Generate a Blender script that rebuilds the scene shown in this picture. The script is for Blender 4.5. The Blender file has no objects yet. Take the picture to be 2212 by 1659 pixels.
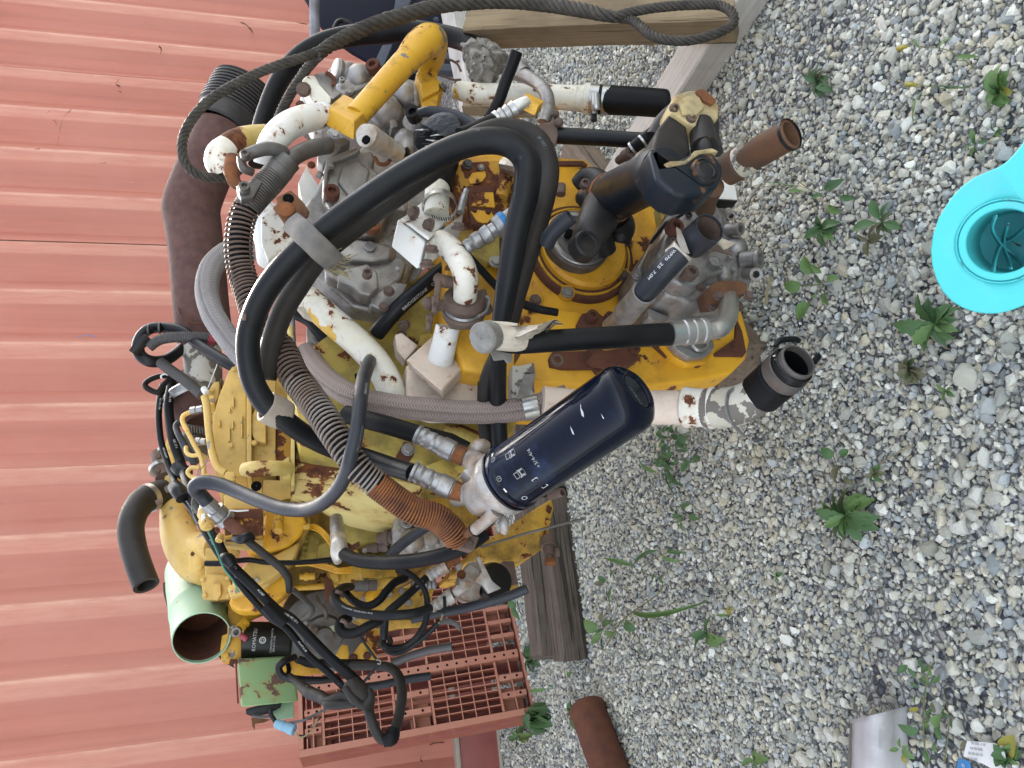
import bpy, bmesh, math, random
import numpy as np
from mathutils import Vector, Matrix, noise as mnoise

S = bpy.context.scene
COL = S.collection
random.seed(7)
RNG = np.random.default_rng(11)
R_ = math.radians

# ---------------------------------------------------------------- camera, sky, sun, exposure
H = 1.2; FPX = 1750.0; PITCH = R_(16); ROLL = R_(.8); YAW = R_(22)
FW = np.array([0, math.cos(PITCH), -math.sin(PITCH)])
CU = np.array([0, math.sin(PITCH), math.cos(PITCH)])
XA = np.array([1., 0, 0])
RT = math.cos(ROLL) * XA - math.sin(ROLL) * CU
UP = math.sin(ROLL) * XA + math.cos(ROLL) * CU
E1 = np.array([math.cos(YAW), math.sin(YAW), 0])      # along the container wall, to the right
E2 = np.array([-math.sin(YAW), math.cos(YAW), 0])     # towards the container
EZ = np.array([0, 0, 1.])
CAM = np.array([0, 0, H])

cd = bpy.data.cameras.new('camera')
cam = bpy.data.objects.new('camera', cd); COL.objects.link(cam)
m = Matrix.Identity(4)
for i in range(3):
    m[i][0] = -UP[i]; m[i][1] = RT[i]; m[i][2] = -FW[i]; m[i][3] = CAM[i]
cam.matrix_world = m
cd.sensor_width = 36; cd.lens = FPX / 2212 * 36
cd.clip_start = .05; cd.clip_end = 400
S.camera = cam

SUN_EL = R_(24.6)
sun_dir = E2 * math.cos(SUN_EL) * .78 + E1 * math.cos(SUN_EL) * .626 + EZ * math.sin(SUN_EL)
w = bpy.data.worlds.new('World'); S.world = w; w.use_nodes = True
nt = w.node_tree; bg = nt.nodes['Background']
sky = nt.nodes.new('ShaderNodeTexSky'); sky.sky_type = 'NISHITA'; sky.sun_disc = False
sky.sun_elevation = SUN_EL
sky.sun_rotation = math.atan2(sun_dir[0], sun_dir[1])
sky.air_density = 1.0; sky.dust_density = 3.0; sky.ozone_density = .6
hsv = nt.nodes.new('ShaderNodeHueSaturation'); hsv.inputs['Saturation'].default_value = .42
nt.links.new(sky.outputs[0], hsv.inputs['Color']); nt.links.new(hsv.outputs[0], bg.inputs[0]); bg.inputs[1].default_value = .15
sl = bpy.data.lights.new('sun', 'SUN'); sl.energy = 4.0; sl.angle = R_(.5); sl.color = (1, .93, .8)
so = bpy.data.objects.new('sun', sl); COL.objects.link(so)
so.rotation_euler = Vector(sun_dir).to_track_quat('Z', 'Y').to_euler()
S.view_settings.view_transform = 'Standard'; S.view_settings.look = 'None'
S.view_settings.gamma = 1; S.view_settings.use_curve_mapping = False
S.view_settings.exposure = 2.2
S.render.engine = 'CYCLES'
S.cycles.max_bounces = 6; S.cycles.diffuse_bounces = 1; S.cycles.glossy_bounces = 3

# ---------------------------------------------------------------- where a traced point stands in the yard
WIN = {'': (0, 0, 1), 'a': (548.6, 0, .25), 'b': (329.1, 329.1, .25), 'c': (768, 274.3, .25), 'd': (274.3, 658.3, .25),
       'e': (768, 658.3, .25), 'f': (274.3, 1015, .25), 'g': (713.2, 1015, .25), 'h': (1097.2, 329.1, .2996),
       'i': (1206.9, 658.3, .2996), 'j': (987.5, 0, .2976), 'k': (932.6, 1152, .2976), 'l': (384, 1206.9, .2728),
       'm': (713.2, 0, .3968), 'n': (1426.3, 0, .3551), 'o': (1645.8, 493.7, .256), 'q': (1536, 1152, .3056),
       's': (548.6, 1261.8, .2976), 't': (603.5, 1042.3, .1984), 'u': (329.1, 713.2, .3308), 'v': (0, 1042.3, .372),
       'w': (0, 0, .3333), 'y': (1920, 274.3, .2646), 'x': (1262, 164.6, .389), 'z': (329.1, 1042.3, .4034)}

def px(win, x, y):
    ox, oy, s = WIN[win]
    return ox + x * s, oy + y * s

def ray(x, y):
    return RT * (830 - y) + FW * FPX - UP * (x - 1106)

def P(win, x, y, D):
    x, y = px(win, x, y); d = ray(x, y)
    return CAM + d * (D / d.dot(E2))

def G(win, x, y, z=0.):
    x, y = px(win, x, y); d = ray(x, y)
    return CAM + d * ((z - H) / d[2])

def mpp(p):
    return float((p - CAM).dot(FW)) / FPX

def nrm(v):
    v = np.asarray(v, float); return v / (np.linalg.norm(v) + 1e-12)

# ---------------------------------------------------------------- materials
MATS = {}

class NB:
    def __init__(s, name):
        s.m = bpy.data.materials.new(name); s.m.use_nodes = True
        s.t = s.m.node_tree; s.b = s.t.nodes['Principled BSDF']
    def n(s, typ, **kw):
        nd = s.t.nodes.new(typ)
        for k, v in kw.items():
            if k.startswith('i_'):
                nd.inputs[k[2:].replace('_', ' ')].default_value = v
            else: setattr(nd, k, v)
        return nd
    def l(s, a, b): s.t.links.new(a, b)
    def coord(s, scale=(1, 1, 1), out='Object'):
        tc = s.n('ShaderNodeTexCoord'); mp = s.n('ShaderNodeMapping')
        mp.inputs['Scale'].default_value = scale
        s.l(tc.outputs[out], mp.inputs[0]); return mp.outputs[0]
    def noise(s, co, scale, detail=5, rough=.6, dist=0):
        nd = s.n('ShaderNodeTexNoise'); nd.inputs['Scale'].default_value = scale
        nd.inputs['Detail'].default_value = detail; nd.inputs['Roughness'].default_value = rough
        nd.inputs['Distortion'].default_value = dist
        s.l(co, nd.inputs['Vector']); return nd.outputs['Fac']
    def ramp(s, fac, lo, hi):
        nd = s.n('ShaderNodeMapRange'); nd.inputs[1].default_value = lo; nd.inputs[2].default_value = hi
        s.l(fac, nd.inputs[0]); return nd.outputs[0]
    def math(s, op, a, b=None):
        nd = s.n('ShaderNodeMath', operation=op)
        for i, v in enumerate((a, b)):
            if v is None: continue
            if isinstance(v, (int, float)): nd.inputs[i].default_value = v
            else: s.l(v, nd.inputs[i])
        return nd.outputs[0]
    def mix(s, fac, a, b):
        nd = s.n('ShaderNodeMix', data_type='RGBA')
        for sock, v in ((nd.inputs[0], fac), (nd.inputs[6], a), (nd.inputs[7], b)):
            if isinstance(v, (int, float)): sock.default_value = v
            elif isinstance(v, tuple): sock.default_value = (*v[:3], 1)
            else: s.l(v, sock)
        return nd.outputs[2]
    def mixf(s, fac, a, b):
        nd = s.n('ShaderNodeMix', data_type='FLOAT')
        for sock, v in ((nd.inputs[0], fac), (nd.inputs[2], a), (nd.inputs[3], b)):
            if isinstance(v, (int, float)): sock.default_value = v
            else: s.l(v, sock)
        return nd.outputs[0]

def mk(name, c1, c2=None, ns=9, rough=.5, metal=0, rust=None, chip=None, dirt=None, bump=(120, .15), wrap=None, braid=None,
       stretch=(1, 1, 1), coat=0, rustcol=((.075, .022, .010), (.22, .075, .022)), trans=0, spec=.5, edge=0, scuff=0):
    b = NB(name); co = b.coord(stretch)
    c2 = c2 or tuple(v * .8 for v in c1)
    col = b.mix(b.ramp(b.noise(co, ns, 4), .35, .65), c1, c2)
    ro = rough; me = metal
    h = b.math('MULTIPLY', b.noise(co, bump[0], 3), bump[1])
    if dirt:
        f = b.math('MULTIPLY', b.ramp(b.noise(co, dirt[0], 6, .7), dirt[1], dirt[1] + .22), dirt[3])
        col = b.mix(f, col, dirt[2]); ro = b.mixf(f, ro, .85)
    if chip:      # paint gone down to another coat
        f = b.ramp(b.noise(co, chip[0], 5, .55), chip[1], chip[1] + .012)
        col = b.mix(f, col, chip[2]); h = b.math('SUBTRACT', h, b.math('MULTIPLY', f, .25))
    if rust:      # scale, threshold[, halo]
        n1 = b.noise(co, rust[0], 7, .62)
        halo = b.ramp(n1, rust[1] - .07, rust[1] + .02)
        col = b.mix(b.math('MULTIPLY', halo, .45), col, (.45, .19, .045))
        f = b.ramp(n1, rust[1], rust[1] + .015)
        if edge:      # paint rubbed off along edges
            ge = b.n('ShaderNodeNewGeometry')
            pe = b.math('ADD', ge.outputs['Pointiness'], b.math('MULTIPLY', b.math('SUBTRACT', b.noise(co, 45, 4, .7), .5), .22))
            f = b.math('MAXIMUM', f, b.ramp(pe, edge, edge + .02))
        rc = b.mix(b.ramp(b.noise(co, 55, 5, .7), .4, .68), rustcol[0], rustcol[1])
        col = b.mix(f, col, rc); ro = b.mixf(f, ro, .92)
        if metal: me = b.mixf(f, metal, 0.)
        h = b.math('ADD', h, b.math('MULTIPLY', f, b.ramp(b.noise(co, 160, 4), .2, .9)))
    if scuff:      # pale rub marks and dust
        f = b.math('MULTIPLY', b.ramp(b.noise(b.coord((1, 1, .35)), scuff[0], 7, .75), scuff[1], scuff[1] + .1), scuff[2])
        col = b.mix(f, col, (.16, .15, .135)); ro = b.mixf(f, ro, .8)
    if wrap:      # cloth-wrap lines round a hose
        uv = b.coord((1, 1, 1), 'UV'); sp = b.n('ShaderNodeSeparateXYZ'); b.l(uv, sp.inputs[0])
        k = b.math('SINE', b.math('MULTIPLY', sp.outputs[0], 6.283 / wrap[0]))
        h = b.math('ADD', h, b.math('MULTIPLY', k, wrap[1]))
    if braid:
        uv = b.coord((1, 1, 1), 'UV'); sp = b.n('ShaderNodeSeparateXYZ'); b.l(uv, sp.inputs[0])
        v = b.math('MULTIPLY', sp.outputs[1], braid[1])
        zig = b.math('ABSOLUTE', b.math('SUBTRACT', b.math('FRACT', v), .5))
        k = b.math('SINE', b.math('MULTIPLY', b.math('ADD', sp.outputs[0], b.math('MULTIPLY', zig, braid[2])), 6.283 / braid[0]))
        k = b.math('ADD', k, b.math('MULTIPLY', zig, 1.2))
        h = b.math('ADD', h, b.math('MULTIPLY', k, .5))
        col = b.mix(b.ramp(k, -.9, .4), tuple(v * .42 for v in c1), col)
    bp = b.n('ShaderNodeBump'); bp.inputs['Strength'].default_value = .7; bp.inputs['Distance'].default_value = .0016
    b.l(h, bp.inputs['Height']); b.l(bp.outputs[0], b.b.inputs['Normal'])
    for k, v in (('Base Color', col), ('Roughness', ro), ('Metallic', me)):
        if isinstance(v, (int, float)): b.b.inputs[k].default_value = v
        else: b.l(v, b.b.inputs[k])
    b.b.inputs['Coat Weight'].default_value = coat
    b.b.inputs['Specular IOR Level'].default_value = spec
    if trans: b.b.inputs['Transmission Weight'].default_value = trans
    MATS[name] = b.m
    return b.m

YEL = (.60, .30, .028); CRM = (.62, .47, .16)
mk('yellow', (.80, .42, .026), (.72, .34, .020), rough=.42, edge=.61, rust=(10, .635), dirt=(7, .5, (.22, .10, .02), .5))
mk('yellow_worn', (.66, .38, .05), (.58, .33, .045), rough=.55, edge=.62, rust=(17, .60), dirt=(9, .42, (.085, .055, .025), .75))
mk('yellow_scratched', (.66, .37, .028), (.62, .32, .02), rough=.45, edge=.62, rust=(26, .66), dirt=(24, .54, (.06, .04, .02), .8), chip=(15, .66, (.17, .16, .15)))
mk('yellow_pale', (.74, .47, .12), (.66, .44, .14), rough=.5, edge=.64, rust=(16, .665), dirt=(8, .45, (.30, .19, .06), .45), chip=(22, .66, (.22, .20, .17)))
mk('yellow_green', (.58, .43, .085), (.50, .38, .09), rough=.55, rust=(11, .60), dirt=(8, .43, (.10, .075, .03), .7))
mk('cream', (.66, .52, .20), (.62, .46, .14), rough=.6, rust=(8, .565), dirt=(6, .5, (.30, .18, .06), .4), stretch=(1, 1, 1))
mk('cream_streaked', (.74, .60, .25), (.70, .54, .18), rough=.55, rust=(9, .575), stretch=(1, 1, .32), dirt=(6, .5, (.30, .18, .06), .3))
mk('rusty_yellow', (.60, .31, .03), rough=.7, rust=(16, .47))
mk('white', (.80, .77, .70), (.76, .71, .60), rough=.4, rust=(30, .575), dirt=(8, .5, (.42, .33, .20), .35))
mk('white_clean', (.80, .80, .78), (.78, .75, .68), rough=.4, edge=.60, rust=(20, .61), dirt=(9, .55, (.45, .36, .22), .3))
mk('white_yellowed', (.78, .76, .68), (.74, .69, .55), rough=.42, rust=(26, .595), chip=(10, .59, (.70, .42, .06)), dirt=(14, .5, (.30, .24, .14), .4))
mk('pinkish', (.74, .58, .46), (.72, .60, .50), rough=.5, edge=.62, rust=(24, .655), dirt=(12, .5, (.30, .22, .14), .4))
mk('white_flaking', (.58, .55, .50), (.50, .46, .38), rough=.6, chip=(20, .50, (.16, .14, .12)), dirt=(7, .5, (.52, .40, .10), .5))
mk('alu', (.36, .345, .33), (.25, .235, .22), ns=22, rough=.40, metal=.65, dirt=(20, .50, (.15, .095, .06), .7), bump=(380, .5))
mk('alu_bright', (.50, .49, .46), (.42, .41, .39), ns=18, rough=.3, metal=.85, dirt=(14, .5, (.25, .19, .12), .5), bump=(200, .15))
mk('alu_white', (.50, .49, .47), (.34, .31, .285), ns=34, rough=.45, metal=.5, dirt=(15, .45, (.33, .17, .07), .8), bump=(260, .4))
mk('zinc', (.40, .39, .38), (.26, .255, .25), ns=40, rough=.38, metal=.7, dirt=(25, .52, (.18, .13, .09), .55))
mk('bellows', (.030, .028, .028), (.055, .048, .045), ns=20, rough=.5, metal=.3, dirt=(14, .5, (.09, .06, .045), .5))
mk('zinc_dark', (.10, .095, .09), (.15, .14, .13), ns=30, rough=.5, metal=.5, dirt=(18, .45, (.13, .08, .05), .6))
mk('steel_band', (.45, .45, .44), (.36, .36, .35), ns=30, rough=.3, metal=.9, dirt=(20, .6, (.2, .14, .1), .4))
mk('rust', (.13, .045, .022), (.085, .03, .018), ns=26, rough=.9, bump=(150, .8))
mk('rust_orange', (.24, .085, .025), (.10, .036, .018), ns=26, rough=.9, bump=(170, .8))
mk('rust_brown', (.115, .054, .044), (.075, .036, .030), ns=34, rough=.85, bump=(170, .5), dirt=(5, .63, (.40, .24, .13), .55))
mk('rust_cast', (.16, .11, .085), (.11, .07, .055), ns=22, rough=.8, metal=.1, bump=(160, .7))
mk('rust_plate', (.20, .085, .032), (.09, .040, .020), ns=14, rough=.9, bump=(150, .8))
mk('rubber', (.007, .0075, .009), (.011, .0115, .013), ns=12, rough=.38, spec=.22, dirt=(5, .56, (.03, .028, .027), .35), bump=(260, .12), wrap=(.0035, .05), scuff=(18, .66, .45))
mk('rubber_matt', (.0055, .0055, .0065), (.009, .009, .0095), ns=12, rough=.48, spec=.16, dirt=(6, .57, (.03, .027, .024), .3), wrap=(.012, .04), scuff=(16, .66, .4))
mk('rubber_grey', (.030, .033, .041), (.020, .022, .028), ns=10, rough=.42, spec=.35, dirt=(5, .55, (.06, .056, .05), .4), wrap=(.004, .06), scuff=(14, .62, .4))
mk('rubber_brown', (.019, .0165, .015), (.028, .024, .021), ns=14, rough=.55, spec=.3, dirt=(9, .52, (.06, .048, .038), .5))
mk('plastic_black', (.006, .006, .007), (.009, .009, .010), rough=.38, spec=.3)
mk('conduit_grey', (.085, .078, .078), (.065, .06, .062), rough=.5)
mk('braid', (.36, .28, .245), (.30, .235, .205), ns=10, rough=.85, braid=(.0060, 10, .012))
mk('braid_grey', (.31, .285, .28), (.26, .235, .23), ns=10, rough=.85, braid=(.0060, 10, .012))
mk('coil_grey', (.30, .265, .24), (.20, .15, .12), ns=16, rough=.6, metal=.2, dirt=(9, .5, (.15, .07, .035), .7))
mk('filter_black', (.0025, .004, .010), (.004, .007, .018), ns=3, rough=.12, spec=.22, bump=(4, .1), dirt=(6, .54, (.03, .06, .16), .55), scuff=(22, .63, .35))  # bluish dirt layer paints the sky's reflection into the black
mk('filter_dull', (.008, .008, .008), (.013, .012, .010), ns=8, rough=.35, spec=.35, dirt=(7, .55, (.10, .075, .05), .6))
mk('navy', (.006, .010, .017), (.010, .015, .022), ns=8, rough=.34, spec=.35, rust=(22, .665), dirt=(6, .5, (.035, .028, .022), .45), rustcol=((.11, .04, .018), (.30, .13, .03)))
mk('cast_dark', (.011, .011, .013), (.018, .017, .016), ns=10, rough=.45, spec=.35, rust=(14, .66), dirt=(6, .47, (.055, .042, .032), .6), rustcol=((.12, .045, .02), (.30, .13, .04)))
mk('cast_yellowed', (.60, .46, .20), (.40, .32, .18), ns=10, rough=.5, rust=(15, .60), dirt=(8, .47, (.05, .045, .04), .85), rustcol=((.13, .045, .02), (.34, .15, .04)))
mk('mint', (.34, .50, .34), (.30, .45, .30), rough=.5, rust=(7, .72), dirt=(4, .5, (.30, .33, .17), .5), rustcol=((.10, .05, .035), (.16, .08, .05)))
mk('mint_patchy', (.27, .42, .20), (.25, .40, .20), rough=.55, rust=(17, .56), rustcol=((.13, .075, .055), (.19, .11, .085)))
mk('turquoise_dark', (.035, .22, .23), (.03, .15, .16), rough=.5)
mk('turquoise', (.085, .62, .635), (.08, .58, .60), ns=4, rough=.42, edge=.60, rust=(16, .79), dirt=(12, .52, (.16, .40, .40), .5), bump=(90, .35), scuff=(40, .66, .35))
mk('plastic_face', (.42, .17, .105), (.38, .14, .09), ns=12, rough=.6, dirt=(8, .45, (.44, .22, .15), .6))
mk('plastic_red', (.30, .085, .050), (.26, .075, .045), ns=12, rough=.6, dirt=(8, .45, (.34, .15, .10), .5))
mk('tape_tan', (.46, .38, .28), (.58, .52, .43), ns=22, rough=.6, dirt=(16, .5, (.26, .18, .11), .5), bump=(60, .8))
mk('tape_shred', (.26, .235, .20), (.10, .09, .075), ns=34, rough=.7, bump=(90, 1.6), dirt=(22, .5, (.03, .026, .022), .8))
mk('tape_grey', (.26, .25, .23), (.17, .16, .14), ns=30, rough=.7, bump=(120, .8), dirt=(20, .5, (.08, .06, .05), .7))
mk('canvas_strap', (.17, .155, .14), (.11, .105, .10), ns=20, rough=.8, bump=(260, .5), dirt=(8, .5, (.30, .24, .18), .4))
mk('sleeve_beige', (.34, .28, .22), (.26, .21, .17), ns=16, rough=.85, bump=(250, .5))
mk('foil', (.62, .58, .52), (.45, .38, .30), ns=28, rough=.35, metal=.4, bump=(45, 1.5), dirt=(20, .5, (.25, .15, .09), .6))
mk('film', (.006, .006, .007), (.01, .01, .012), ns=30, rough=.3, spec=.3, bump=(55, 3.), stretch=(1, .3, 1))
mk('paint_white', (.8, .8, .78), rough=.6, bump=(100, .02))
mk('paint_grey', (.5, .5, .5), rough=.6, bump=(100, .02))
mk('paint_dim', (.33, .33, .32), rough=.6, bump=(100, .02))
mk('paint_faint', (.17, .18, .19), rough=.6, bump=(100, .02))
mk('paint_black', (.02, .02, .02), rough=.5)
mk('sticker_green', (.45, .62, .12), (.65, .68, .55), ns=60, rough=.5)
mk('sticker_blue', (.03, .22, .50), rough=.4)
mk('sky_blue_plug', (.23, .40, .52), (.20, .36, .47), rough=.4)
mk('wire_green', (.06, .30, .20), rough=.4)
mk('pink_cap', (.34, .05, .07), rough=.5)
mk('sheet_white', (.55, .55, .56), (.45, .44, .44), ns=9, rough=.4, dirt=(8, .5, (.28, .25, .20), .5), bump=(40, .4))
mk('sheet_under', (.16, .13, .10), rough=.6)
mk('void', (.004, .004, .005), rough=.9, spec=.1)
mk('rust_stub', (.15, .065, .028), (.07, .045, .032), ns=9, rough=.8, bump=(150, .6), dirt=(7, .58, (.035, .03, .028), .8))
mk('steel_dark', (.003, .0045, .014), (.004, .006, .018), rough=.6, spec=.2)
mk('steel_bluegrey', (.05, .06, .085), (.07, .08, .10), rough=.6)
mk('galv', (.22, .22, .25), (.13, .12, .13), ns=14, rough=.5, metal=.5, stretch=(1, 1, 1))
mk('rope', (.075, .064, .05), (.038, .033, .027), ns=40, rough=.75, metal=.25, bump=(300, .8), wrap=(.004, .3))
mk('leaf', (.070, .145, .040), (.05, .115, .038), ns=30, rough=.5, bump=(120, .4))
mk('leaf_light', (.115, .20, .052), (.09, .165, .045), ns=30, rough=.5, bump=(120, .4))
mk('leaf_dark', (.055, .115, .038), (.042, .095, .034), ns=30, rough=.5, bump=(120, .4))
mk('leaf_dull', (.10, .12, .05), (.13, .10, .06), ns=30, rough=.6)
mk('leaf_yellow', (.30, .24, .03), (.2, .2, .03), ns=30, rough=.6)
mk('stem', (.12, .16, .05), (.14, .10, .05), rough=.6)
mk('straw', (.30, .25, .14), (.22, .18, .10), rough=.8)
for nme in ('leaf', 'leaf_light', 'leaf_dark'):
    MATS[nme].node_tree.nodes['Principled BSDF'].inputs['Subsurface Weight'].default_value = 0

def wood(name, c1, c2, gscale=30, crack=.62):
    b = NB(name); co = b.coord((.035, 1, 1)); co2 = b.coord((1, 1, 1))
    g = b.noise(co, gscale * 3, 8, .7, .6)
    col = b.mix(b.ramp(g, .3, .7), c1, c2)
    col = b.mix(b.math('MULTIPLY', b.ramp(b.noise(co2, 6, 5), .45, .7), .5), col, tuple(v * .5 for v in c2))
    cr = b.ramp(b.noise(co, gscale * 1.7, 4, .6), crack, crack + .04)
    col = b.mix(b.math('MULTIPLY', cr, .8), col, tuple(v * .22 for v in c2))
    h = b.math('SUBTRACT', g, b.math('MULTIPLY', cr, 1.2))
    bp = b.n('ShaderNodeBump'); bp.inputs['Strength'].default_value = .8; bp.inputs['Distance'].default_value = .004
    b.l(h, bp.inputs['Height']); b.l(bp.outputs[0], b.b.inputs['Normal']); b.l(col, b.b.inputs['Base Color'])
    b.b.inputs['Roughness'].default_value = .85
    MATS[name] = b.m
wood('wood_tan', (.34, .25, .145), (.22, .16, .09))
wood('wood_white', (.62, .58, .53), (.45, .41, .36), crack=.68)
wood('wood_grey', (.26, .23, .19), (.16, .14, .115))
wood('wood_brown', (.24, .17, .115), (.11, .078, .052), 30, .6)
wood('wood_sleeper', (.165, .130, .100), (.075, .058, .044), 26, .58)

def wallmat():
    b = NB('salmon_paint'); co = b.coord((1, 1, .06)); c2 = b.coord()
    col = b.mix(b.ramp(b.noise(co, 14, 6, .6), .3, .7), (.540, .187, .126), (.455, .150, .106))
    col = b.mix(b.math('MULTIPLY', b.ramp(b.noise(c2, 1.7, 4), .4, .65), .35), col, (.54, .23, .17))
    s = b.ramp(b.noise(b.coord((3, 3, .5)), 9, 8, .75), .67, .70)
    col = b.mix(b.math('MULTIPLY', s, .55), col, (.62, .38, .29))
    k = b.ramp(b.noise(b.coord((2.5, 2.5, 1)), 7, 8, .8), .74, .765)
    col = b.mix(b.math('MULTIPLY', k, .6), col, (.16, .09, .09))
    at = b.n('ShaderNodeAttribute'); at.attribute_name = 'rib_glint_wear'  # highlight painted along the rib bends, plus paler scuffed crests
    rib_lit = b.math('MULTIPLY', at.outputs['Fac'], b.ramp(b.noise(b.coord((1, 1, .12)), 30, 6, .7), .25, .6))
    col = b.mix(b.math('MULTIPLY', rib_lit, .92), col, (.72, .40, .29))
    bp = b.n('ShaderNodeBump'); bp.inputs['Strength'].default_value = .25; bp.inputs['Distance'].default_value = .004
    b.l(b.noise(c2, 25, 4), bp.inputs['Height']); b.l(bp.outputs[0], b.b.inputs['Normal'])
    b.l(col, b.b.inputs['Base Color']); b.b.inputs['Roughness'].default_value = .5
    MATS['salmon'] = b.m
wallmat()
mk('rail_red', (.30, .085, .070), (.26, .075, .062), rough=.5, dirt=(6, .6, (.12, .06, .05), .5))
mk('rail_edge', (.42, .36, .28), (.34, .26, .20), rough=.6)

def stonemat(name='stone'):
    b = NB(name); at = b.n('ShaderNodeAttribute'); at.attribute_name = 'tint'; co = b.coord()
    col = b.mix(b.ramp(b.noise(co, 130, 5, .7), .3, .75), (.72, .72, .72), (1.12, 1.1, 1.06))
    mm = b.n('ShaderNodeMix', data_type='RGBA', blend_type='MULTIPLY'); mm.inputs[0].default_value = 1
    b.l(at.outputs['Color'], mm.inputs[6]); b.l(col, mm.inputs[7])
    sp = b.ramp(b.noise(co, 260, 3, .6), .68, .72)
    c2 = b.mix(b.math('MULTIPLY', sp, .5), mm.outputs[2], (.10, .10, .11))
    bp = b.n('ShaderNodeBump'); bp.inputs['Strength'].default_value = .6; bp.inputs['Distance'].default_value = .002
    b.l(b.noise(co, 220, 4), bp.inputs['Height']); b.l(bp.outputs[0], b.b.inputs['Normal'])
    b.l(c2, b.b.inputs['Base Color']); b.b.inputs['Roughness'].default_value = .8
    MATS[name] = b.m
stonemat()

def groundmat():
    b = NB('gravel_bed'); co = b.coord()
    v = b.n('ShaderNodeTexVoronoi'); v.inputs['Scale'].default_value = 62; b.l(co, v.inputs['Vector'])
    v2 = b.n('ShaderNodeTexVoronoi', feature='DISTANCE_TO_EDGE'); v2.inputs['Scale'].default_value = 62; b.l(co, v2.inputs['Vector'])
    sep = b.n('ShaderNodeSeparateColor'); b.l(v.outputs['Color'], sep.inputs[0])
    col = b.mix(sep.outputs[0], (.36, .36, .335), (.58, .585, .55))
    col = b.mix(b.ramp(sep.outputs[1], .8, .81), col, (.10, .11, .13))
    col = b.mix(b.ramp(v2.outputs[0], 0., .10), (.11, .105, .09), col)
    bp = b.n('ShaderNodeBump'); bp.inputs['Strength'].default_value = 1; bp.inputs['Distance'].default_value = .012
    b.l(b.ramp(v2.outputs[0], 0, .3), bp.inputs['Height']); b.l(bp.outputs[0], b.b.inputs['Normal'])
    b.l(col, b.b.inputs['Base Color']); b.b.inputs['Roughness'].default_value = .9
    MATS['gravel_bed'] = b.m
groundmat()

# ---------------------------------------------------------------- builders
OFF = {}

def tag(o, label=None, cat=None, group=None, kind=None):
    if label: o['label'] = label
    if cat: o['category'] = cat
    if group: o['group'] = group
    if kind: o['kind'] = kind
    return o

def thing(name, loc, label, cat, group=None):
    o = bpy.data.objects.new(name, None); COL.objects.link(o); o.location = loc; o.empty_display_size = .1
    OFF[o.name] = np.array(loc, float); tag(o, label, cat, group); return o

def finish(name, me, mat, parent, sharp=38, base=None):
    o = bpy.data.objects.new(name, me); COL.objects.link(o)
    me.materials.append(MATS[mat] if isinstance(mat, str) else mat)
    if sharp is not None:
        me.polygons.foreach_set('use_smooth', [True] * len(me.polygons)); me.set_sharp_from_angle(angle=R_(sharp))
    if parent is not None:
        o.parent = parent; OFF[o.name] = OFF[parent.name]
    elif base is not None:
        o.location = base; OFF[o.name] = base
    return o

def mesh(name, verts, faces, mat, parent=None, sharp=38, uvs=None, base=None):
    v = np.asarray(verts, float)
    if parent is not None: off = OFF[parent.name]
    elif base is not None: off = np.asarray(base, float)
    else: off = np.zeros(3)
    me = bpy.data.meshes.new(name)
    me.from_pydata([tuple(q) for q in (v - off)], [], [tuple(f) for f in faces])
    if uvs is not None:
        uvl = me.uv_layers.new(name='UVMap')
        li = np.empty(len(me.loops), int); me.loops.foreach_get('vertex_index', li)
        uvl.data.foreach_set('uv', np.asarray(uvs)[li].ravel())
    me.validate(); me.update()
    return finish(name, me, mat, parent, sharp, off if parent is None else None)

def bmobj(name, bm, mat, parent=None, sharp=38, base=None):
    off = OFF[parent.name] if parent is not None else (np.asarray(base, float) if base is not None else np.zeros(3))
    bmesh.ops.translate(bm, vec=Vector(-off), verts=bm.verts)
    bmesh.ops.recalc_face_normals(bm, faces=bm.faces)
    me = bpy.data.meshes.new(name); bm.to_mesh(me); bm.free()
    return finish(name, me, mat, parent, sharp, off if parent is None else None)

def catmull(pts, n):
    pts = np.asarray(pts, float)
    if len(pts) == 2:
        t = np.linspace(0, 1, n + 1)[:, None]; return pts[0] * (1 - t) + pts[1] * t
    ext = np.vstack([2 * pts[0] - pts[1], pts, 2 * pts[-1] - pts[-2]])
    out = []
    for i in range(1, len(ext) - 2):
        p0, p1, p2, p3 = ext[i - 1:i + 3]
        for t in np.linspace(0, 1, n, endpoint=False):
            out.append(.5 * ((2 * p1) + (p2 - p0) * t + (2 * p0 - 5 * p1 + 4 * p2 - p3) * t * t + (3 * p1 - p0 - 3 * p2 + p3) * t ** 3))
    out.append(ext[-2]); return np.array(out)

def frames(C):
    T = np.gradient(C, axis=0); T /= np.linalg.norm(T, axis=1)[:, None] + 1e-12
    N = []
    v = CAM - C[0]; v = v - T[0] * v.dot(T[0]); n = nrm(v)
    for i in range(len(C)):
        n = nrm(n - T[i] * n.dot(T[i])); N.append(n)
    N = np.array(N); B = np.cross(T, N); return T, N, B

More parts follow.
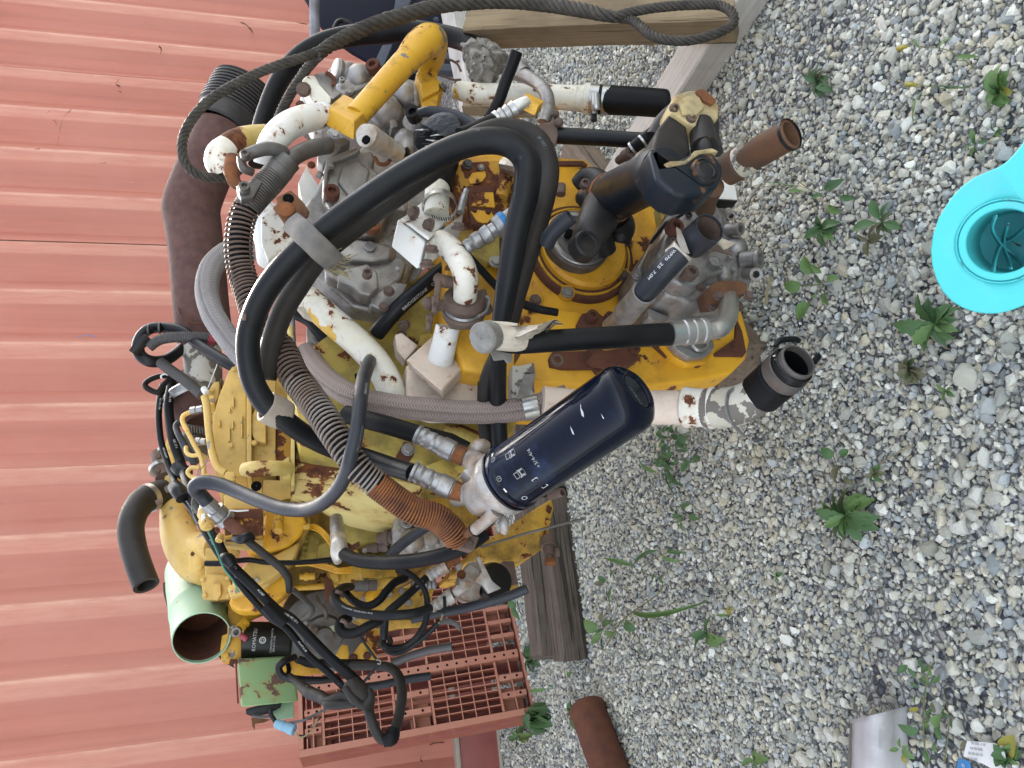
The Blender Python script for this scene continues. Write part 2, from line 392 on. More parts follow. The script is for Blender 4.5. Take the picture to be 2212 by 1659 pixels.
def sweep(C, Rr, n=16, flat=1., caps=(1, 1), uv0=0.):
    """rings round a centre line; caps: 0 none, 1 flat, 2 hollow mouth, 3 rounded"""
    T, N, B = frames(C)
    L = np.concatenate([[0], np.cumsum(np.linalg.norm(np.diff(C, axis=0), axis=1))])
    rings = []; us = []
    def ring(c, i, r, fl=flat):
        a = np.linspace(0, 2 * math.pi, n, endpoint=False)
        return c + (np.cos(a)[:, None] * N[i] * fl + np.sin(a)[:, None] * B[i]) * r
    def endcap(i, sgn, kind):
        r = Rr[i]; c = C[i]; t = T[i] * sgn; out = []
        if kind == 2:
            out = [(c, r * .97), (c, r * .72), (c - t * r * .15, r * .68), (c - t * r * 2.2, r * .66), (c - t * r * 2.2, r * .02)]
        elif kind == 3:
            out = [(c + t * r * .25 * k[0], r * k[1]) for k in ((.5, .95), (.85, .8), (1.05, .5), (1.12, .05))]
        else: out = [(c + t * 1e-4, r * .93), (c + t * 1.5e-4, r * .02)]
        return [ring(q, i, rr) for q, rr in out]
    if caps[0]: 
        e = endcap(0, -1, caps[0]); rings += e[::-1]; us += [0] * len(e)
    for i in range(len(C)): rings.append(ring(C[i], i, Rr[i])); us.append(L[i])
    if caps[1]:
        e = endcap(len(C) - 1, 1, caps[1]); rings += e; us += [L[-1]] * len(e)
    V = np.vstack(rings); m_ = len(rings); F = []
    for i in range(m_ - 1):
        for j in range(n):
            k = (j + 1) % n; F.append((i * n + j, i * n + k, (i + 1) * n + k, (i + 1) * n + j))
    uv = np.array([(us[i] + uv0, j / n) for i in range(m_) for j in range(n)])
    return V, F, uv, L

def path(win, pts, r, D=None, step=7):
    p3 = []; rr = []
    for i, q in enumerate(pts):
        d = q[2] if len(q) > 2 else D
        p = P(win, q[0], q[1], d); p3.append(p)
        rp = r[i] if isinstance(r, (list, tuple)) else r
        rr.append(rp * mpp(p))
    C = catmull(p3, step); rr = np.array(rr)
    if len(p3) == 2: Rr = np.linspace(rr[0], rr[1], len(C))
    else: Rr = np.interp(np.linspace(0, len(p3) - 1, len(C)), range(len(p3)), rr)
    return C, Rr

def tube(name, mat, parent, win, pts, r, D=None, n=16, step=7, flat=1., caps=(1, 1), ribs=None, rough=None, sharp=38):
    C, Rr = path(win, pts, r, D, step)
    if ribs or rough:
        L = np.concatenate([[0], np.cumsum(np.linalg.norm(np.diff(C, axis=0), axis=1))])
        pit = (ribs[0] if ribs else 6) * mpp(C[0])
        cnt = max(4, int(L[-1] / pit * (4 if ribs else 1)))
        s = np.linspace(0, L[-1], cnt + 1)
        C = np.array([np.interp(s, L, C[:, k]) for k in range(3)]).T; Rr = np.interp(s, L, Rr)
        if ribs: Rr = Rr * (1 + ribs[1] * np.array([0, 1, 1, 0] * (cnt // 4 + 2))[:cnt + 1])
    V, F, uv, L = sweep(C, Rr, n, flat, caps)
    if rough:
        for i, v in enumerate(V):
            q = mnoise.noise_vector(Vector(v) * rough[0]); V[i] = v + np.array(q) * rough[1] * Rr.mean()
    o = mesh(name, V, F, mat, parent, sharp, uv); o_path[o.name] = (C, Rr)
    return o
o_path = {}

def lathe(name, mat, parent, p0, axis, prof, n=28, sharp=32):
    """prof: (distance along axis, radius) in metres"""
    ax = nrm(axis); v = CAM - p0; N = nrm(v - ax * v.dot(ax)) if abs(nrm(v).dot(ax)) < .98 else nrm(np.cross(ax, EZ)); B = np.cross(ax, N)
    a = np.linspace(0, 2 * math.pi, n, endpoint=False)
    V = np.vstack([p0 + ax * t + (np.cos(a)[:, None] * N + np.sin(a)[:, None] * B) * max(r, 1e-4) for t, r in prof])
    F = []
    for i in range(len(prof) - 1):
        for j in range(n):
            k = (j + 1) % n; F.append((i * n + j, i * n + k, (i + 1) * n + k, (i + 1) * n + j))
    L = np.array([q[0] for q in prof])
    uv = np.array([(L[i], j / n) for i in range(len(prof)) for j in range(n)])
    return mesh(name, V, F, mat, parent, sharp, uv)

def plathe(name, mat, parent, win, p0, p1, prof, n=28, sharp=32):
    """axis between two traced points; prof: (fraction, radius in picture px)"""
    a = P(win, *p0); b = P(win, *p1); L = np.linalg.norm(b - a)
    pr = []
    for t, r in prof:
        q = a + (b - a) * min(max(t, 0), 1); pr.append((t * L, r * mpp(q)))
    return lathe(name, mat, parent, a, b - a, pr, n, sharp)

def slab(name, mat, parent, win, poly, D, T, bev=2., seg=2, sharp=38, dirv=None, base=None):
    bm = bmesh.new(); v = []
    for q in poly:
        v.append(bm.verts.new(P(win, q[0], q[1], q[2] if len(q) > 2 else D)))
    f = bm.faces.new(v); d = E2 if dirv is None else nrm(dirv)
    ext = bmesh.ops.extrude_face_region(bm, geom=[f])
    nv = [e for e in ext['geom'] if isinstance(e, bmesh.types.BMVert)]
    bmesh.ops.translate(bm, vec=Vector(d * T), verts=nv)
    if bev:
        s = mpp(P(win, poly[0][0], poly[0][1], D))
        bmesh.ops.bevel(bm, geom=bm.edges[:], offset=bev * s, segments=seg, affect='EDGES', profile=.6)
    return bmobj(name, bm, mat, parent, sharp, base)

def hexa(name, mat, parent, o, a, b, c, bev=.002, base=None, seg=2):
    """box from corner o with edge end points a, b, c (world)"""
    bm = bmesh.new(); o, a, b, c = map(np.asarray, (o, a, b, c)); A, B_, C_ = a - o, b - o, c - o
    vs = [bm.verts.new(o + A * i + B_ * j + C_ * k) for i in (0, 1) for j in (0, 1) for k in (0, 1)]
    for f in ((0, 1, 3, 2), (4, 6, 7, 5), (0, 4, 5, 1), (2, 3, 7, 6), (0, 2, 6, 4), (1, 5, 7, 3)): bm.faces.new([vs[i] for i in f])
    if bev: bmesh.ops.bevel(bm, geom=bm.edges[:], offset=bev, segments=seg, affect='EDGES', profile=.6)
    return bmobj(name, bm, mat, parent, 38, base)

def ball(name, mat, parent, win, c, r, sq=(1, 1, 1), rough=.0, base=None):
    p = P(win, *c); rm = r * mpp(p); bm = bmesh.new(); bmesh.ops.create_icosphere(bm, subdivisions=3, radius=1)
    for v in bm.verts:
        k = 1 + rough * mnoise.noise(v.co * 2.3 + Vector(p) * 9)
        q = E1 * v.co.x * sq[0] + E2 * v.co.y * sq[1] + EZ * v.co.z * sq[2]
        v.co = Vector(p + q * rm * k)
    return bmobj(name, bm, mat, parent, 60, base)

# shared bolt meshes (axis +Z, head radius 1)
def bolt_mesh(kind):
    if kind in BM: return BM[kind]
    prof = {'hex': [(-.3, 1.25, 0), (.02, 1.25, 0), (.1, 1.2, 0), (.1, .98, 1), (.62, .98, 1), (.74, .86, 1), (.76, .02, 1)],
            'cap': [(-.3, 1.0, 0), (1.0, 1.0, 0), (1.12, .92, 0), (1.12, .55, 1), (.55, .5, 1), (.5, .02, 1)]}[kind]
    n = 12; V = []; F = []
    for z, r, hx in prof:
        for j in range(n):
            a = j / n * 2 * math.pi
            rr = r * (math.cos(math.pi / 6) / math.cos((a % (math.pi / 3)) - math.pi / 6) if hx else 1)
            V.append((rr * math.cos(a), rr * math.sin(a), z))
    for i in range(len(prof) - 1):
        for j in range(n):
            k = (j + 1) % n; F.append((i * n + j, i * n + k, (i + 1) * n + k, (i + 1) * n + j))
    BM[kind] = (V, F); return BM[kind]
BM = {}; BMESH = {}

def bolt(parent, win, c, r, mat='rust', kind='hex', d=None, name=None):
    key = (kind, mat)
    if key not in BMESH:
        V, F = bolt_mesh(kind); me = bpy.data.meshes.new('bolt'); me.from_pydata(V, [], F); me.materials.append(MATS[mat])
        me.polygons.foreach_set('use_smooth', [True] * len(me.polygons)); me.set_sharp_from_angle(angle=R_(30)); BMESH[key] = me
    o = bpy.data.objects.new(name or ('cap_screw' if kind == 'cap' else 'bolt'), BMESH[key]); COL.objects.link(o)
    p = P(win, *c); s = r * mpp(p)
    z = Vector(nrm(-E2 if d is None else d)); q = z.to_track_quat('Z', 'Y')
    q = q @ Matrix.Rotation(random.uniform(0, 6), 4, 'Z').to_quaternion()
    o.parent = parent; o.matrix_local = Matrix.LocRotScale(Vector(p - OFF[parent.name]), q, Vector((s, s, s)))
    OFF[o.name] = OFF[parent.name]
    return o

def textmesh(s, size):
    c = bpy.data.curves.new('t', 'FONT'); c.body = s; c.size = size; c.align_x = 'LEFT'; c.resolution_u = 2
    o = bpy.data.objects.new('t', c); COL.objects.link(o); bpy.context.view_layer.update()
    me = bpy.data.meshes.new_from_object(o.evaluated_get(bpy.context.evaluated_depsgraph_get()))
    V = np.array([v.co[:] for v in me.vertices]); F = [tuple(p.vertices) for p in me.polygons]
    bpy.data.objects.remove(o); bpy.data.curves.remove(c); bpy.data.meshes.remove(me)
    return V, F

def wraptext(host, s, t0, size_px, mat='paint_white', rev=False, off=0., flip=False):
    """flat print that follows a hose: t0 = fraction of the hose where it begins; rev = reads towards the start"""
    C, Rr = o_path[host.name]
    L = np.concatenate([[0], np.cumsum(np.linalg.norm(np.diff(C, axis=0), axis=1))])
    i0 = int(np.searchsorted(L, t0 * L[-1])); size = size_px * mpp(C[min(i0, len(C) - 1)])
    V, F = textmesh(s, size)
    if not len(V): return
    T = np.gradient(C, axis=0); T /= np.linalg.norm(T, axis=1)[:, None]
    out = []; sg = -1 if rev else 1
    for x, y, _ in V:
        u = t0 * L[-1] + sg * x; u = min(max(u, 0), L[-1])
        c = np.array([np.interp(u, L, C[:, k]) for k in range(3)]); t = nrm([np.interp(u, L, T[:, k]) for k in range(3)])
        r = float(np.interp(u, L, Rr)); v = CAM - c; n = nrm(v - t * v.dot(t)); b = np.cross(n, t) * sg
        a = (y - size * .35) / r + off
        out.append(c + (n * math.cos(a) + b * math.sin(a)) * (r * 1.004 + .0004))
    mesh('lettering', out, F, mat, host, None)

def flattext(host, s, win, o, ax, size_px, mat='paint_white', up=None, lift=.0008):
    """flat print on a flat face: o, ax = traced points (x, y, D) from which and towards which it reads"""
    a = P(win, *o); b = P(win, *ax); X = nrm(b - a); v = nrm(CAM - a) if up is None else None
    Y = nrm(np.cross(v, X)) if up is None else nrm(up)
    Z = nrm(np.cross(X, Y)); V, F = textmesh(s, size_px * mpp(a))
    mesh('lettering', [a + X * q[0] + Y * q[1] + Z * lift for q in V], F, mat, host, None)

def helix(name, mat, parent, C, Rr, pitch, wire, turns_off=0., ns=14, wn=5):
    """coil of wire round a centre line; pitch(s fraction) and wire radius in metres"""
    L = np.concatenate([[0], np.cumsum(np.linalg.norm(np.diff(C, axis=0), axis=1))]); T, N, B = frames(C)
    u = 0.; a = turns_off; pts = []
    while u < L[-1]:
        c = np.array([np.interp(u, L, C[:, k]) for k in range(3)]); n = nrm([np.interp(u, L, N[:, k]) for k in range(3)])
        b = nrm([np.interp(u, L, B[:, k]) for k in range(3)]); r = float(np.interp(u, L, Rr))
        pts.append(c + (n * math.cos(a) + b * math.sin(a)) * r)
        a += 2 * math.pi / ns; u += pitch(u / L[-1]) / ns
    pts = np.array(pts)
    V, F, uv, _ = sweep(pts, np.full(len(pts), wire), wn, 1., (1, 1))
    return mesh(name, V, F, mat, parent, 60, uv)
#@@BUILD

# ================================================================ SETTING
bm = bmesh.new()
vs = [bm.verts.new(q) for q in ((-40, -40, 0), (40, -40, 0), (40, 40, 0), (-40, 40, 0))]; bm.faces.new(vs)
ground = bmobj('ground', bm, 'gravel_bed', None, None)
tag(ground, 'pale grey gravel yard with weeds coming up between the stones', kind='structure')

# the container: corrugated side seen from its outside
def WL(e1, d, z): return E1 * e1 + E2 * d + EZ * z
cont = thing('shipping_container', tuple(WL(1.5, 5, 0)), 'salmon red corrugated steel container standing behind the engine', 'container')
edge = [4.757, 4.426, 4.097, 3.755, 3.402, 3.051, 2.696, 2.336, 1.934, 1.549, 1.155, .779, .388]
while edge[-1] > -4.5: edge.append(edge[-1] - .375)
while edge[0] < 7.2: edge.insert(0, edge[0] + .335)
ZB, ZT = .265, 3.16
groups = [edge[0:2]] + [edge[i:i + 5] for i in range(1, len(edge) - 1, 4)]
for gr in groups:
    prof = []
    for a, b in zip(gr[:-1], gr[1:]):
        L = a - b
        prof += [(a + L * .012, .004, .55), (a, .001, 1.), (a - L * .03, 0, .9), (a - L * .07, 0, .38), (a - L * .24, 0, .38), (a - L * .26, .001, .3), (a - L * .28, .005, 0), (a - L * .46, .052, 0), (a - L * .485, .057, 0), (a - L * .74, .058, 0), (a - L * .765, .053, 0), (a - L * .965, .008, .12)]  # last value: painted highlight on the bends, weaker paleness on the crest
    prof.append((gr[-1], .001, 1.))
    # the seam where two pressed sheets meet stands 3 mm proud
    V = []; F = []; rib_glint_wear = []
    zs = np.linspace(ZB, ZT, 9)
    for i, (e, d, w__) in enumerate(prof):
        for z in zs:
            rib_glint_wear.append(w__)
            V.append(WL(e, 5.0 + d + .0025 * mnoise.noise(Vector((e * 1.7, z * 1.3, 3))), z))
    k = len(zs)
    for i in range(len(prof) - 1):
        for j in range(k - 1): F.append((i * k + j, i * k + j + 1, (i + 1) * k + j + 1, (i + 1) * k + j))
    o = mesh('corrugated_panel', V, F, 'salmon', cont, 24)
    at = o.data.attributes.new('rib_glint_wear', 'FLOAT', 'POINT'); at.data.foreach_set('value', rib_glint_wear)
seam = groups[2][-1]
for gr in groups[:-1]:
    e = gr[-1]
    hexa('panel_seam', 'salmon', cont, WL(e - .004, 4.998, ZB + .003), WL(e + .010, 4.998, ZB + .003), WL(e - .004, 5.006, ZB + .003), WL(e - .004, 4.998, ZT - .003), .001)
for gr in groups[:-1]:
    e = gr[-1]
    if abs(e - 3.051) < .01: hexa('seam_gap', 'rust', cont, WL(e - .010, 4.9985, ZB + .004), WL(e - .0045, 4.9985, ZB + .004), WL(e - .010, 5.004, ZB + .004), WL(e - .010, 4.9985, ZT - .004), 0)
def scratch(win, pts, wd, mat):
    """scrape or pen mark on the outer face of a rib"""
    C = catmull([P(win, x, y, 4.9975) for x, y in pts], 4); rr = random.Random(int(pts[0][0]))
    V = []; 
    for q in C:
        h = wd * rr.uniform(.3, 1.) * mpp(q); V += [q - EZ * h * .3 + E1 * h, q + EZ * h * .3 - E1 * h]
    mesh('scratch', V, [(2 * i, 2 * i + 2, 2 * i + 3, 2 * i + 1) for i in range(len(C) - 1)], mat, cont, None)
for wn, pts, wd, mt in (('w', [(465, 710), (430, 740), (405, 780), (385, 860)], 6, 'rust'), ('w', [(380, 880), (372, 940), (345, 1000), (318, 1040)], 3.5, 'rust_plate'), ('w', [(305, 735), (330, 712)], 4, 'rust'), ('w', [(345, 780), (365, 800), (350, 840)], 3, 'rust'),
    ('w', [(1030, 300), (1045, 320), (1040, 350)], 9, 'rust'), ('w', [(770, 515), (750, 545), (775, 560)], 8, 'rust'), ('w', [(765, 590), (785, 600)], 4, 'rust'), ('w', [(1560, 145), (1600, 165), (1640, 212)], 6, 'rust'), ('w', [(1925, 148), (1990, 158)], 5, 'rust'),
    ('w', [(225, 968), (260, 965)], 3, 'rust'), ('w', [(655, 1060), (690, 1054)], 2.5, 'rust'), ('l', [(1995, 1475), (2040, 1460), (2110, 1455)], 7, 'rust'), ('l', [(1930, 1560), (1920, 1590), (1940, 1610)], 8, 'rust')):
    scratch(wn, pts, wd * WIN[wn][2], mt)
for y_, x0, x1 in ((725, 168, 208), (728, 280, 294)): scratch('', [(x0, y_ + 2), ((x0 + x1) / 2, y_), (x1, y_ + 2)], 1.0, 'sticker_blue')
hexa('bottom_rail', 'rail_red', cont, WL(-5, 4.972, .02), WL(8, 4.972, .02), WL(-5, 5.08, .02), WL(-5, 4.972, .245), .004)
hexa('rail_flange', 'rail_edge', cont, WL(-5, 4.955, .245), WL(8, 4.955, .245), WL(-5, 5.08, .245), WL(-5, 4.955, .268), .003)
hexa('rail_flange', 'rail_edge', cont, WL(-5, 4.955, .002), WL(8, 4.955, .002), WL(-5, 5.08, .002), WL(-5, 4.955, .02), .003)
hexa('top_rail', 'rail_red', cont, WL(-5, 4.97, ZT), WL(8, 4.97, ZT), WL(-5, 5.1, ZT), WL(-5, 4.97, ZT + .1), .006)
hexa('roof', 'salmon', cont, WL(-5, 5.1, ZT + .03), WL(8, 5.1, ZT + .03), WL(-5, 7.3, ZT + .03), WL(-5, 5.1, ZT + .07), .004)
hexa('end_wall', 'salmon', cont, WL(-5, 5.1, .02), WL(-4.95, 5.1, .02), WL(-5, 7.3, .02), WL(-5, 5.1, ZT), 0)
hexa('end_wall', 'salmon', cont, WL(7.95, 5.1, .02), WL(8, 5.1, .02), WL(7.95, 7.3, .02), WL(7.95, 5.1, ZT), 0)
hexa('back_wall', 'salmon', cont, WL(-5, 7.3, .02), WL(8, 7.3, .02), WL(-5, 7.35, .02), WL(-5, 7.3, ZT), 0)

# ---------------------------------------------------------------- gravel
def ico(sub):
    bm = bmesh.new(); bmesh.ops.create_icosphere(bm, subdivisions=sub, radius=1)
    V = np.array([v.co[:] for v in bm.verts]); F = np.array([[v.index for v in f.verts] for f in bm.faces]); bm.free(); return V, F
def stone_variants(sub, k, cuts=7):
    V0, F = ico(sub); out = []
    for i in range(k):
        V = V0.copy(); r = np.random.default_rng(100 * sub + i)
        for _ in range(cuts + 3 + int(r.integers(0, 4))):         # plane cuts give flat, broken faces
            d = nrm(r.normal(size=3)); h = r.uniform(.42, .80); s = V @ d; k_ = s > h
            V[k_] -= np.outer((s[k_] - h) * .9, d)
        V = V * (1 + .06 * r.normal(size=(len(V), 1)))
        out.append(V / np.abs(V).max(axis=0))
    return out, F
PAL = np.array([1.46, 1.48, 1.37]) * np.array([(.38, .365, .33), (.34, .33, .31), (.44, .42, .38), (.30, .30, .29), (.36, .33, .27), (.50, .49, .47), (.27, .285, .31),
                (.20, .215, .235), (.13, .14, .15), (.33, .345, .365), (.40, .36, .29), (.46, .44, .40), (.08, .085, .095), (.26, .25, .22), (.58, .57, .55)])
PW = np.array([16, 14, 14, 10, 9, 8, 7, 4, 2.5, 6, 6, 9, 1.5, 6, 4.0]); PW /= PW.sum()
def rots(n, flat):
    q = RNG.normal(size=(n, 4)); q[:, 1:3] *= flat; q /= np.linalg.norm(q, axis=1)[:, None]
    w_, x, y, z = q.T
    return np.stack([np.stack([1 - 2 * (y * y + z * z), 2 * (x * y - z * w_), 2 * (x * z + y * w_)], -1),
                     np.stack([2 * (x * y + z * w_), 1 - 2 * (x * x + z * z), 2 * (y * z - x * w_)], -1),
                     np.stack([2 * (x * z - y * w_), 2 * (y * z + x * w_), 1 - 2 * (x * x + y * y)], -1)], 1)
def in_view(X, Y, mar):
    dp = Y * math.cos(PITCH) + H * math.sin(PITCH)
    v = (H * math.cos(PITCH) - Y * math.sin(PITCH)) * 0 + (H * math.cos(PITCH)) - Y * math.sin(PITCH)
    return (np.abs(X) < dp * 830 / FPX + mar) & ((Y * -math.sin(PITCH) + H * math.cos(PITCH)) / dp * FPX < 1106 + mar * 900)
def lay(step, y0, y1, smin, smax, jit=.5, keep=1.):
    X, Y = np.meshgrid(np.arange(-2.9, 2.9, step), np.arange(y0, y1, step))
    X = X.ravel() + RNG.uniform(-jit, jit, X.size) * step; Y = Y.ravel() + RNG.uniform(-jit, jit, Y.size) * step
    k = in_view(X, Y, .5) & (RNG.random(X.size) < keep)
    D = X * E2[0] + Y * E2[1]; k &= D < 5.05
    X, Y = X[k], Y[k]; k = np.array([mnoise.noise(Vector((x * 1.9, y * 1.9, 5))) + .35 * mnoise.noise(Vector((x * 9, y * 9, 2))) > -.42 or random.random() < .35 for x, y in zip(X, Y)])
    X, Y = X[k], Y[k]; s = smin + (smax - smin) * RNG.random(X.size) ** 2.2
    return X, Y, s
gv, gf, gt, nb = [], [], [], 0
def add_stones(X, Y, S_, sub, zk):
    global nb
    vars_, F = stone_variants(sub, 9 if sub > 1 else 12); n = len(X)
    shp = np.stack([RNG.uniform(.8, 1.25, n), RNG.uniform(.7, 1.05, n), RNG.uniform(.5, .85, n)], -1) * S_[:, None]
    Rm = rots(n, .35); which = RNG.integers(0, len(vars_), n)
    tint = PAL[RNG.choice(len(PAL), n, p=PW)] * RNG.uniform(.75, 1.2, (n, 1))
    for k, V in enumerate(vars_):
        i = np.where(which == k)[0]
        if not len(i): continue
        W = np.einsum('nij,nvj->nvi', Rm[i], V[None] * shp[i][:, None])
        W[..., 0] += X[i][:, None]; W[..., 1] += Y[i][:, None]; W[..., 2] += (shp[i, 2] * zk)[:, None]
        nv = V.shape[0]
        gv.append(W.reshape(-1, 3)); gt.append(np.repeat(tint[i], nv, axis=0))
        gf.append((F[None] + (nb + np.arange(len(i)) * nv)[:, None, None]).reshape(-1, 3)); nb += nv * len(i)
add_stones(*lay(.0118, .7, 2.05, .0048, .0108), 1, .25)
add_stones(*lay(.0140, 2.05, 2.9, .0055, .0112), 1, .25)
add_stones(*lay(.0165, 2.9, 5.6, .007, .0125), 1, .25)
add_stones(*lay(.028, .7, 2.4, .008, .0165, keep=.55), 2, .40)
add_stones(*lay(.036, 2.4, 4.6, .009, .016, keep=.7), 1, .5)
V = np.vstack(gv); F = np.vstack(gf); T_ = np.vstack(gt)
me = bpy.data.meshes.new('gravel'); me.vertices.add(len(V)); me.vertices.foreach_set('co', V.ravel())
me.loops.add(F.size); me.loops.foreach_set('vertex_index', F.ravel().astype(np.int32))
me.polygons.add(len(F)); me.polygons.foreach_set('loop_start', np.arange(0, F.size, 3, dtype=np.int32))
me.update()
at = me.attributes.new('tint', 'FLOAT_COLOR', 'POINT'); at.data.foreach_set('color', np.hstack([T_, np.ones((len(T_), 1))]).ravel())
gravel = finish('gravel', me, 'stone', None, 26); tag(gravel, 'mass of small grey and buff pebbles covering the yard', kind='stuff')

# the stones big enough to be picked out one by one: pieces of the ground
big = [(1715, 765, 36), (1850, 585, 30), (1660, 905, 26), (2090, 815, 62), (2053, 770, 40), (2150, 540, 38), (2030, 590, 34), (1900, 690, 26), (1990, 905, 34),
       (1930, 1290, 30), (1975, 1435, 36), (2120, 1375, 44), (2098, 1395, 38), (2065, 1440, 44), (2135, 1290, 40), (1840, 1245, 30), (1590, 1170, 28), (1560, 1310, 24),
       (1480, 920, 40), (1690, 975, 34), (1790, 255, 26), (1905, 190, 30), (1965, 270, 36), (2130, 130, 34), (2060, 60, 30), (1720, 330, 20), (2080, 480, 34), (1975, 505, 30),
       (2085, 1000, 40), (2140, 1080, 36), (1930, 1610, 30), (1740, 1640, 34), (1520, 1560, 22), (1370, 1565, 22), (1600, 1450, 20), (1830, 80, 30), (2190, 30, 36), (2180, 235, 40)]
sv, sF = stone_variants(3, 10, 10); smeshes = []
for k in range(40):
    V = sv[k % 10]; me = bpy.data.meshes.new('stone'); me.from_pydata([tuple(q) for q in V], [], [tuple(f) for f in sF])
    at = me.attributes.new('tint', 'FLOAT_COLOR', 'POINT'); c = PAL[RNG.choice(len(PAL), p=PW)] * RNG.uniform(.85, 1.15)
    at.data.foreach_set('color', np.tile([*c, 1], len(V)).ravel()); me.materials.append(MATS['stone'])
    me.polygons.foreach_set('use_smooth', [True] * len(me.polygons)); me.set_sharp_from_angle(angle=R_(28)); smeshes.append(me)
spots = []
for x, y, r in big: p = G('', x, y); spots.append((p, r * .46 * mpp(p)))
r2 = random.Random(5)
while len(spots) < 296:
    x, y = r2.uniform(1230, 2210), r2.uniform(2, 1655)
    if 1950 > x > 1250 and 300 < y < 900 and x < 1640: continue
    p = G('', x, y)
    if p[1] > 3.6: continue
    spots.append((p, r2.uniform(.010, .019) * (1 if x > 1500 else .8)))
for i, (p, r) in enumerate(spots):
    o = bpy.data.objects.new('stone', smeshes[i % 40]); COL.objects.link(o); o.parent = ground
    o.location = (p[0], p[1], r * .35); o.rotation_euler = (r2.uniform(-.4, .4), r2.uniform(-.4, .4), r2.uniform(0, 6.3))
    o.scale = (r * r2.uniform(.95, 1.3), r * r2.uniform(.8, 1.1), r * r2.uniform(.55, .8))

# ---------------------------------------------------------------- timbers
def beam(name, mat, parent, a, b, wdt, hgt, upv=EZ, base=None, seed=0, sag=.0, bevelcut=0.):
    """beam from a to b along its own X; a, b run along the middle of its underside"""
    L = np.linalg.norm(b - a); X = nrm(b - a); Y = nrm(np.cross(upv, X)); Z = np.cross(X, Y)
    bm = bmesh.new(); n = 14
    sec = [(-.5, .04), (-.47, 0), (.47, 0), (.5, .04), (.5, .95), (.46, 1), (-.46, 1), (-.5, .95)]
    rr = random.Random(seed); rings = []
    for i in range(n + 1):
        t = i / n; e = .0
        rings.append([bm.verts.new((L * t + (rr.uniform(-.012, .012) if i in (0, n) and not bevelcut else 0) - (bevelcut * z_ if i == n else 0), wdt * s_ * (1 + .02 * math.sin(5 * t + seed)), hgt * z_ + sag * math.sin(3 * t + seed) + rr.uniform(-.0015, .0015))) for s_, z_ in sec])
    for i in range(n):
        for j in range(8): bm.faces.new((rings[i][j], rings[i][(j + 1) % 8], rings[i + 1][(j + 1) % 8], rings[i + 1][j]))
    bm.faces.new(rings[0][::-1]); bm.faces.new(rings[-1])
    bmesh.ops.recalc_face_normals(bm, faces=bm.faces)
    me = bpy.data.meshes.new(name); bm.to_mesh(me); bm.free(); me.materials.append(MATS[mat])
    me.polygons.foreach_set('use_smooth', [True] * len(me.polygons)); me.set_sharp_from_angle(angle=R_(30))
    o = bpy.data.objects.new(name, me); COL.objects.link(o)
    mw = Matrix.Identity(4)
    for k in range(3): mw[k][0] = X[k]; mw[k][1] = Y[k]; mw[k][2] = Z[k]; mw[k][3] = a[k]
    if parent is not None:
        o.parent = parent
        for k in range(3): mw[k][3] -= OFF[parent.name][k]
        o.matrix_local = mw
    else: o.matrix_world = mw
    return o

# two old sleepers side by side under the rear of the engine, one under its front
pa = WL(.13, 3.50, 0); pc = WL(.125, 3.35, 0); dv = nrm(E1 - E2 * .02)
back1 = beam('timber_sleeper', 'wood_sleeper', None, pa + dv * .02, pa + dv * 1.3, .17, .165, seed=3)
tag(back1, 'grey weathered sleeper under the rear of the engine, next to the red pallet', 'sleeper', 'old timbers carrying the engine')
back2 = beam('timber_sleeper', 'wood_sleeper', None, pc, pc + dv * 1.3, .14, .115, seed=8)
tag(back2, 'cracked grey sleeper under the rear of the engine, on the open gravel side', 'sleeper', 'old timbers carrying the engine')
fa = P('', 1655, 775, 1.50); fb = P('', 1250, 335, 2.2)
fq = WL(.62, 1.60, 0); fr = WL(2.05, 2.1, 0)
front = beam('timber_sleeper', 'wood_brown', None, G('', 1640, 800) * np.array([1, 1, 0]), G('', 1262, 335) * np.array([1, 1, 0]), .16, .10, seed=5)
tag(front, 'brown grained timber under the front gear case of the engine', 'sleeper', 'old timbers carrying the engine')

# wooden frame in the far right corner
b0 = G('', 1532, 193); b1 = G('', 1640, 36); bd = nrm(b1 - b0); bn = np.cross(EZ, bd)
frame = thing('timber_skid', tuple(b1 * .5 + b0 * .5), 'pale sawn timber skid with a leaning post beside the wire rope', 'wooden frame')
bw = .125
sgn = 1 if (bn.dot(CAM - b0)) < 0 else -1
beam('base_board', 'wood_white', frame, b0 - bd * .95 + bn * sgn * bw / 2, b1 + bd * .8 + bn * sgn * bw / 2, bw, .085, seed=1)
pt = P('', 1042, 42, 2.05); pb_ = P('', 1655, -8, 1.62); pb_[2] = max(pb_[2], .09)
beam('leaning_post', 'wood_tan', frame, P('', 1606, 26, 1.38), P('', 1010, 52, 1.84), .19, .10, upv=nrm(CAM - pt) * .85 + E1 * .5, seed=2, bevelcut=.13)
beam('far_board', 'wood_white', frame, P('', 1010, 265, 3.0), P('', 962, 20, 3.0), .06, .13, upv=-E2 - EZ * .15, seed=4)
beam('far_post', 'wood_tan', frame, P('', 1002, 232, 2.95), P('', 1160, 240, 2.85), .10, .06, upv=-E2, seed=6)

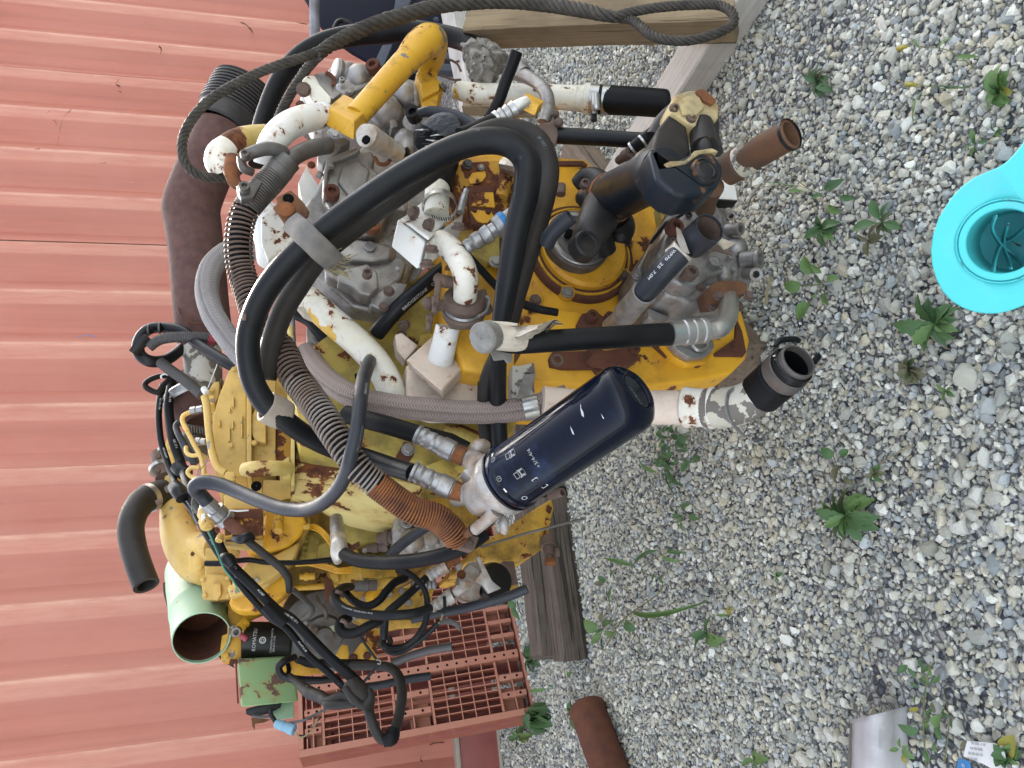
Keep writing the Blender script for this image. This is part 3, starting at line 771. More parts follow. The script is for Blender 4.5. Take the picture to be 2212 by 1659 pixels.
# ---------------------------------------------------------------- steel frame with the round bar, top of the picture
sf = thing('steel_frame', tuple(WL(3.2, 3.3, 0)), 'dark navy steel plate frame with a grey round bar behind the wire rope', 'steel frame')
slab('side_plate', 'steel_dark', sf, 'a', [(430, -40), (575, 210), (640, 295), (850, 445), (1000, 530), (1130, 600), (1240, 420), (1330, 200), (1400, 60), (1400, -40)], 3.5, .03, 3)
slab('rear_plate', 'steel_dark', sf, 'a', [(1230, -40), (1200, 400), (1180, 700), (1450, 700), (1700, 420), (1760, 60), (1760, -40)], 3.7, .03, 3)
slab('strut', 'steel_bluegrey', sf, 'a', [(1200, 380), (1110, 390), (1030, 560), (1090, 640)], 3.4, .03, 2)
slab('strut', 'steel_bluegrey', sf, 'a', [(1380, -40), (1230, -40), (1210, 90), (1330, 60)], 3.45, .03, 2)
for x_, y_ in ((1130, 560), (900, 430)):
    p_ = P('a', x_, y_, 3.53); hexa('frame_leg', 'steel_bluegrey', sf, p_ * np.array([1, 1, 0]), p_ * np.array([1, 1, 0]) + E1 * .05, p_ * np.array([1, 1, 0]) + E2 * .05, p_, .003)
tube('round_bar', 'galv', sf, 'a', [(525, -60), (523, 120), (528, 400)], 11.5, 3.3, n=14)
tube('clamp_ring', 'plastic_black', sf, 'a', [(690, 250), (720, 195), (770, 180), (830, 205), (850, 250)], 5, 3.4, n=10)
bolt(sf, 'a', (1575, 170, 3.6), 5, 'steel_bluegrey')

# ---------------------------------------------------------------- plastic pallet stood on edge
A0 = G('', 1161, 1540); Bq = G('', 1108, 1305); a_ = nrm(Bq - A0); top = P('', 646, 1634, 4.30); u_ = nrm(top - A0)
u_ = nrm(u_ - a_ * u_.dot(a_)); n_ = np.cross(u_, a_); n_ = n_ if n_.dot(CAM - A0) > 0 else -n_
mt_ = MATS['plastic_red'].node_tree; bs_ = mt_.nodes['Principled BSDF']; old_ = bs_.inputs['Base Color'].links[0].from_socket
ge_ = mt_.nodes.new('ShaderNodeNewGeometry'); dt_ = mt_.nodes.new('ShaderNodeVectorMath'); dt_.operation = 'DOT_PRODUCT'; dt_.inputs[1].default_value = tuple(n_)
mt_.links.new(ge_.outputs['Normal'], dt_.inputs[0]); mr_ = mt_.nodes.new('ShaderNodeMapRange'); mr_.inputs[1].default_value = .9; mr_.inputs[2].default_value = .97; mr_.inputs[4].default_value = .8
mt_.links.new(dt_.outputs['Value'], mr_.inputs[0]); mx_ = mt_.nodes.new('ShaderNodeMix'); mx_.data_type = 'RGBA'; mx_.inputs[7].default_value = (.46, .20, .13, 1)   # paler on faces turned out from the deck
mt_.links.new(mr_.outputs[0], mx_.inputs[0]); mt_.links.new(old_, mx_.inputs[6]); mt_.links.new(mx_.outputs[2], bs_.inputs['Base Color'])
PWd, PHt, PTh = 1.15, np.linalg.norm(top - A0), .13
pal = thing('plastic_pallet', tuple(A0), 'brick red plastic lattice pallet stood on edge against the container', 'pallet')
def pbar(name, a0, a1, h0, h1, d0=0., d1=.05, bev=.0015, mat='plastic_red', par=None):
    o = A0 + a_ * a0 + u_ * h0 - n_ * d0
    return hexa(name, mat, par or pal, o, o + a_ * (a1 - a0), o - n_ * (d1 - d0), o + u_ * (h1 - h0), bev, seg=1)
# outer rails
pbar('edge_rail', 0, .035, 0, PHt, 0, PTh); pbar('edge_rail', PWd - .035, PWd, 0, PHt, 0, PTh)
pbar('edge_rail', .036, PWd - .036, 0, .022, .004, PTh - .004); pbar('edge_rail', .036, PWd - .036, PHt - .022, PHt, .004, PTh - .004)
# slots moulded into the long edge
for k in range(9):
    h0 = .12 + k * .105
    pbar('edge_slot', -.0012, .004, h0, h0 + .075, .03, .075, 0, 'rail_red')
aB = [.040, .30, .345, .80, .845, PWd - .040]
def lattice(x0, x1, h0, h1, nx, nh, d=.045):
    for i in range(1, nx):
        x = x0 + (x1 - x0) * i / nx; pbar('lattice_rib', x - .0025, x + .0025, h0, h1, .003, d, 0)
    for j in range(1, nh):
        h = h0 + (h1 - h0) * j / nh; pbar('lattice_rib', x0, x1, h - .0025, h + .0025, .002, d - .004, 0)
def band(x0, x1, h0, h1, holes=0, along='h'):
    o = pbar('deck_band', x0, x1, h0, h1, .001, .05, mat='plastic_face')
    for k in range(holes):
        t = (k + .5) / holes
        x = x0 + (x1 - x0) * (t if along == 'x' else .5); h = h0 + (h1 - h0) * (t if along == 'h' else .5)
        c = A0 + a_ * x + u_ * h + n_ * -.0006
        lathe('drain_hole', 'void', o, c, n_, [(0, .0065), (.0008, .0062), (.0009, .0005)], 10)
# three deck strips along the pallet's height and the cross bands between them
HB = [.03, .16, .50, .69, 1.03, PHt - .03]
for (x0, x1) in ((.036, .30), (.345, .80), (.845, PWd - .036)):
    lattice(x0, x1, .165, .495, 7 if x1 - x0 < .3 else 11, 5)
    lattice(x0, x1, .695, 1.025, 7 if x1 - x0 < .3 else 11, 5)
for x in (.30, .80):
    band(x, x + .045, .03, PHt - .03, 22)
for h in (.155, .495, .682, 1.025):
    band(.036, .298, h, h + .012); band(.347, .798, h, h + .012); band(.847, PWd - .037, h, h + .012)
for x in (.10, .19):
    band(x, x + .03, .51, .68, 2); band(x, x + .03, .03, .154, 2); band(x, x + .03, 1.04, PHt - .03, 2)
for x in (.42, .50, .58, .66, .74, .93, 1.02):
    band(x, x + .022, .51, .68); band(x, x + .022, .03, .154); band(x, x + .022, 1.04, PHt - .03)
for h in (.09, .60, 1.08):
    for x0, x1 in ((.036, .298), (.347, .798), (.847, PWd - .037)):
        pbar('lattice_rib', x0, x1, h - .003, h + .003, .004, .046, 0)
# lower deck and blocks behind
for x in (.036, .27, .50, .73, .96):
    pbar('lower_deck_board', x, x + .15, .03, PHt - .03, PTh - .03, PTh - .012, mat='rail_red')
for h in (.05, .52, 1.0):
    for x in (.05, .48, .92): pbar('block', x, x + .12, h, h + .10, .052, PTh - .032)

# ---------------------------------------------------------------- turquoise lug
lug = thing('lifting_lug', tuple(G('', 2150, 600)), 'turquoise painted steel eye with a pin hole at the right edge of the gravel', 'steel lug')
lp = [(1103, 95), (1090, 140), (1040, 200), (960, 285), (900, 325), (800, 365), (700, 410), (600, 480), (520, 560), (460, 650), (400, 750), (355, 890), (340, 1010), (350, 1130),
      (385, 1250), (440, 1350), (510, 1425), (600, 1480), (700, 1515), (800, 1528), (900, 1525), (1000, 1500), (1103, 1460), (1350, 1330), (1520, 1150), (1560, 950), (1500, 700), (1400, 350), (1400, -100), (1103, -100)]
LD = .80
ln = nrm((CAM - P('y', 900, 900, LD)) + EZ * .25)
def LP(x, y, off=0.):       # points on the lug's face
    xx, yy = px('y', x, y); d = ray(xx, yy); c = P('y', 900, 900, LD); t = (c - CAM).dot(ln) / d.dot(ln)
    return CAM + d * t + ln * off
bm = bmesh.new(); f = bm.faces.new([bm.verts.new(LP(*q)) for q in lp])
e = bmesh.ops.extrude_face_region(bm, geom=[f]); bmesh.ops.translate(bm, vec=Vector(-ln * .035), verts=[q for q in e['geom'] if isinstance(q, bmesh.types.BMVert)])
bmesh.ops.bevel(bm, geom=bm.edges[:], offset=.004, segments=3, affect='EDGES', profile=.6)
cx = LP(930, 935)
plate = bmobj('plate', bm, 'turquoise', lug, 30)
rr_ = .5 * np.linalg.norm(LP(625, 935) - LP(1235, 935))
cut = lathe('cutter', 'void', None, cx - ln * .2, ln, [(0, 0), (0, rr_), (.4, rr_), (.4, 0)], 48)
mod = plate.modifiers.new('hole', 'BOOLEAN'); mod.object = cut; mod.solver = 'EXACT'
bpy.context.view_layer.update()
nm = bpy.data.meshes.new_from_object(plate.evaluated_get(bpy.context.evaluated_depsgraph_get())); plate.modifiers.clear(); plate.data = nm
bpy.data.objects.remove(cut)
bsh = lathe('bush', 'turquoise', lug, cx - ln * .09, ln, [(0, rr_ * .99), (.0905, rr_ * 1.22), (.0935, rr_ * 1.2), (.0938, rr_ * 1.16), (.0938, rr_ * 1.02), (.092, rr_ * .99), (.06, rr_ * .985), (0, rr_ * .97), (-.03, rr_ * .93), (-.03, .001)], 48)
lathe('weld_ring', 'turquoise', lug, cx, ln, [(.0, rr_ * 1.30), (.003, rr_ * 1.29), (.0035, rr_ * 1.265), (.002, rr_ * 1.245), (.0, rr_ * 1.24)], 48)
def lugtube(pts, r, mat): 
    C = catmull([LP(*q[:2], off=-q[2]) for q in pts], 6); V, F, uv, _ = sweep(C, np.full(len(C), r), 8); mesh('grease_groove', V, F, mat, lug, 60, uv)
for g_ in ([(850, 720, .02), (800, 830, .05), (850, 960, .085), (960, 1060, .09), (1040, 1130, .07)], [(1100, 800, .04), (960, 900, .08), (850, 960, .088), (820, 1080, .06), (830, 1180, .02)], [(930, 780, .05), (870, 960, .09), (930, 1110, .07), (970, 1160, .03)]):
    lugtube(g_, .0022, 'turquoise_dark'); lugtube([(q[0] + 16, q[1] + 3, q[2]) for q in g_], .0018, 'turquoise')
# the lug runs on into a heavier boss below
C = np.array([LP(1180, 1000, -.05), LP(1180, 1000, -.19)])
lathe('boss', 'turquoise', lug, cx - ln * .035, -ln, [(0, rr_ * 1.75), (.06, rr_ * 1.7), (.30, rr_ * 1.6)], 40)

# ---------------------------------------------------------------- things lying about
c0 = G('', 1268, 1530, .075); c1 = G('', 1316, 1660, .075)
pipe = thing('rusty_pipe', tuple(c0 * .5 + c1 * .5), 'short rust brown steel pipe lying on the gravel near the pallet', 'pipe')
ax = nrm(c1 - c0); lathe('pipe_tube', 'rust', pipe, c0, ax, [(.02, .060), (0, .0605), (-.004, .068), (.0, .072), (.012, .074), (.018, .070), (.5, .070), (.95, .070)], 32)
lathe('end_plug', 'rust', pipe, c0 + ax * .018, ax, [(0, .001), (0, .060)], 24)
# curled sheet
sh = thing('plastic_sheet', tuple(G('', 1890, 1600)), 'curled dirty white plastic sheet half rolled over on the gravel', 'sheet')
def sheetmesh(name, rows, mat):
    n = len(rows[0]); V = [q for r in rows for q in r]; F = []
    for i in range(len(rows) - 1):
        for j in range(n - 1): F.append((i * n + j, i * n + j + 1, (i + 1) * n + j + 1, (i + 1) * n + j))
    o = mesh(name, V, F, mat, sh, 60); s = o.modifiers.new('thickness', 'SOLIDIFY'); s.thickness = .0018; return o
rows = []
for i in range(13):
    t = i / 12; row = []
    for j in range(9):
        s_ = j / 8
        x = 1838 + 120 * s_ - 8 * t + 14 * t * s_ ; y = 1556 + 150 * t - 30 * s_ * (1 - t)
        z = .10 * math.sin(math.pi * min(1, .16 + .9 * s_)) * (1 - .25 * t) + .004 + .01 * mnoise.noise(Vector((s_ * 3, t * 3, 1)))
        row.append(G('', x, y, z))
    rows.append(row)
sheetmesh('curled_top', rows, 'sheet_white')
rows = [[G('', 1836 + 60 * s_ - 8 * t, 1562 + 150 * t + 20 * s_, .06 * (1 - s_) * math.cos(s_ * 1.3) + .004) for s_ in np.linspace(0, 1, 7)] for t in np.linspace(0, 1, 9)]
sheetmesh('underside', rows, 'sheet_under')
# printed label scrap
lab = thing('label_scrap', tuple(G('', 2140, 1625)), 'torn printed white label with rows of digits lying by the weeds', 'paper scrap')
def flatpoly(name, mat, par, pts, z, bend=.006):
    V = [G('', x, y, z + bend * mnoise.noise(Vector((x * .05, y * .05, 2)))) for x, y in pts]
    o = mesh(name, V, [tuple(range(len(V)))], mat, par, None); m_ = o.modifiers.new('thickness', 'SOLIDIFY'); m_.thickness = .0012; return o
pp = flatpoly('paper', 'paint_white', lab, [(2090, 1601), (2120, 1603), (2150, 1606), (2166, 1612), (2172, 1632), (2176, 1665), (2150, 1664), (2124, 1650), (2082, 1634)], .030, .002)
def gtext(s, x, y, dx, dy, size, mat, par, z=.034):
    a = G('', x, y, z); b = G('', x + dx, y + dy, z); X = nrm(b - a); Y = nrm(np.cross(EZ, X)); Vt, Ft = textmesh(s, size * mpp(a))
    mesh('lettering', [a + X * q[0] + Y * q[1] for q in Vt], Ft, mat, par, None)
for k, t in enumerate(('00 000 -110', '-00 00-000', '00-00-00 00', '00 00-00')):
    gtext(t, 2098 - 3 * k, 1608 + 11 * k, 10, 1.5, 8, 'paint_black', lab)
flatpoly('blue_strip', 'sticker_blue', lab, [(2072, 1638), (2096, 1645), (2100, 1668), (2066, 1668)], .022, .002)
gtext('ES', 2078, 1657, 10, 1.5, 9, 'paint_white', lab, .026)
# loose straws and a stick
for i, (a, b, lb) in enumerate((((1655, 660), (1668, 598), 'flat bleached wood splinter on the gravel below the aluminium pump'), ((2078, 445), (2122, 490), 'dry grey twig lying by the turquoise lug'), ((1905, 1000), (1975, 962), 'thin dry stalk lying below the broad leaved rosette'))):
    p0, p1 = G('', *a, .02), G('', *b, .02)
    C = catmull([p0, (p0 + p1) / 2 + EZ * .006, p1], 6); V, F, uv, _ = sweep(C, np.full(len(C), .004 if i < 2 else .0015), 6, .5)
    tag(mesh('dry_stick', V, F, 'straw', None, 50, uv, base=p0), lb, 'stick')

# ---------------------------------------------------------------- weeds
LEAFM = {}
def leafmesh(kind, mat):
    if (kind, mat) in LEAFM: return LEAFM[(kind, mat)]
    n = 9; V = []; F = []; rr = random.Random(len(LEAFM))
    for i in range(n + 1):
        t = i / n
        if kind == 'ovate': wd = .30 * math.sin(math.pi * min(1, t ** .8)) ** .8
        elif kind == 'lance': wd = .15 * math.sin(math.pi * t ** .75) ** .9
        elif kind == 'spoon': wd = .26 * (math.sin(math.pi * t ** 1.7) ** .75 if t > .3 else .12 + .2 * t)
        elif kind == 'serrate': wd = (.25 * math.sin(math.pi * t ** 1.15) ** .7 + .02) * (1.16 if i % 2 else .84)
        elif kind == 'heart': wd = .46 * math.sin(math.pi * min(1, (t * .86 + .14))) ** .6
        else: wd = .022 * (1 - t) ** .6 + .001        # grass blade
        if kind != 'grass': wd = max(wd, .012)
        z = .10 * math.sin(math.pi * t * .9) - .16 * t * t
        if kind == 'grass': z = .35 * math.sin(math.pi * t * .75)
        for s_ in (-1, -.5, 0, .5, 1):
            V.append((t, s_ * wd, z + (.10 * abs(s_) * wd * 3 if kind != 'grass' else .4 * abs(s_) * wd) + rr.uniform(-.008, .008) * (kind != 'grass')))
    for i in range(n):
        for j in range(4): F.append((i * 5 + j, i * 5 + j + 1, (i + 1) * 5 + j + 1, (i + 1) * 5 + j))
    me = bpy.data.meshes.new('leaf'); me.from_pydata(V, [], F); me.materials.append(MATS[mat])
    me.polygons.foreach_set('use_smooth', [True] * len(me.polygons)); LEAFM[(kind, mat)] = me; return me

def plant(name, x, y, label, leaves, stems=(), cat='weed', seed=0):
    """leaves: (tip x, tip y, kind, mat[, root x, root y, lift]) in picture px on the ground"""
    rr = random.Random(seed + int(x)); base = G('', x, y)
    t = thing(name, tuple(base), label, cat, 'weeds in the gravel')
    for q in leaves:
        tx, ty, kind, mat = q[:4]; rx, ry = (q[4], q[5]) if len(q) > 5 else (x, y); lift = q[6] if len(q) > 6 else rr.uniform(.018, .05)
        a = G('', rx, ry, .024 if len(q) <= 5 else max(.02, lift)); dr = nrm(ray(tx, ty)); b = CAM + dr * (a - CAM).dot(dr)
        if b[2] < .012: b = G('', tx, ty, .012)
        g = G('', tx, ty, lift + .01); b = b * .75 + g * .25 if kind != 'grass' else b * .4 + g * .6
        d = b - a; L = float(np.linalg.norm(d)); X = nrm(d); Y = nrm(np.cross(EZ, X)); Z = np.cross(X, Y)
        o = bpy.data.objects.new('leaf', leafmesh(kind, mat)); COL.objects.link(o); o.parent = t
        mw = Matrix.Identity(4)
        for k in range(3): mw[k][0] = X[k]; mw[k][1] = Y[k]; mw[k][2] = Z[k]; mw[k][3] = a[k] - base[k]
        o.matrix_local = mw @ Matrix.Rotation(rr.uniform(-.5, .5), 4, 'X') @ Matrix.Diagonal((L, min(L, .075) * rr.uniform(.7, .95), L, 1))
    for pts, r, mat in stems:
        C = catmull([G('', p[0], p[1], p[2] if len(p) > 2 else .03) for p in pts], 6)
        V, F, uv, _ = sweep(C, np.linspace(r, r * .5, len(C)), 6); mesh('stem', V, F, mat, t, 60, uv)
    return t
def rosette(x, y, n, r, kind, mats, seed=0, a0=0., spread=6.283):
    rr = random.Random(seed); out = []
    for i in range(n):
        a = a0 + spread * (i + rr.uniform(-.25, .25)) / n; l = r * rr.uniform(.7, 1.08)
        out.append((x + l * math.cos(a), y + l * math.sin(a), kind, rr.choice(mats)))
    return out
LF, LL, LDK, LU, LY = 'leaf', 'leaf_light', 'leaf_dark', 'leaf_dull', 'leaf_yellow'
plant('broadleaf_weed', 1826, 1114, 'largest bright green rosette of toothed leaves, alone in the lower middle of the gravel', rosette(1826, 1114, 12, 66, 'serrate', [LF, LF, LL]) + rosette(1826, 1114, 7, 40, 'serrate', [LL, LF], 4))
plant('broadleaf_weed', 2018, 700, 'rosette of long pointed leaves touching the left edge of the turquoise lug', [(1928, 706, 'serrate', LF), (1975, 640, 'serrate', LF), (1972, 745, 'serrate', LL), (1990, 758, 'serrate', LF), (2058, 735, 'serrate', LF), (2068, 662, 'ovate', LF), (2050, 655, 'ovate', LF), (2062, 690, 'spoon', LF), (2040, 748, 'ovate', LDK), (2000, 645, 'serrate', LDK), (2066, 715, 'ovate', LL)], [([(1980, 700), (2030, 745), (2062, 758, .05)], .0013, 'straw')])
plant('broadleaf_weed', 1778, 615, 'sprawling weed with round lobed leaves over a white stone near the aluminium pump', [(1733, 555, 'heart', LL, 1752, 590, .05), (1692, 617, 'heart', LL, 1728, 618, .04), (1812, 600, 'heart', LL, 1786, 606, .05), (1788, 660, 'heart', LL, 1782, 632, .05), (1722, 690, 'heart', LL, 1745, 655, .04), (1752, 640, 'ovate', LL, 1764, 640, .04), (1750, 572, 'ovate', LL, 1775, 590, .05), (1760, 600, 'ovate', LF, 1776, 612, .03)],
      [([(1778, 615), (1757, 588, .04)], .002, 'stem'), ([(1778, 615), (1728, 618, .04)], .002, 'stem'), ([(1778, 618), (1745, 660, .04)], .002, 'stem')])
plant('broadleaf_weed', 1795, 425, 'weed with glossy pointed oval leaves on thin stalks right of the rusty stub pipe', [(1822, 388, 'ovate', LDK, 1780, 410, .06), (1750, 430, 'ovate', LF, 1775, 420, .05), (1846, 430, 'ovate', LF, 1815, 425, .05), (1815, 462, 'ovate', LL, 1788, 445, .04), (1800, 405, 'ovate', LF, 1790, 420, .05)], [([(1700, 372, .02), (1750, 410, .03), (1795, 425)], .0014, 'stem'), ([(1768, 440), (1812, 330, .06)], .0009, 'straw')])
plant('broadleaf_weed', 1775, 492, 'cluster of overlapping dark green oval leaves below the glossy leaved weed', [(1735, 515, 'ovate', LF), (1762, 466, 'ovate', LDK), (1758, 490, 'heart', LF), (1812, 480, 'ovate', LF), (1780, 535, 'ovate', LF), (1800, 520, 'ovate', LL), (1745, 500, 'ovate', LDK), (1795, 505, 'heart', LF), (1770, 478, 'ovate', LF), (1808, 495, 'ovate', LDK)])
plant('broadleaf_weed', 1906, 482, 'star shaped rosette of spoon leaves half way between shaft and turquoise lug', [(1838, 495, 'spoon', LF), (1880, 433, 'spoon', LF), (1915, 437, 'spoon', LF), (1942, 492, 'spoon', LF), (1925, 455, 'ovate', LDK), (1920, 505, 'ovate', LF), (1895, 512, 'ovate', LU), (1870, 515, 'ovate', LU)])
plant('broadleaf_weed', 1876, 520, 'small brownish green weed with three leaves under the star shaped rosette', [(1850, 508, 'ovate', LU), (1905, 510, 'ovate', LU), (1872, 554, 'ovate', LU)])
plant('broadleaf_weed', 2108, 312, 'five leaved pale green weed above the neck of the turquoise lug', [(2098, 280, 'spoon', LL), (2078, 325, 'spoon', LF), (2096, 338, 'spoon', LL), (2132, 305, 'spoon', LF), (2100, 298, 'ovate', LF), (2112, 335, 'ovate', LL)])
plant('broadleaf_weed', 2152, 285, 'tiny four leaved weed just above the five leaved one at the right edge', [(2140, 268, 'ovate', LL), (2168, 280, 'ovate', LF), (2142, 298, 'ovate', LF), (2160, 297, 'ovate', LL)])
plant('clover', 2155, 198, 'pale clover patch with heart leaflets and one red leaf near the right edge', rosette(2150, 180, 6, 26, 'heart', [LL, LF], 1) + rosette(2150, 215, 6, 28, 'heart', [LL, LF], 2) + rosette(2158, 155, 4, 20, 'heart', [LL], 3) + [(2185, 200, 'heart', LY)], cat='clover')
plant('clover', 1965, 805, 'small reddish brown clover patch under the turquoise lug', rosette(1960, 795, 7, 28, 'heart', [LU, LU, LF], 6) + rosette(1975, 815, 5, 22, 'heart', [LU], 8), cat='clover')
plant('broadleaf_weed', 2045, 845, 'little three leaved weed below the reddish clover', [(2022, 832, 'ovate', LL), (2058, 838, 'ovate', LL), (2035, 865, 'ovate', LL), (2062, 858, 'ovate', LF)])
plant('broadleaf_weed', 1805, 1005, 'two leaved weed with a dull purple leaf under the open black pipe mouth', [(1772, 970, 'heart', LF, 1800, 985, .04), (1832, 972, 'heart', LF, 1815, 985, .04), (1800, 1040, 'ovate', LU, 1812, 1005, .03), (1846, 1048, 'ovate', LU, 1822, 1030, .03)], [([(1800, 985), (1810, 1010), (1830, 1040)], .0013, 'stem')])
rr = random.Random(3)
lv = []
for _ in range(46):
    x0, y0 = 1455 + rr.uniform(-42, 42), 965 + rr.uniform(-32, 42); a = rr.uniform(0, 6.28); l = rr.uniform(12, 24)
    lv.append((x0 + l * math.cos(a), y0 + l * math.sin(a), rr.choice(['ovate', 'heart', 'serrate']), rr.choice([LF, LDK, LDK]), x0, y0, rr.uniform(.02, .10)))
plant('broadleaf_weed', 1455, 968, 'dark leafy clump growing under the white pipe beside the black filter', lv)
plant('broadleaf_weed', 1475, 1115, 'small weed with paired oval leaves on the gravel below the leafy clump', [(1445, 1090, 'ovate', LF, 1458, 1108, .03), (1490, 1088, 'ovate', LF, 1472, 1100, .03), (1508, 1122, 'ovate', LF, 1488, 1115, .03), (1475, 1148, 'ovate', LL, 1472, 1128, .03), (1462, 1130, 'ovate', LL), (1450, 1112, 'ovate', LF)])
plant('grass_tuft', 1440, 1000, 'long thin grass stalks and runners trailing from the white pipe clamp', [(1375, 995, 'lance', LL, 1418, 1020, .06), (1385, 1095, 'grass', LL, 1412, 1025, .07), (1448, 1060, 'ovate', LF, 1450, 1035, .04), (1465, 1052, 'ovate', LDK), (1455, 1080, 'lance', LF)], [([(1415, 1022), (1480, 1000, .05), (1610, 945, .05)], .0012, 'stem'), ([(1500, 985), (1600, 1020, .04), (1690, 960, .03)], .001, 'straw'), ([(1520, 1000), (1640, 990, .05), (1720, 1010, .02)], .001, 'straw'), ([(1415, 1025), (1380, 1110, .04)], .0013, 'stem')], 'grass')
plant('broadleaf_weed', 1303, 1360, 'bushy green and purple leaved weed at the end of the timbers', [(1258, 1345, 'heart', LL, 1290, 1355, .05), (1300, 1322, 'heart', LU, 1302, 1345, .05), (1330, 1370, 'heart', LL, 1308, 1365, .05), (1275, 1395, 'heart', LL, 1300, 1375, .05), (1305, 1412, 'ovate', LF, 1302, 1375, .05), (1320, 1340, 'ovate', LF), (1372, 1360, 'heart', LF, 1350, 1345, .06), (1285, 1372, 'ovate', LF)], [([(1303, 1360), (1335, 1355, .05), (1370, 1345, .06)], .0013, 'stem')])
plant('grass_tuft', 1310, 1390, 'tall arching grass with a thick green stem over the gravel past the timbers', [(1510, 1315, 'lance', LL, 1360, 1318, .12), (1440, 1338, 'grass', LL, 1340, 1345, .08), (1355, 1225, 'grass', LF, 1345, 1322, .14), (1372, 1225, 'grass', LL, 1370, 1300, .14), (1480, 1408, 'grass', LF, 1375, 1370, .08), (1400, 1435, 'grass', LL, 1320, 1405, .05), (1430, 1330, 'lance', LL, 1410, 1300, .1), (1490, 1430, 'grass', LL, 1390, 1400, .06)],
      [([(1310, 1395), (1345, 1340, .08), (1420, 1285, .14), (1432, 1255, .14)], .003, 'stem')], 'grass')
plant('broadleaf_weed', 1425, 1245, 'upright weed with long dull leaves leaning up from the gravel above the arching grass', [(1408, 1258, 'ovate', LF, 1415, 1240, .08), (1430, 1262, 'serrate', LF, 1425, 1240, .08), (1360, 1220, 'lance', LF, 1420, 1190, .12), (1480, 1195, 'lance', LF, 1440, 1190, .12), (1470, 1215, 'lance', LL, 1430, 1200, .1), (1300, 1205, 'lance', LL, 1370, 1222, .1)], [([(1425, 1250), (1385, 1230, .06), (1440, 1195, .12), (1510, 1185, .10)], .002, 'stem')])
plant('broadleaf_weed', 1325, 1255, 'purplish narrow leaved weed hugging the long side of the timber', [(1290, 1248, 'ovate', LF, 1310, 1255, .05), (1282, 1262, 'ovate', LU, 1305, 1258, .05), (1310, 1290, 'lance', LU, 1315, 1262, .05), (1315, 1308, 'lance', LF, 1320, 1270, .04), (1325, 1230, 'ovate', LF, 1320, 1250, .05)])
plant('broadleaf_weed', 1528, 1368, 'five leaved green weed on open gravel right of the arching grass', [(1490, 1375, 'ovate', LF), (1530, 1332, 'ovate', LF), (1562, 1385, 'ovate', LL), (1540, 1388, 'ovate', LF), (1495, 1405, 'ovate', LF), (1520, 1360, 'heart', LF), (1550, 1395, 'heart', LL)])
plant('broadleaf_weed', 1572, 1330, 'little yellowing sprig beside the five leaved weed', [(1585, 1312, 'lance', LY), (1568, 1345, 'lance', LL), (1545, 1330, 'lance', LL), (1575, 1305, 'lance', LY)])
plant('broadleaf_weed', 1155, 1552, 'dark green lobed weed growing under the lower corner of the red pallet', rosette(1155, 1552, 12, 36, 'heart', [LDK, LF], 9) + rosette(1160, 1560, 6, 22, 'heart', [LF], 10))
plant('broadleaf_weed', 1122, 1590, 'thin sprig with serrated leaves against the container base', rosette(1120, 1590, 7, 26, 'serrate', [LF, LL], 12))
plant('broadleaf_weed', 1238, 1540, 'upright leafy weed between the red pallet and the rusty pipe', [(1232, 1506, 'ovate', LF, 1238, 1530, .06), (1222, 1532, 'ovate', LF), (1252, 1525, 'ovate', LF), (1245, 1560, 'ovate', LF), (1222, 1555, 'ovate', LDK), (1240, 1578, 'ovate', LF), (1256, 1548, 'ovate', LDK), (1228, 1518, 'heart', LF)], [([(1240, 1575), (1215, 1545, .08), (1200, 1520, .12)], .0012, 'stem'), ([(1235, 1570), (1240, 1500, .1)], .001, 'stem')])
plant('broadleaf_weed', 1195, 1482, 'lone runner with narrow leaves crossing the pallet corner', [(1136, 1494, 'lance', LL, 1182, 1488, .05), (1180, 1478, 'ovate', LF), (1235, 1452, 'ovate', LL, 1225, 1462, .03)], [([(1160, 1508), (1200, 1490, .03), (1240, 1452, .03)], .001, 'straw')])
plant('broadleaf_weed', 1112, 1312, 'broad leaf poking up between the red pallet and the timber', [(1120, 1338, 'heart', LF, 1112, 1305, .10), (1095, 1302, 'heart', LF, 1115, 1308, .10), (1128, 1330, 'ovate', LU, 1122, 1312, .08), (1118, 1296, 'ovate', LF, 1122, 1312, .08)])
plant('broadleaf_weed', 1140, 1425, 'creeping dark leaves squeezed between the timber end and the pallet', rosette(1142, 1400, 6, 20, 'ovate', [LDK, LF], 2) + rosette(1148, 1440, 6, 18, 'ovate', [LDK], 3))
rr = random.Random(31); lv = []
for _ in range(26):
    t = rr.random(); cx_ = 1995 + 40 * t + rr.uniform(-45, 45); cy_ = 1435 + 190 * t
    a = rr.uniform(0, 6.28); l = rr.uniform(18, 32)
    lv.append((cx_ + l * math.cos(a), cy_ + l * math.sin(a), rr.choice(['ovate', 'ovate', 'serrate']), rr.choice([LF, LL, LDK, LF, LU]), cx_, cy_, rr.uniform(.03, .12)))
lv += [(1938, 1568, 'ovate', LF, 1985, 1580, .1), (1962, 1535, 'ovate', LY, 1985, 1530, .08), (2030, 1545, 'heart', LL, 2018, 1570, .1), (2000, 1515, 'ovate', LL, 2000, 1490, .1)]
plant('broadleaf_weed', 2010, 1530, 'tall straggling leafy weed beside the curled white sheet', lv, [([(2000, 1650), (1995, 1570, .06), (1998, 1500, .08), (2010, 1430, .08)], .002, 'stem'), ([(2040, 1650), (2050, 1560, .08), (2040, 1500, .08)], .0016, 'stem'), ([(2005, 1560, .06), (1950, 1570, .1)], .0013, 'stem')])
plant('broadleaf_weed', 1938, 1622, 'pale young shoot growing in front of the curled sheet', [(1942, 1595, 'ovate', LL, 1945, 1615, .13), (1920, 1622, 'ovate', LL, 1942, 1618, .13), (1975, 1640, 'ovate', LL, 1948, 1620, .13), (1962, 1612, 'ovate', LL, 1948, 1616, .13), (1958, 1652, 'ovate', LY, 1950, 1630, .13)])
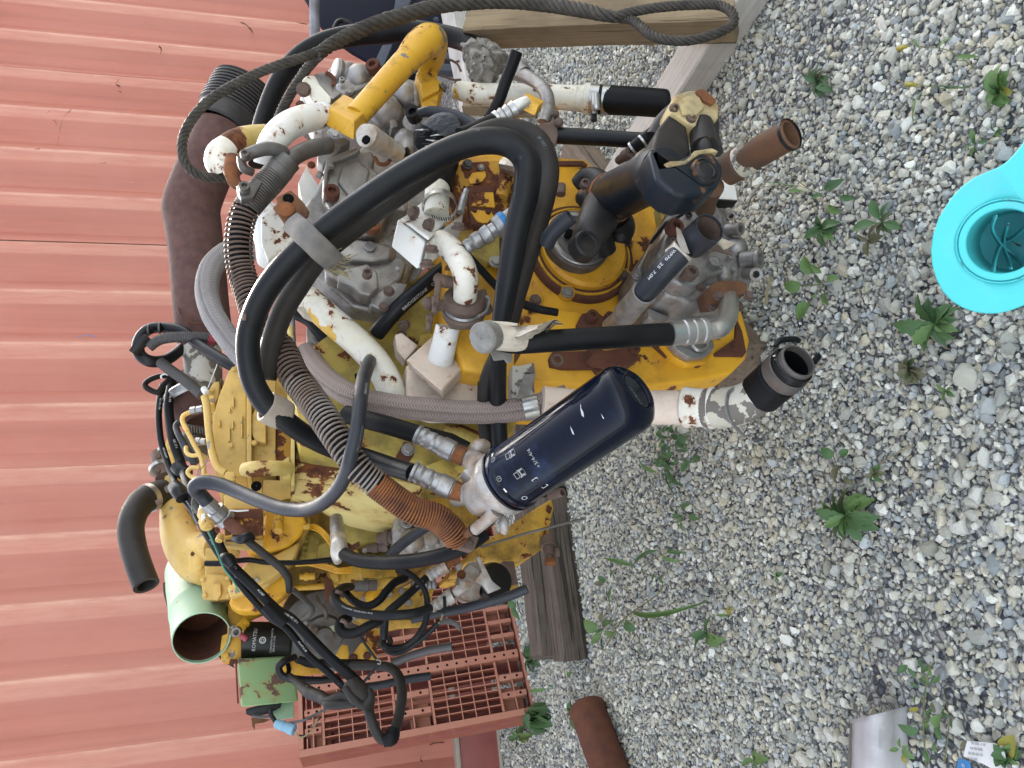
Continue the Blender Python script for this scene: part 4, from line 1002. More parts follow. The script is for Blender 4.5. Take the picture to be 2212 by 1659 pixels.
plant('broadleaf_weed', 1628, 1642, 'bright three leaved seedling at the lower edge of the picture', [(1600, 1652, 'ovate', LL), (1632, 1618, 'ovate', LL), (1656, 1640, 'ovate', LL), (1640, 1665, 'ovate', LF)])
plant('broadleaf_weed', 2175, 1632, 'round leaved weed in the lower right corner beside the printed label', rosette(2172, 1630, 8, 34, 'heart', [LF, LL, LDK], 21) + [(2185, 1590, 'heart', LY)])
plant('broadleaf_weed', 1676, 1242, 'tiny seedling on bare gravel left of the largest rosette', [(1664, 1232, 'ovate', LF), (1690, 1238, 'ovate', LF), (1682, 1256, 'ovate', LL)])
plant('broadleaf_weed', 1888, 1024, 'small faded weed with spotted leaves above the largest rosette', rosette(1888, 1024, 6, 24, 'ovate', [LU, LF], 25))
plant('grass_tuft', 1712, 398, 'slender grass sprig with three blades between shaft and leafy weeds', [(1695, 372, 'grass', LL, 1720, 405, .05), (1745, 428, 'grass', LL, 1715, 400, .05), (1735, 412, 'lance', LL, 1700, 415, .05), (1660, 400, 'grass', LL, 1712, 402, .04)], [([(1640, 405, .02), (1712, 400, .04), (1745, 408, .03)], .001, 'stem')], 'grass')
plant('grass_tuft', 2090, 130, 'foxtail grass with two fuzzy green seed heads near the upper right corner', [(2055, 78, 'lance', LL, 2025, 105, .07), (2115, 122, 'lance', LL, 2065, 124, .07), (1985, 105, 'lance', LL, 1975, 85, .08), (2045, 120, 'grass', LL, 2090, 130, .05), (1965, 262, 'lance', LL, 1995, 195, .06), (2005, 190, 'grass', LF, 2090, 190, .06)], [([(2110, 150), (2050, 110, .06), (1985, 100, .1)], .0012, 'stem'), ([(2095, 190), (2040, 192, .05), (1985, 184, .08)], .0011, 'stem'), ([(2030, 225), (2080, 200, .03), (2110, 185)], .001, 'straw')], 'grass')
for (x0, y0, x1, y1) in ((1938, 106, 1962, 100), (1955, 182, 1982, 184)):
    C = catmull([G('', x0, y0, .09), G('', (x0 + x1) / 2, (y0 + y1) / 2, .095), G('', x1, y1, .09)], 6)
    Rr = np.array([.5, .8, 1, 1, 1, .9, .85, .8, .7, .6, .5, .4, .3][:len(C)]) * .005
    V, F, uv, _ = sweep(C, Rr, 10); V = V + np.random.default_rng(2).normal(size=V.shape) * .0006
    mesh('seed_head', V, F, 'leaf_yellow', bpy.data.objects['grass_tuft.003'], 80, uv)
plant('broadleaf_weed', 1765, 178, 'dull flattened weed on the gravel right of the wooden frame', rosette(1762, 165, 8, 30, 'ovate', [LDK, LU], 5) + rosette(1772, 195, 6, 24, 'ovate', [LDK], 6))

# ================================================================ THE ENGINE
ENG = thing('diesel_engine', tuple(WL(.9, 2.3, 0)), 'large yellow diesel engine with aluminium pumps, rusty pipes and black hoses, standing on timbers', 'engine')
def sub(parent, lst):
    for q in lst: bolt(parent, *q)
FD = -E2
# ---------------------------------------------------------------- main castings, rear to front
blk = slab('engine_block', 'yellow_worn', ENG, '', [(520, 800), (700, 770), (960, 800), (1100, 860), (1120, 1000), (1100, 1100), (1000, 1190), (880, 1250), (760, 1265), (640, 1275), (560, 1260), (520, 1000)], 2.42, .62, 5)
slab('rocker_cover', 'yellow_pale', ENG, 'd', [(880, 570), (965, 500), (1030, 505), (1030, 1470), (760, 1500), (742, 1160), (740, 1000), (790, 800)], 2.12, .62, 3)
slab('cover_flange', 'yellow_pale', ENG, 'd', [(1032, 520), (1075, 560), (1076, 1480), (1032, 1475)], 2.10, .62, 2)
slab('cylinder_head', 'yellow_pale', ENG, 'd', [(1078, 560), (1285, 640), (1285, 1380), (1200, 1400), (1078, 1470)], 2.14, .62, 3)
slab('head_lug', 'yellow_pale', ENG, 'd', [(1078, 960), (1110, 900), (1200, 920), (1200, 1200), (1110, 1180), (1078, 1120)], 2.11, .04, 3)
slab('gasket_strip', 'rusty_yellow', ENG, 'd', [(1286, 1040), (1425, 1130), (1425, 1380), (1286, 1370)], 2.15, .4, 2)
for k, (x, y, wd, hh) in enumerate(((790, 1020, 16, 60), (905, 1035, 14, 70), (985, 1050, 12, 190), (880, 905, 14, 40), (910, 840, 14, 90), (870, 1120, 20, 120))):
    slab('cast_rib', 'yellow_pale', ENG, 'd', [(x, y - hh / 2), (x + wd, y - hh / 2), (x + wd, y + hh / 2), (x, y + hh / 2)], 2.108, .02, 1)
hs = slab('cover_step', 'yellow_pale', ENG, 'd', [(750, 670), (800, 660), (790, 800), (750, 880), (700, 860), (700, 740)], 2.2, .3, 3)
for q in ((735, 740, 2.19), (722, 850, 2.19), (895, 1220, 2.108), (1100, 1195, 2.10), (925, 560, 2.11)): bolt(ENG, 'd', q, 5, 'yellow_pale')
# cream drum with its rust-edged flange
dr = slab('drum_flange', 'cream', ENG, 'd', [(1418, 1130), (1450, 1130), (1450, 1560), (1416, 1560)], 1.98, .26, 2)
plathe('cream_drum', 'cream_streaked', ENG, '', (632, 1015, 2.10), (905, 1035, 2.10), [(0, 40), (.02, 66), (.14, 72), (.30, 92), (.48, 112), (.66, 119), (.82, 120), (.96, 112), (1, 95), (1, 5)], 40)
slab('drum_skirt', 'yellow_green', ENG, '', [(760, 1100), (860, 1080), (905, 1130), (880, 1175), (800, 1170), (755, 1185), (735, 1150)], 2.2, .25, 4)
slab('lower_housing', 'yellow_green', ENG, '', [(620, 790), (700, 730), (960, 560), (1070, 600), (1150, 820), (1110, 930), (1075, 980), (980, 1010), (860, 990), (760, 960), (650, 930)], 1.78, .30, 5)
tube('casting_lug', 'cream', ENG, 'd', [(1380, 1420, 1.98), (1250, 1415, 1.94), (1110, 1420, 1.94), (1020, 1428, 1.96)], [17, 17, 18, 16], n=14, caps=(1, 3))
slab('lug_web', 'cream', ENG, 'd', [(1310, 1370), (1400, 1310), (1418, 1500), (1330, 1510)], 1.97, .06, 3)
# bracket with a hole
tb = slab('hole_bracket', 'yellow_pale', ENG, 'f', [(1075, 170), (1075, 130), (1100, 105), (1145, 105), (1170, 135), (1172, 250), (1172, 560), (1180, 650), (1000, 670), (840, 640), (840, 220), (950, 150), (1070, 190)], 2.05, .05, 3)
lathe('bolt_hole', 'void', tb, P('f', 1118, 142, 2.0495), FD, [(0, .013), (.0006, .0125), (.0007, .001)], 18)
slab('housing_plate', 'yellow_pale', ENG, 'f', [(1175, 85), (1530, 95), (1530, 240), (1400, 250), (1175, 300)], 2.16, .1, 4)
# flywheel cover: stepped yellow curves below
slab('timing_cover', 'yellow_pale', ENG, 'z', [(520, 350), (600, 200), (690, 60), (820, 60), (850, 210), (830, 260), (770, 370), (700, 480), (610, 560), (420, 620), (400, 560), (560, 460)], 2.2, .3, 6)
slab('timing_step', 'yellow', ENG, 'z', [(600, 170), (690, 110), (800, 150), (830, 215), (800, 280), (730, 340), (620, 370), (510, 370), (500, 330), (595, 280)], 2.14, .1, 9, 3)
slab('timing_step', 'yellow_pale', ENG, 'z', [(500, 430), (640, 395), (760, 330), (800, 300), (770, 390), (690, 480), (590, 545), (470, 570), (420, 540)], 2.16, .1, 9, 3)
slab('timing_step', 'yellow', ENG, 'z', [(430, 600), (560, 560), (690, 500), (740, 480), (745, 560), (690, 620), (560, 690), (460, 690), (405, 650)], 2.24, .1, 9, 3)
slab('cast_tab', 'yellow_pale', ENG, 'z', [(385, 320), (465, 330), (465, 370), (440, 400), (385, 395)], 2.12, .05, 4)
plathe('union_body', 'yellow_scratched', ENG, 'z', (680, 180, 2.1), (672, 262, 2.07), [(0, 8), (.1, 10), (.4, 10), (.41, 8.5), (.6, 8.5), (.61, 12), (.9, 12.5), (1, 10), (1, 1)], 12)
slab('name_plate', 'alu_bright', ENG, 'z', [(530, 520), (560, 510), (575, 525), (545, 540)], 2.155, .003, 0)
# intake manifold: big cast bend with its flange
tube('intake_manifold', 'yellow_pale', ENG, 'f', [(400, 60, 2.62), (395, 200, 2.62), (410, 400, 2.60), (470, 610, 2.56), (600, 760, 2.52), (740, 800, 2.48)], [17, 22, 30, 40, 50, 54], n=24, caps=(1, 3), step=9)
tube('manifold_arm', 'yellow_pale', ENG, 'f', [(520, 620, 2.55), (640, 660, 2.47), (780, 680, 2.40)], [22, 30, 32], n=18, caps=(1, 1))
bs = slab('manifold_boss', 'yellow_pale', ENG, 'f', [(535, 700), (600, 690), (650, 700), (660, 840), (640, 865), (545, 855), (530, 780)], 2.43, .06, 6, 3)
bolt(bs, 'f', (572, 728, 2.43), 4.5, 'rust')
slab('inner_plate', 'mint', ENG, 'f', [(500, 300), (560, 330), (600, 500), (630, 600), (590, 600), (545, 520)], 2.60, .02, 1)  # mint coloured plate inside the manifold bend
# thermostat housing
th = slab('thermostat_housing', 'yellow_pale', ENG, 'z', [(285, 350), (375, 350), (430, 430), (425, 610), (300, 625), (280, 560)], 2.36, .12, 3)
slab('housing_flange', 'yellow_pale', th, 'z', [(262, 500), (300, 490), (410, 500), (420, 540), (420, 620), (275, 628), (265, 560)], 2.335, .022, 2)
slab('housing_lug', 'yellow_pale', th, 'z', [(320, 545), (365, 540), (368, 600), (350, 630), (325, 628)], 2.315, .02, 2)
for q in ((345, 570), (270, 520), (280, 605), (400, 515), (405, 605)): bolt(th, 'z', (*q, 2.33), 4.5, 'yellow_pale')
# ---------------------------------------------------------------- rear group: muffler, resistor, tank
mf = plathe('muffler_tube', 'mint', ENG, 'v', (1130, 520, 2.78), (1170, 905, 2.42), [(0, 5), (0, 60), (.25, 61), (.62, 60), (.63, 61.5), (.66, 61.5), (.67, 60), (1, 60), (1, 57.5), (.97, 57.3)], 40)
plathe('muffler_lining', 'rust', mf, 'v', (1140, 620, 2.69), (1169, 895, 2.43), [(0, 1), (0, 55), (1, 57.6)], 40)
lathe('muffler_baffle', 'rust', mf, P('v', 1155, 760, 2.60), P('v', 1170, 905, 2.42) - P('v', 1130, 520, 2.78), [(0, .001), (0, .082)], 24)
slab('bracket_plate', 'rust_brown', ENG, 'v', [(945, 585), (985, 565), (995, 780), (980, 760), (950, 650)], 2.7, .01, 1)
slab('bracket_plate', 'plastic_black', ENG, 'v', [(1290, 900), (1310, 870), (1320, 1000), (1365, 1080), (1290, 1040), (1253, 990)], 2.56, .01, 1)
fl = slab('filter_head_plate', 'yellow_scratched', ENG, 'z', [(372, 820), (400, 810), (405, 640), (500, 720), (490, 960), (370, 960), (362, 900)], 2.46, .10, 3)
slab('head_edge', 'rust', fl, 'l', [(500, 500), (520, 500), (520, 800), (500, 800)], 2.42, .05, 1)
sub(fl, [('l', (385, 770, 2.45), 5, 'yellow_scratched'), ('l', (430, 820, 2.45), 5, 'rust')])
vb = ball('valve_body', 'zinc', ENG, 'z', (440, 790, 2.40), 12, (1, 1, 1), .15)
plathe('valve_port', 'alu', vb, 'l', (440, 580, 2.38), (462, 585, 2.34), [(0, 9), (.5, 10.5), (1, 10), (1, 6), (.4, 5.5), (.4, .5)], 18)
tube('pink_cap', 'pink_cap', vb, 'l', [(488, 600), (545, 640)], 6.5, 2.36, n=12, caps=(1, 3))
tube('valve_pipe', 'yellow_scratched', ENG, 'l', [(510, 530, 2.40), (540, 490, 2.40), (600, 450, 2.42), (680, 420, 2.45), (740, 390, 2.46)], 8.5, n=14)
plathe('pipe_nut', 'yellow_scratched', ENG, 'l', (490, 560, 2.38), (540, 505, 2.39), [(0, 8), (0, 12), (.35, 12), (.36, 9.5), (.6, 9.5), (.61, 11.5), (1, 11.5), (1, 8)], 12)
cr = plathe('corrosion_resistor', 'filter_dull', ENG, 'l', (522, 645, 2.42), (905, 650, 2.42), [(0, 20), (0, 38.5), (.93, 38.5), (.97, 37), (1, 33), (1, 1)], 40)
ctr_r = 38.5 * mpp(P('l', 700, 645, 2.42))
def cyltext(host, s, p0, p1, r, along, size_px, start_a, mat='paint_faint', rev=False):
    """flat print on a drum between two traced points; the writing runs round the drum at the given fraction of its length"""
    a = P('', *p0); b = P('', *p1); X = nrm(b - a); L = np.linalg.norm(b - a); c = a + (b - a) * along
    v = CAM - c; N = nrm(v - X * v.dot(X)); B = np.cross(X, N); V, F = textmesh(s, size_px * mpp(c)); out = []
    for x, y, _ in V:
        ang = -(start_a + x / r)
        out.append(c - X * y + (N * math.cos(ang) + B * math.sin(ang)) * (r * 1.003 + .0004))
    mesh('lettering', out, F, mat, host, None)
q0 = (*px('l', 522, 645), 2.42); q1 = (*px('l', 905, 650), 2.42)
cyltext(cr, 'KOMATSU', q0, q1, ctr_r, .27, 10.5, -.62, 'paint_grey')
cyltext(cr, 'CORROSION RESISTOR', q0, q1, ctr_r, .60, 5.2, -.72, 'paint_grey')
cyltext(cr, '600-411-1191', q0, q1, ctr_r, .66, 6.2, -.66, 'paint_grey')
def drumring(host, p0, p1, r, along, ang, rad, mat):      # small ring emblem
    a = P('', *p0); b = P('', *p1); X = nrm(b - a); c = a + (b - a) * along; v = CAM - c; N = nrm(v - X * v.dot(X)); B = np.cross(X, N)
    V = []; F = []
    for i in range(20):
        for k in (.68, 1):
            t = i / 20 * 6.2832; an = ang + rad * k * math.sin(t) / r
            V.append(c + X * rad * k * math.cos(t) + (N * math.cos(an) + B * math.sin(an)) * (r * 1.003 + .0004))
    for i in range(20): j = (i + 1) % 20; F.append((2 * i, 2 * i + 1, 2 * j + 1, 2 * j))
    mesh('emblem', V, F, mat, host, None)
drumring(cr, q0, q1, ctr_r, .40, .0, .009, 'paint_grey'); drumring(cr, q0, q1, ctr_r, .40, .0, .004, 'paint_grey')
# mint tank and the smaller box under it
tk = hexa('mint_tank', 'mint_patchy', ENG, P('l', 470, 800, 2.36), P('l', 910, 770, 2.40), P('l', 475, 770, 2.62), P('l', 500, 1180, 2.30), .008, None, 3)
hexa('tank_edge', 'rust', tk, P('l', 452, 800, 2.37), P('l', 466, 800, 2.37), P('l', 452, 790, 2.60), P('l', 470, 1150, 2.32), .002)
hexa('lower_box', 'mint', ENG, P('l', 740, 1120, 2.36), P('l', 915, 1095, 2.38), P('l', 742, 1095, 2.55), P('l', 745, 1290, 2.34), .004)
slab('terminal_block', 'plastic_black', ENG, 'l', [(535, 1190), (700, 1150), (820, 1130), (815, 1180), (720, 1230), (600, 1255), (540, 1235)], 2.33, .05, 3)
slab('bracket_foot', 'rust_plate', ENG, 'l', [(580, 1260), (740, 1275), (680, 1300), (610, 1310), (610, 1360), (590, 1330)], 2.34, .006, 1)
tube('terminal_wire', 'conduit_grey', ENG, 'l', [(590, 1245), (640, 1255), (700, 1255), (740, 1245)], 3.2, 2.30, n=10)
tube('terminal_wire', 'plastic_black', ENG, 'l', [(735, 1190), (740, 1240), (780, 1300)], 5, 2.30, n=10)
plathe('blue_plug', 'sky_blue_plug', ENG, 'l', (775, 1305, 2.24), (925, 1360, 2.22), [(0, 3), (0, 8), (.04, 9.5), (.3, 9.5), (.31, 11), (.45, 11), (.46, 10), (.7, 10.5), (.71, 12), (.98, 12), (1, 10), (1, 2)], 20)
tube('plug_wire', 'conduit_grey', ENG, 'l', [(885, 1300, 2.23), (1000, 1280, 2.2), (1100, 1230, 2.2), (1240, 1165, 2.18)], 2.6, n=8)
tube('yellow_wire', 'straw', ENG, 'l', [(925, 1365), (960, 1410), (1010, 1405), (1070, 1350), (1110, 1265)], 1.6, 2.2, n=8)
tube('black_wire', 'plastic_black', ENG, 'l', [(960, 1400), (1020, 1400), (1060, 1360), (1095, 1300), (1140, 1250)], 1.5, 2.21, n=8)
# alternator seen end on, its brackets and belt arm
al = lathe('alternator', 'zinc_dark', ENG, P('l', 1150, 560, 2.42), FD * .9 + E1 * -.35, [(-.10, .03), (-.10, .118), (0, .120), (.03, .115), (.045, .09), (.05, .055), (.062, .05), (.064, .026), (.08, .024), (.082, .001)], 36)
bolt(al, 'l', (1085, 570, 2.34), 8, 'rust_cast'); bolt(al, 'l', (1010, 515, 2.35), 5, 'alu')
slab('maker_label', 'sticker_green', al, 'l', [(1190, 500), (1258, 508), (1250, 580), (1185, 570)], 2.352, .001, 0)
slab('end_bracket', 'rust_cast', al, 'l', [(1015, 500), (1070, 490), (1160, 600), (1170, 655), (1140, 655)], 2.35, .012, 2)
ab = slab('belt_arm', 'yellow', ENG, 'l', [(825, 870), (905, 795), (940, 830), (1200, 880), (1215, 905), (850, 940), (830, 920)], 2.24, .015, 2)
tube('arm_slot', 'void', ab, 'l', [(870, 830), (880, 880), (870, 915)], 5, 2.236, n=10, flat=.3)
br = slab('mount_bracket', 'yellow_scratched', ENG, 'l', [(1250, 760), (1300, 680), (1350, 690), (1360, 800), (1330, 815)], 2.3, .02, 2)
br2 = slab('mount_bracket', 'yellow_scratched', ENG, 'l', [(1360, 790), (1450, 670), (1500, 660), (1590, 790), (1540, 810), (1380, 815)], 2.3, .03, 2)
bolt(br2, 'l', (1390, 790, 2.29), 8, 'rust'); bolt(br2, 'l', (1500, 770, 2.29), 7, 'rust')
slab('mount_bracket', 'rusty_yellow', ENG, 'l', [(1490, 530), (1560, 520), (1600, 640), (1570, 760), (1500, 640)], 2.36, .03, 2)
slab('pulley_guard', 'plastic_black', ENG, 'l', [(900, 640), (960, 620), (1000, 720), (1120, 800), (1080, 850), (940, 830), (905, 780)], 2.40, .03, 3)
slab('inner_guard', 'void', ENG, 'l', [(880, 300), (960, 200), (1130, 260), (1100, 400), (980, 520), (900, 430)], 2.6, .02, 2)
# ---------------------------------------------------------------- fuel side
fp = slab('fuel_pump', 'alu_white', ENG, 't', [(1235, 500), (1270, 380), (1330, 345), (1420, 350), (1540, 400), (1700, 430), (1820, 520), (1840, 680), (1760, 760), (1560, 790), (1330, 790), (1240, 720)], 2.02, .12, 4, 3)
lathe('fuel_port', 'alu', fp, P('t', 1378, 450, 2.02), FD, [(-.01, .017), (.018, .0165), (.02, .014), (.02, .008), (.002, .008), (.002, .001)], 18)
lathe('fuel_port', 'alu', fp, P('t', 1495, 435, 2.02), FD, [(-.01, .017), (.018, .0165), (.02, .014), (.02, .008), (.002, .008), (.002, .001)], 18)
ball('pump_boss', 'alu_white', fp, 't', (1450, 640, 2.01), 26, (1, .6, 1), .2); ball('pump_boss', 'alu_white', fp, 't', (1640, 620, 2.02), 22, (1, .7, 1), .25)
ball('pump_boss', 'alu_white', fp, 't', (1340, 560, 2.02), 20, (1, .5, 1), .2)
sub(fp, [('t', (1560, 530, 2.02), 4, 'alu'), ('t', (1620, 660, 1.98), 5, 'alu_bright'), ('t', (1720, 690, 2.0), 4, 'alu_bright'), ('t', (1300, 700, 2.01), 4, 'alu'), ('t', (1480, 760, 2.01), 4, 'rust_cast'), ('t', (1780, 600, 2.01), 4, 'rust_cast')])
plathe('pump_coupling', 'rust_cast', ENG, 't', (1080, 610, 2.08), (1240, 600, 2.06), [(0, 2), (0, 13), (.5, 13), (.52, 17), (.75, 17), (.76, 14), (1, 14)], 20)
plathe('pump_coupling', 'rust_cast', ENG, 't', (960, 720, 2.10), (1190, 700, 2.08), [(0, 2), (0, 8), (.2, 8), (.22, 11), (.5, 11), (.52, 9), (1, 13)], 16)
ij = slab('injector_rack', 'yellow_worn', ENG, 't', [(540, 940), (880, 900), (1270, 940), (1300, 1080), (1100, 1130), (800, 1100), (550, 1080)], 2.22, .15, 3)
for x, y in ((830, 760), (930, 740), (890, 930), (1010, 1000), (700, 1030), (1120, 980), (960, 1060), (1060, 900)): bolt(ij, 't', (x, y, 2.19), 5, random.choice(['yellow_worn', 'yellow_scratched', 'zinc']))
slab('rack_lever', 'yellow_pale', ij, 't', [(870, 980), (930, 1050), (1080, 1040), (1120, 1000), (1110, 1060), (960, 1080), (890, 1050)], 2.16, .02, 2)
plathe('governor', 'zinc_dark', ENG, 't', (820, 1130, 2.14), (1060, 1120, 2.14), [(0, 2), (0, 12), (.4, 12), (.42, 14), (.6, 14), (.62, 12), (1, 12), (1, 1)], 18)
plathe('governor_cap', 'yellow_worn', ENG, 't', (1060, 1110, 2.16), (1260, 1080, 2.16), [(0, 10), (.3, 12), (.8, 12), (1, 10), (1, 1)], 16)
sd = slab('side_cover', 'yellow_worn', ENG, 't', [(640, 1180), (1000, 1120), (1300, 1150), (1690, 1160), (1650, 1290), (1560, 1480), (1060, 1590), (820, 1500), (700, 1340)], 2.30, .2, 4)
for x, y in ((925, 1265), (1408, 1310), (1330, 1180), (820, 1470)): bolt(sd, 't', (x, y, 2.29), 6, 'alu')
slab('side_cover_lip', 'yellow_worn', sd, 't', [(1200, 1500), (1560, 1490), (1560, 1570), (1280, 1590), (1230, 1540)], 2.28, .03, 2)
plathe('side_cap', 'yellow', sd, 't', (1000, 1260, 2.3), (1070, 1220, 2.22), [(0, 16), (.7, 16), (1, 12), (1, 1)], 20)
plathe('ribbed_sleeve', 'zinc', ENG, 't', (1440, 1130, 2.18), (1700, 1100, 2.18), [(0, 12)] + [(k / 12, 13 if k % 2 else 10) for k in range(1, 12)] + [(1, 11)], 18, 10)
slab('end_casting', 'alu', ENG, 't', [(1110, 1170), (1200, 1150), (1240, 1230), (1150, 1240)], 2.24, .05, 2)
# head bolts and tappet row along the rust-streaked edge
rk = slab('tappet_rail', 'yellow_green', ENG, 't', [(250, 560), (340, 540), (480, 560), (550, 700), (540, 850), (220, 860), (240, 700)], 2.3, .15, 3)
for k, (x, y) in enumerate(((290, 580), (285, 640), (275, 710), (265, 770), (255, 820), (350, 600), (420, 640))): bolt(rk, 't', (x, y, 2.29), 5, 'yellow_green')
slab('tappet_cover', 'yellow_green', rk, 't', [(420, 690), (540, 640), (560, 830), (410, 850)], 2.27, .04, 3)
for k in range(3):
    tube('injector_pipe', 'yellow', ENG, 't', [(250 + 10 * k, 500 - 6 * k, 2.2), (360, 465 + 22 * k, 2.16), (450, 500 + 26 * k, 2.14), (545, 600 + 34 * k, 2.14), (560, 660 + 30 * k, 2.16)], 3.0, n=10)
    tube('injector_pipe', 'yellow', ENG, 't', [(180 + 60 * k, 905 - 5 * k, 2.2), (380, 890 + 10 * k, 2.17), (560, 915 + 22 * k, 2.15), (650, 945 + 20 * k, 2.14), (790, 930 + 22 * k, 2.15)], 3.0, n=10)
slab('pipe_clip', 'yellow_worn', ENG, 't', [(250, 470), (330, 440), (335, 500), (260, 510)], 2.13, .02, 2)
tube('return_pipe', 'yellow_scratched', ENG, 't', [(150, 1150, 2.3), (250, 1145, 2.28), (380, 1140, 2.27), (500, 1130, 2.26)], 6.5, n=12)
slab('rust_stay', 'rust', ENG, 't', [(490, 1040), (520, 1020), (590, 1100), (610, 1180), (560, 1300), (500, 1300)], 2.2, .015, 2)
plathe('sensor', 'yellow_scratched', ENG, 't', (220, 1030, 2.2), (385, 1025, 2.2), [(0, 2), (0, 6), (.3, 6), (.32, 9), (.55, 9), (.56, 7), (1, 7), (1, 1)], 12)
slab('wedge_block', 'yellow_worn', ENG, 't', [(550, 1010), (640, 960), (650, 1070), (600, 1080)], 2.18, .03, 2)
tube('steel_line', 'zinc_dark', ENG, 't', [(400, 1240, 2.24), (430, 1320, 2.22), (490, 1380, 2.2), (510, 1440, 2.2), (510, 1490, 2.2)], 4.8, n=12, caps=(1, 2))
slab('line_collar', 'rust_orange', ENG, 't', [(495, 1475), (530, 1475), (528, 1500), (498, 1500)], 2.195, .01, 2)
# oil pan
pn = slab('oil_pan', 'yellow_worn', ENG, 'g', [(1290, 640), (1500, 520), (1700, 380), (1915, 250), (1935, 330), (1900, 480), (1880, 640), (1790, 720), (1620, 790), (1180, 800), (1200, 730)], 2.36, .5, 6, 3)
for k in range(4): slab('pan_boss', 'rusty_yellow', pn, 'g', [(1880 - 12 * k, 300 + 110 * k), (1925 - 12 * k, 330 + 110 * k), (1905 - 12 * k, 380 + 110 * k), (1870 - 12 * k, 350 + 110 * k)], 2.35, .02, 2)
dk = plathe('drain_cock', 'rust_cast', ENG, 'g', (1880, 600, 2.34), (1905, 800, 2.30), [(0, 3), (0, 17), (.35, 17), (.36, 13), (.75, 13), (.76, 10), (.95, 10), (1, 8), (1, 1)], 12)
plathe('cock_arm', 'rust_cast', dk, 'g', (1880, 720, 2.32), (1980, 710, 2.31), [(0, 8), (.6, 8), (.61, 10), (1, 10), (1, 1)], 12)
plathe('cock_nut', 'rust_orange', dk, 'g', (1860, 800, 2.29), (1945, 795, 2.29), [(0, 2), (0, 9), (.8, 9), (1, 7), (1, 1)], 8)
tube('dip_stick', 'zinc_dark', ENG, 'g', [(1300, 670, 2.05), (1700, 550, 2.0), (2212, 420, 1.95)], 2.8, n=8)
tube('lower_hose_behind', 'rubber_matt', ENG, 'g', [(1540, 230, 2.3), (1800, 200, 2.1), (2010, 185, 1.98)], 11, n=12, caps=(1, 2))
# second filter on the fuel side
f2 = plathe('fuel_filter', 'filter_dull', ENG, 'g', (1235, 1010, 2.20), (1440, 960, 2.06), [(0, 20), (0, 42), (.05, 44), (.15, 40), (.9, 41), (.97, 38), (1, 30), (1, 1)], 36)
h2 = slab('fuel_filter_head', 'alu_white', ENG, 'g', [(1120, 920), (1200, 800), (1290, 860), (1320, 960), (1290, 1060), (1310, 1100), (1220, 1150), (1140, 1120), (1110, 1050)], 2.05, .05, 4, 3)
slab('head_wing', 'alu_white', h2, 'g', [(1265, 760), (1290, 740), (1320, 800), (1400, 960), (1480, 1025), (1370, 1070), (1320, 1000), (1250, 960), (1310, 880)], 2.0, .015, 2)
slab('head_tongue', 'alu_white', h2, 'g', [(1080, 810), (1130, 790), (1150, 830), (1125, 890), (1110, 880)], 2.02, .02, 2)
ball('head_hollow', 'alu_white', h2, 'g', (1245, 880, 2.07), 22, (1, .4, 1), .15)
bolt(h2, 'g', (1135, 905, 2.02), 8, 'rust_orange')
slab('banjo_block', 'alu_white', ENG, 'g', [(1050, 1040), (1090, 1000), (1180, 950), (1240, 970), (1220, 1020), (1100, 1100), (1065, 1085)], 1.98, .05, 3)
bolt(ENG, 'g', (1145, 990, 1.97), 7, 'alu_white')
plathe('hose_fitting', 'alu_white', ENG, 'g', (870, 1195, 2.0), (1060, 1085, 1.98), [(0, 2), (0, 11), (.1, 13), (.2, 11), (.3, 13.5), (.42, 11.5), (.44, 14), (.7, 14.5), (.72, 17), (1, 17), (1, 2)], 16)
plathe('hose_fitting', 'alu_white', ENG, 'g', (850, 920, 2.0), (1010, 830, 1.98), [(0, 2), (0, 12), (.1, 14), (.25, 11), (.4, 14), (.5, 12), (.52, 13), (.75, 13), (.76, 16), (1, 16), (1, 2)], 16)
plathe('fitting_end', 'rust_orange', ENG, 'g', (1000, 835, 1.98), (1110, 770, 1.98), [(0, 2), (0, 8), (.5, 8), (.52, 11), (1, 10), (1, 2)], 10)
slab('canister_bracket', 'rust_cast', ENG, 'g', [(1490, 790), (1590, 790), (1630, 1010), (1600, 1050), (1560, 1000)], 2.3, .05, 2)
slab('bracket_edge', 'yellow_worn', ENG, 'g', [(1540, 1010), (1620, 990), (1625, 1030), (1550, 1060)], 2.22, .03, 1)

# ---------------------------------------------------------------- gear case at the front
gc = slab('gear_case', 'yellow', ENG, '', [(985, 335), (1090, 330), (1262, 343), (1276, 352), (1284, 420), (1400, 440), (1560, 520), (1600, 660), (1621, 735), (1612, 775), (1580, 808), (1480, 826), (1390, 836), (1290, 832), (1150, 826), (1000, 800), (965, 700), (960, 480)], 1.56, .28, 9, 3)
# raised rusty mounting faces on the case
slab('pad', 'rust', gc, 'h', [(345, 62), (540, 62), (575, 90), (560, 105), (530, 92), (360, 92)], 1.552, .02, 1)
slab('pad', 'rust', gc, 'h', [(300, 1480), (320, 1440), (560, 1430), (620, 1400), (850, 1490), (930, 1510), (850, 1550), (830, 1600), (660, 1610), (620, 1555), (400, 1555), (310, 1535)], 1.545, .02, 2)
slab('pad', 'rust', gc, 'h', [(500, 1240), (540, 1160), (640, 1150), (760, 1230), (700, 1300), (520, 1280)], 1.53, .03, 3)
slab('pad', 'yellow', gc, 'h', [(100, 1190), (300, 1140), (500, 1150), (530, 1180), (500, 1330), (120, 1330)], 1.545, .02, 3)
slab('pad', 'rust', gc, 'h', [(1490, 1450), (1640, 1340), (1650, 1200), (1690, 1290), (1720, 1440), (1700, 1470), (1500, 1468)], 1.552, .012, 1)
slab('pad', 'rust', gc, 'h', [(1050, 1390), (1110, 1380), (1180, 1440), (1250, 1500), (1400, 1535), (1380, 1545), (1230, 1530), (1140, 1470)], 1.549, .015, 1)
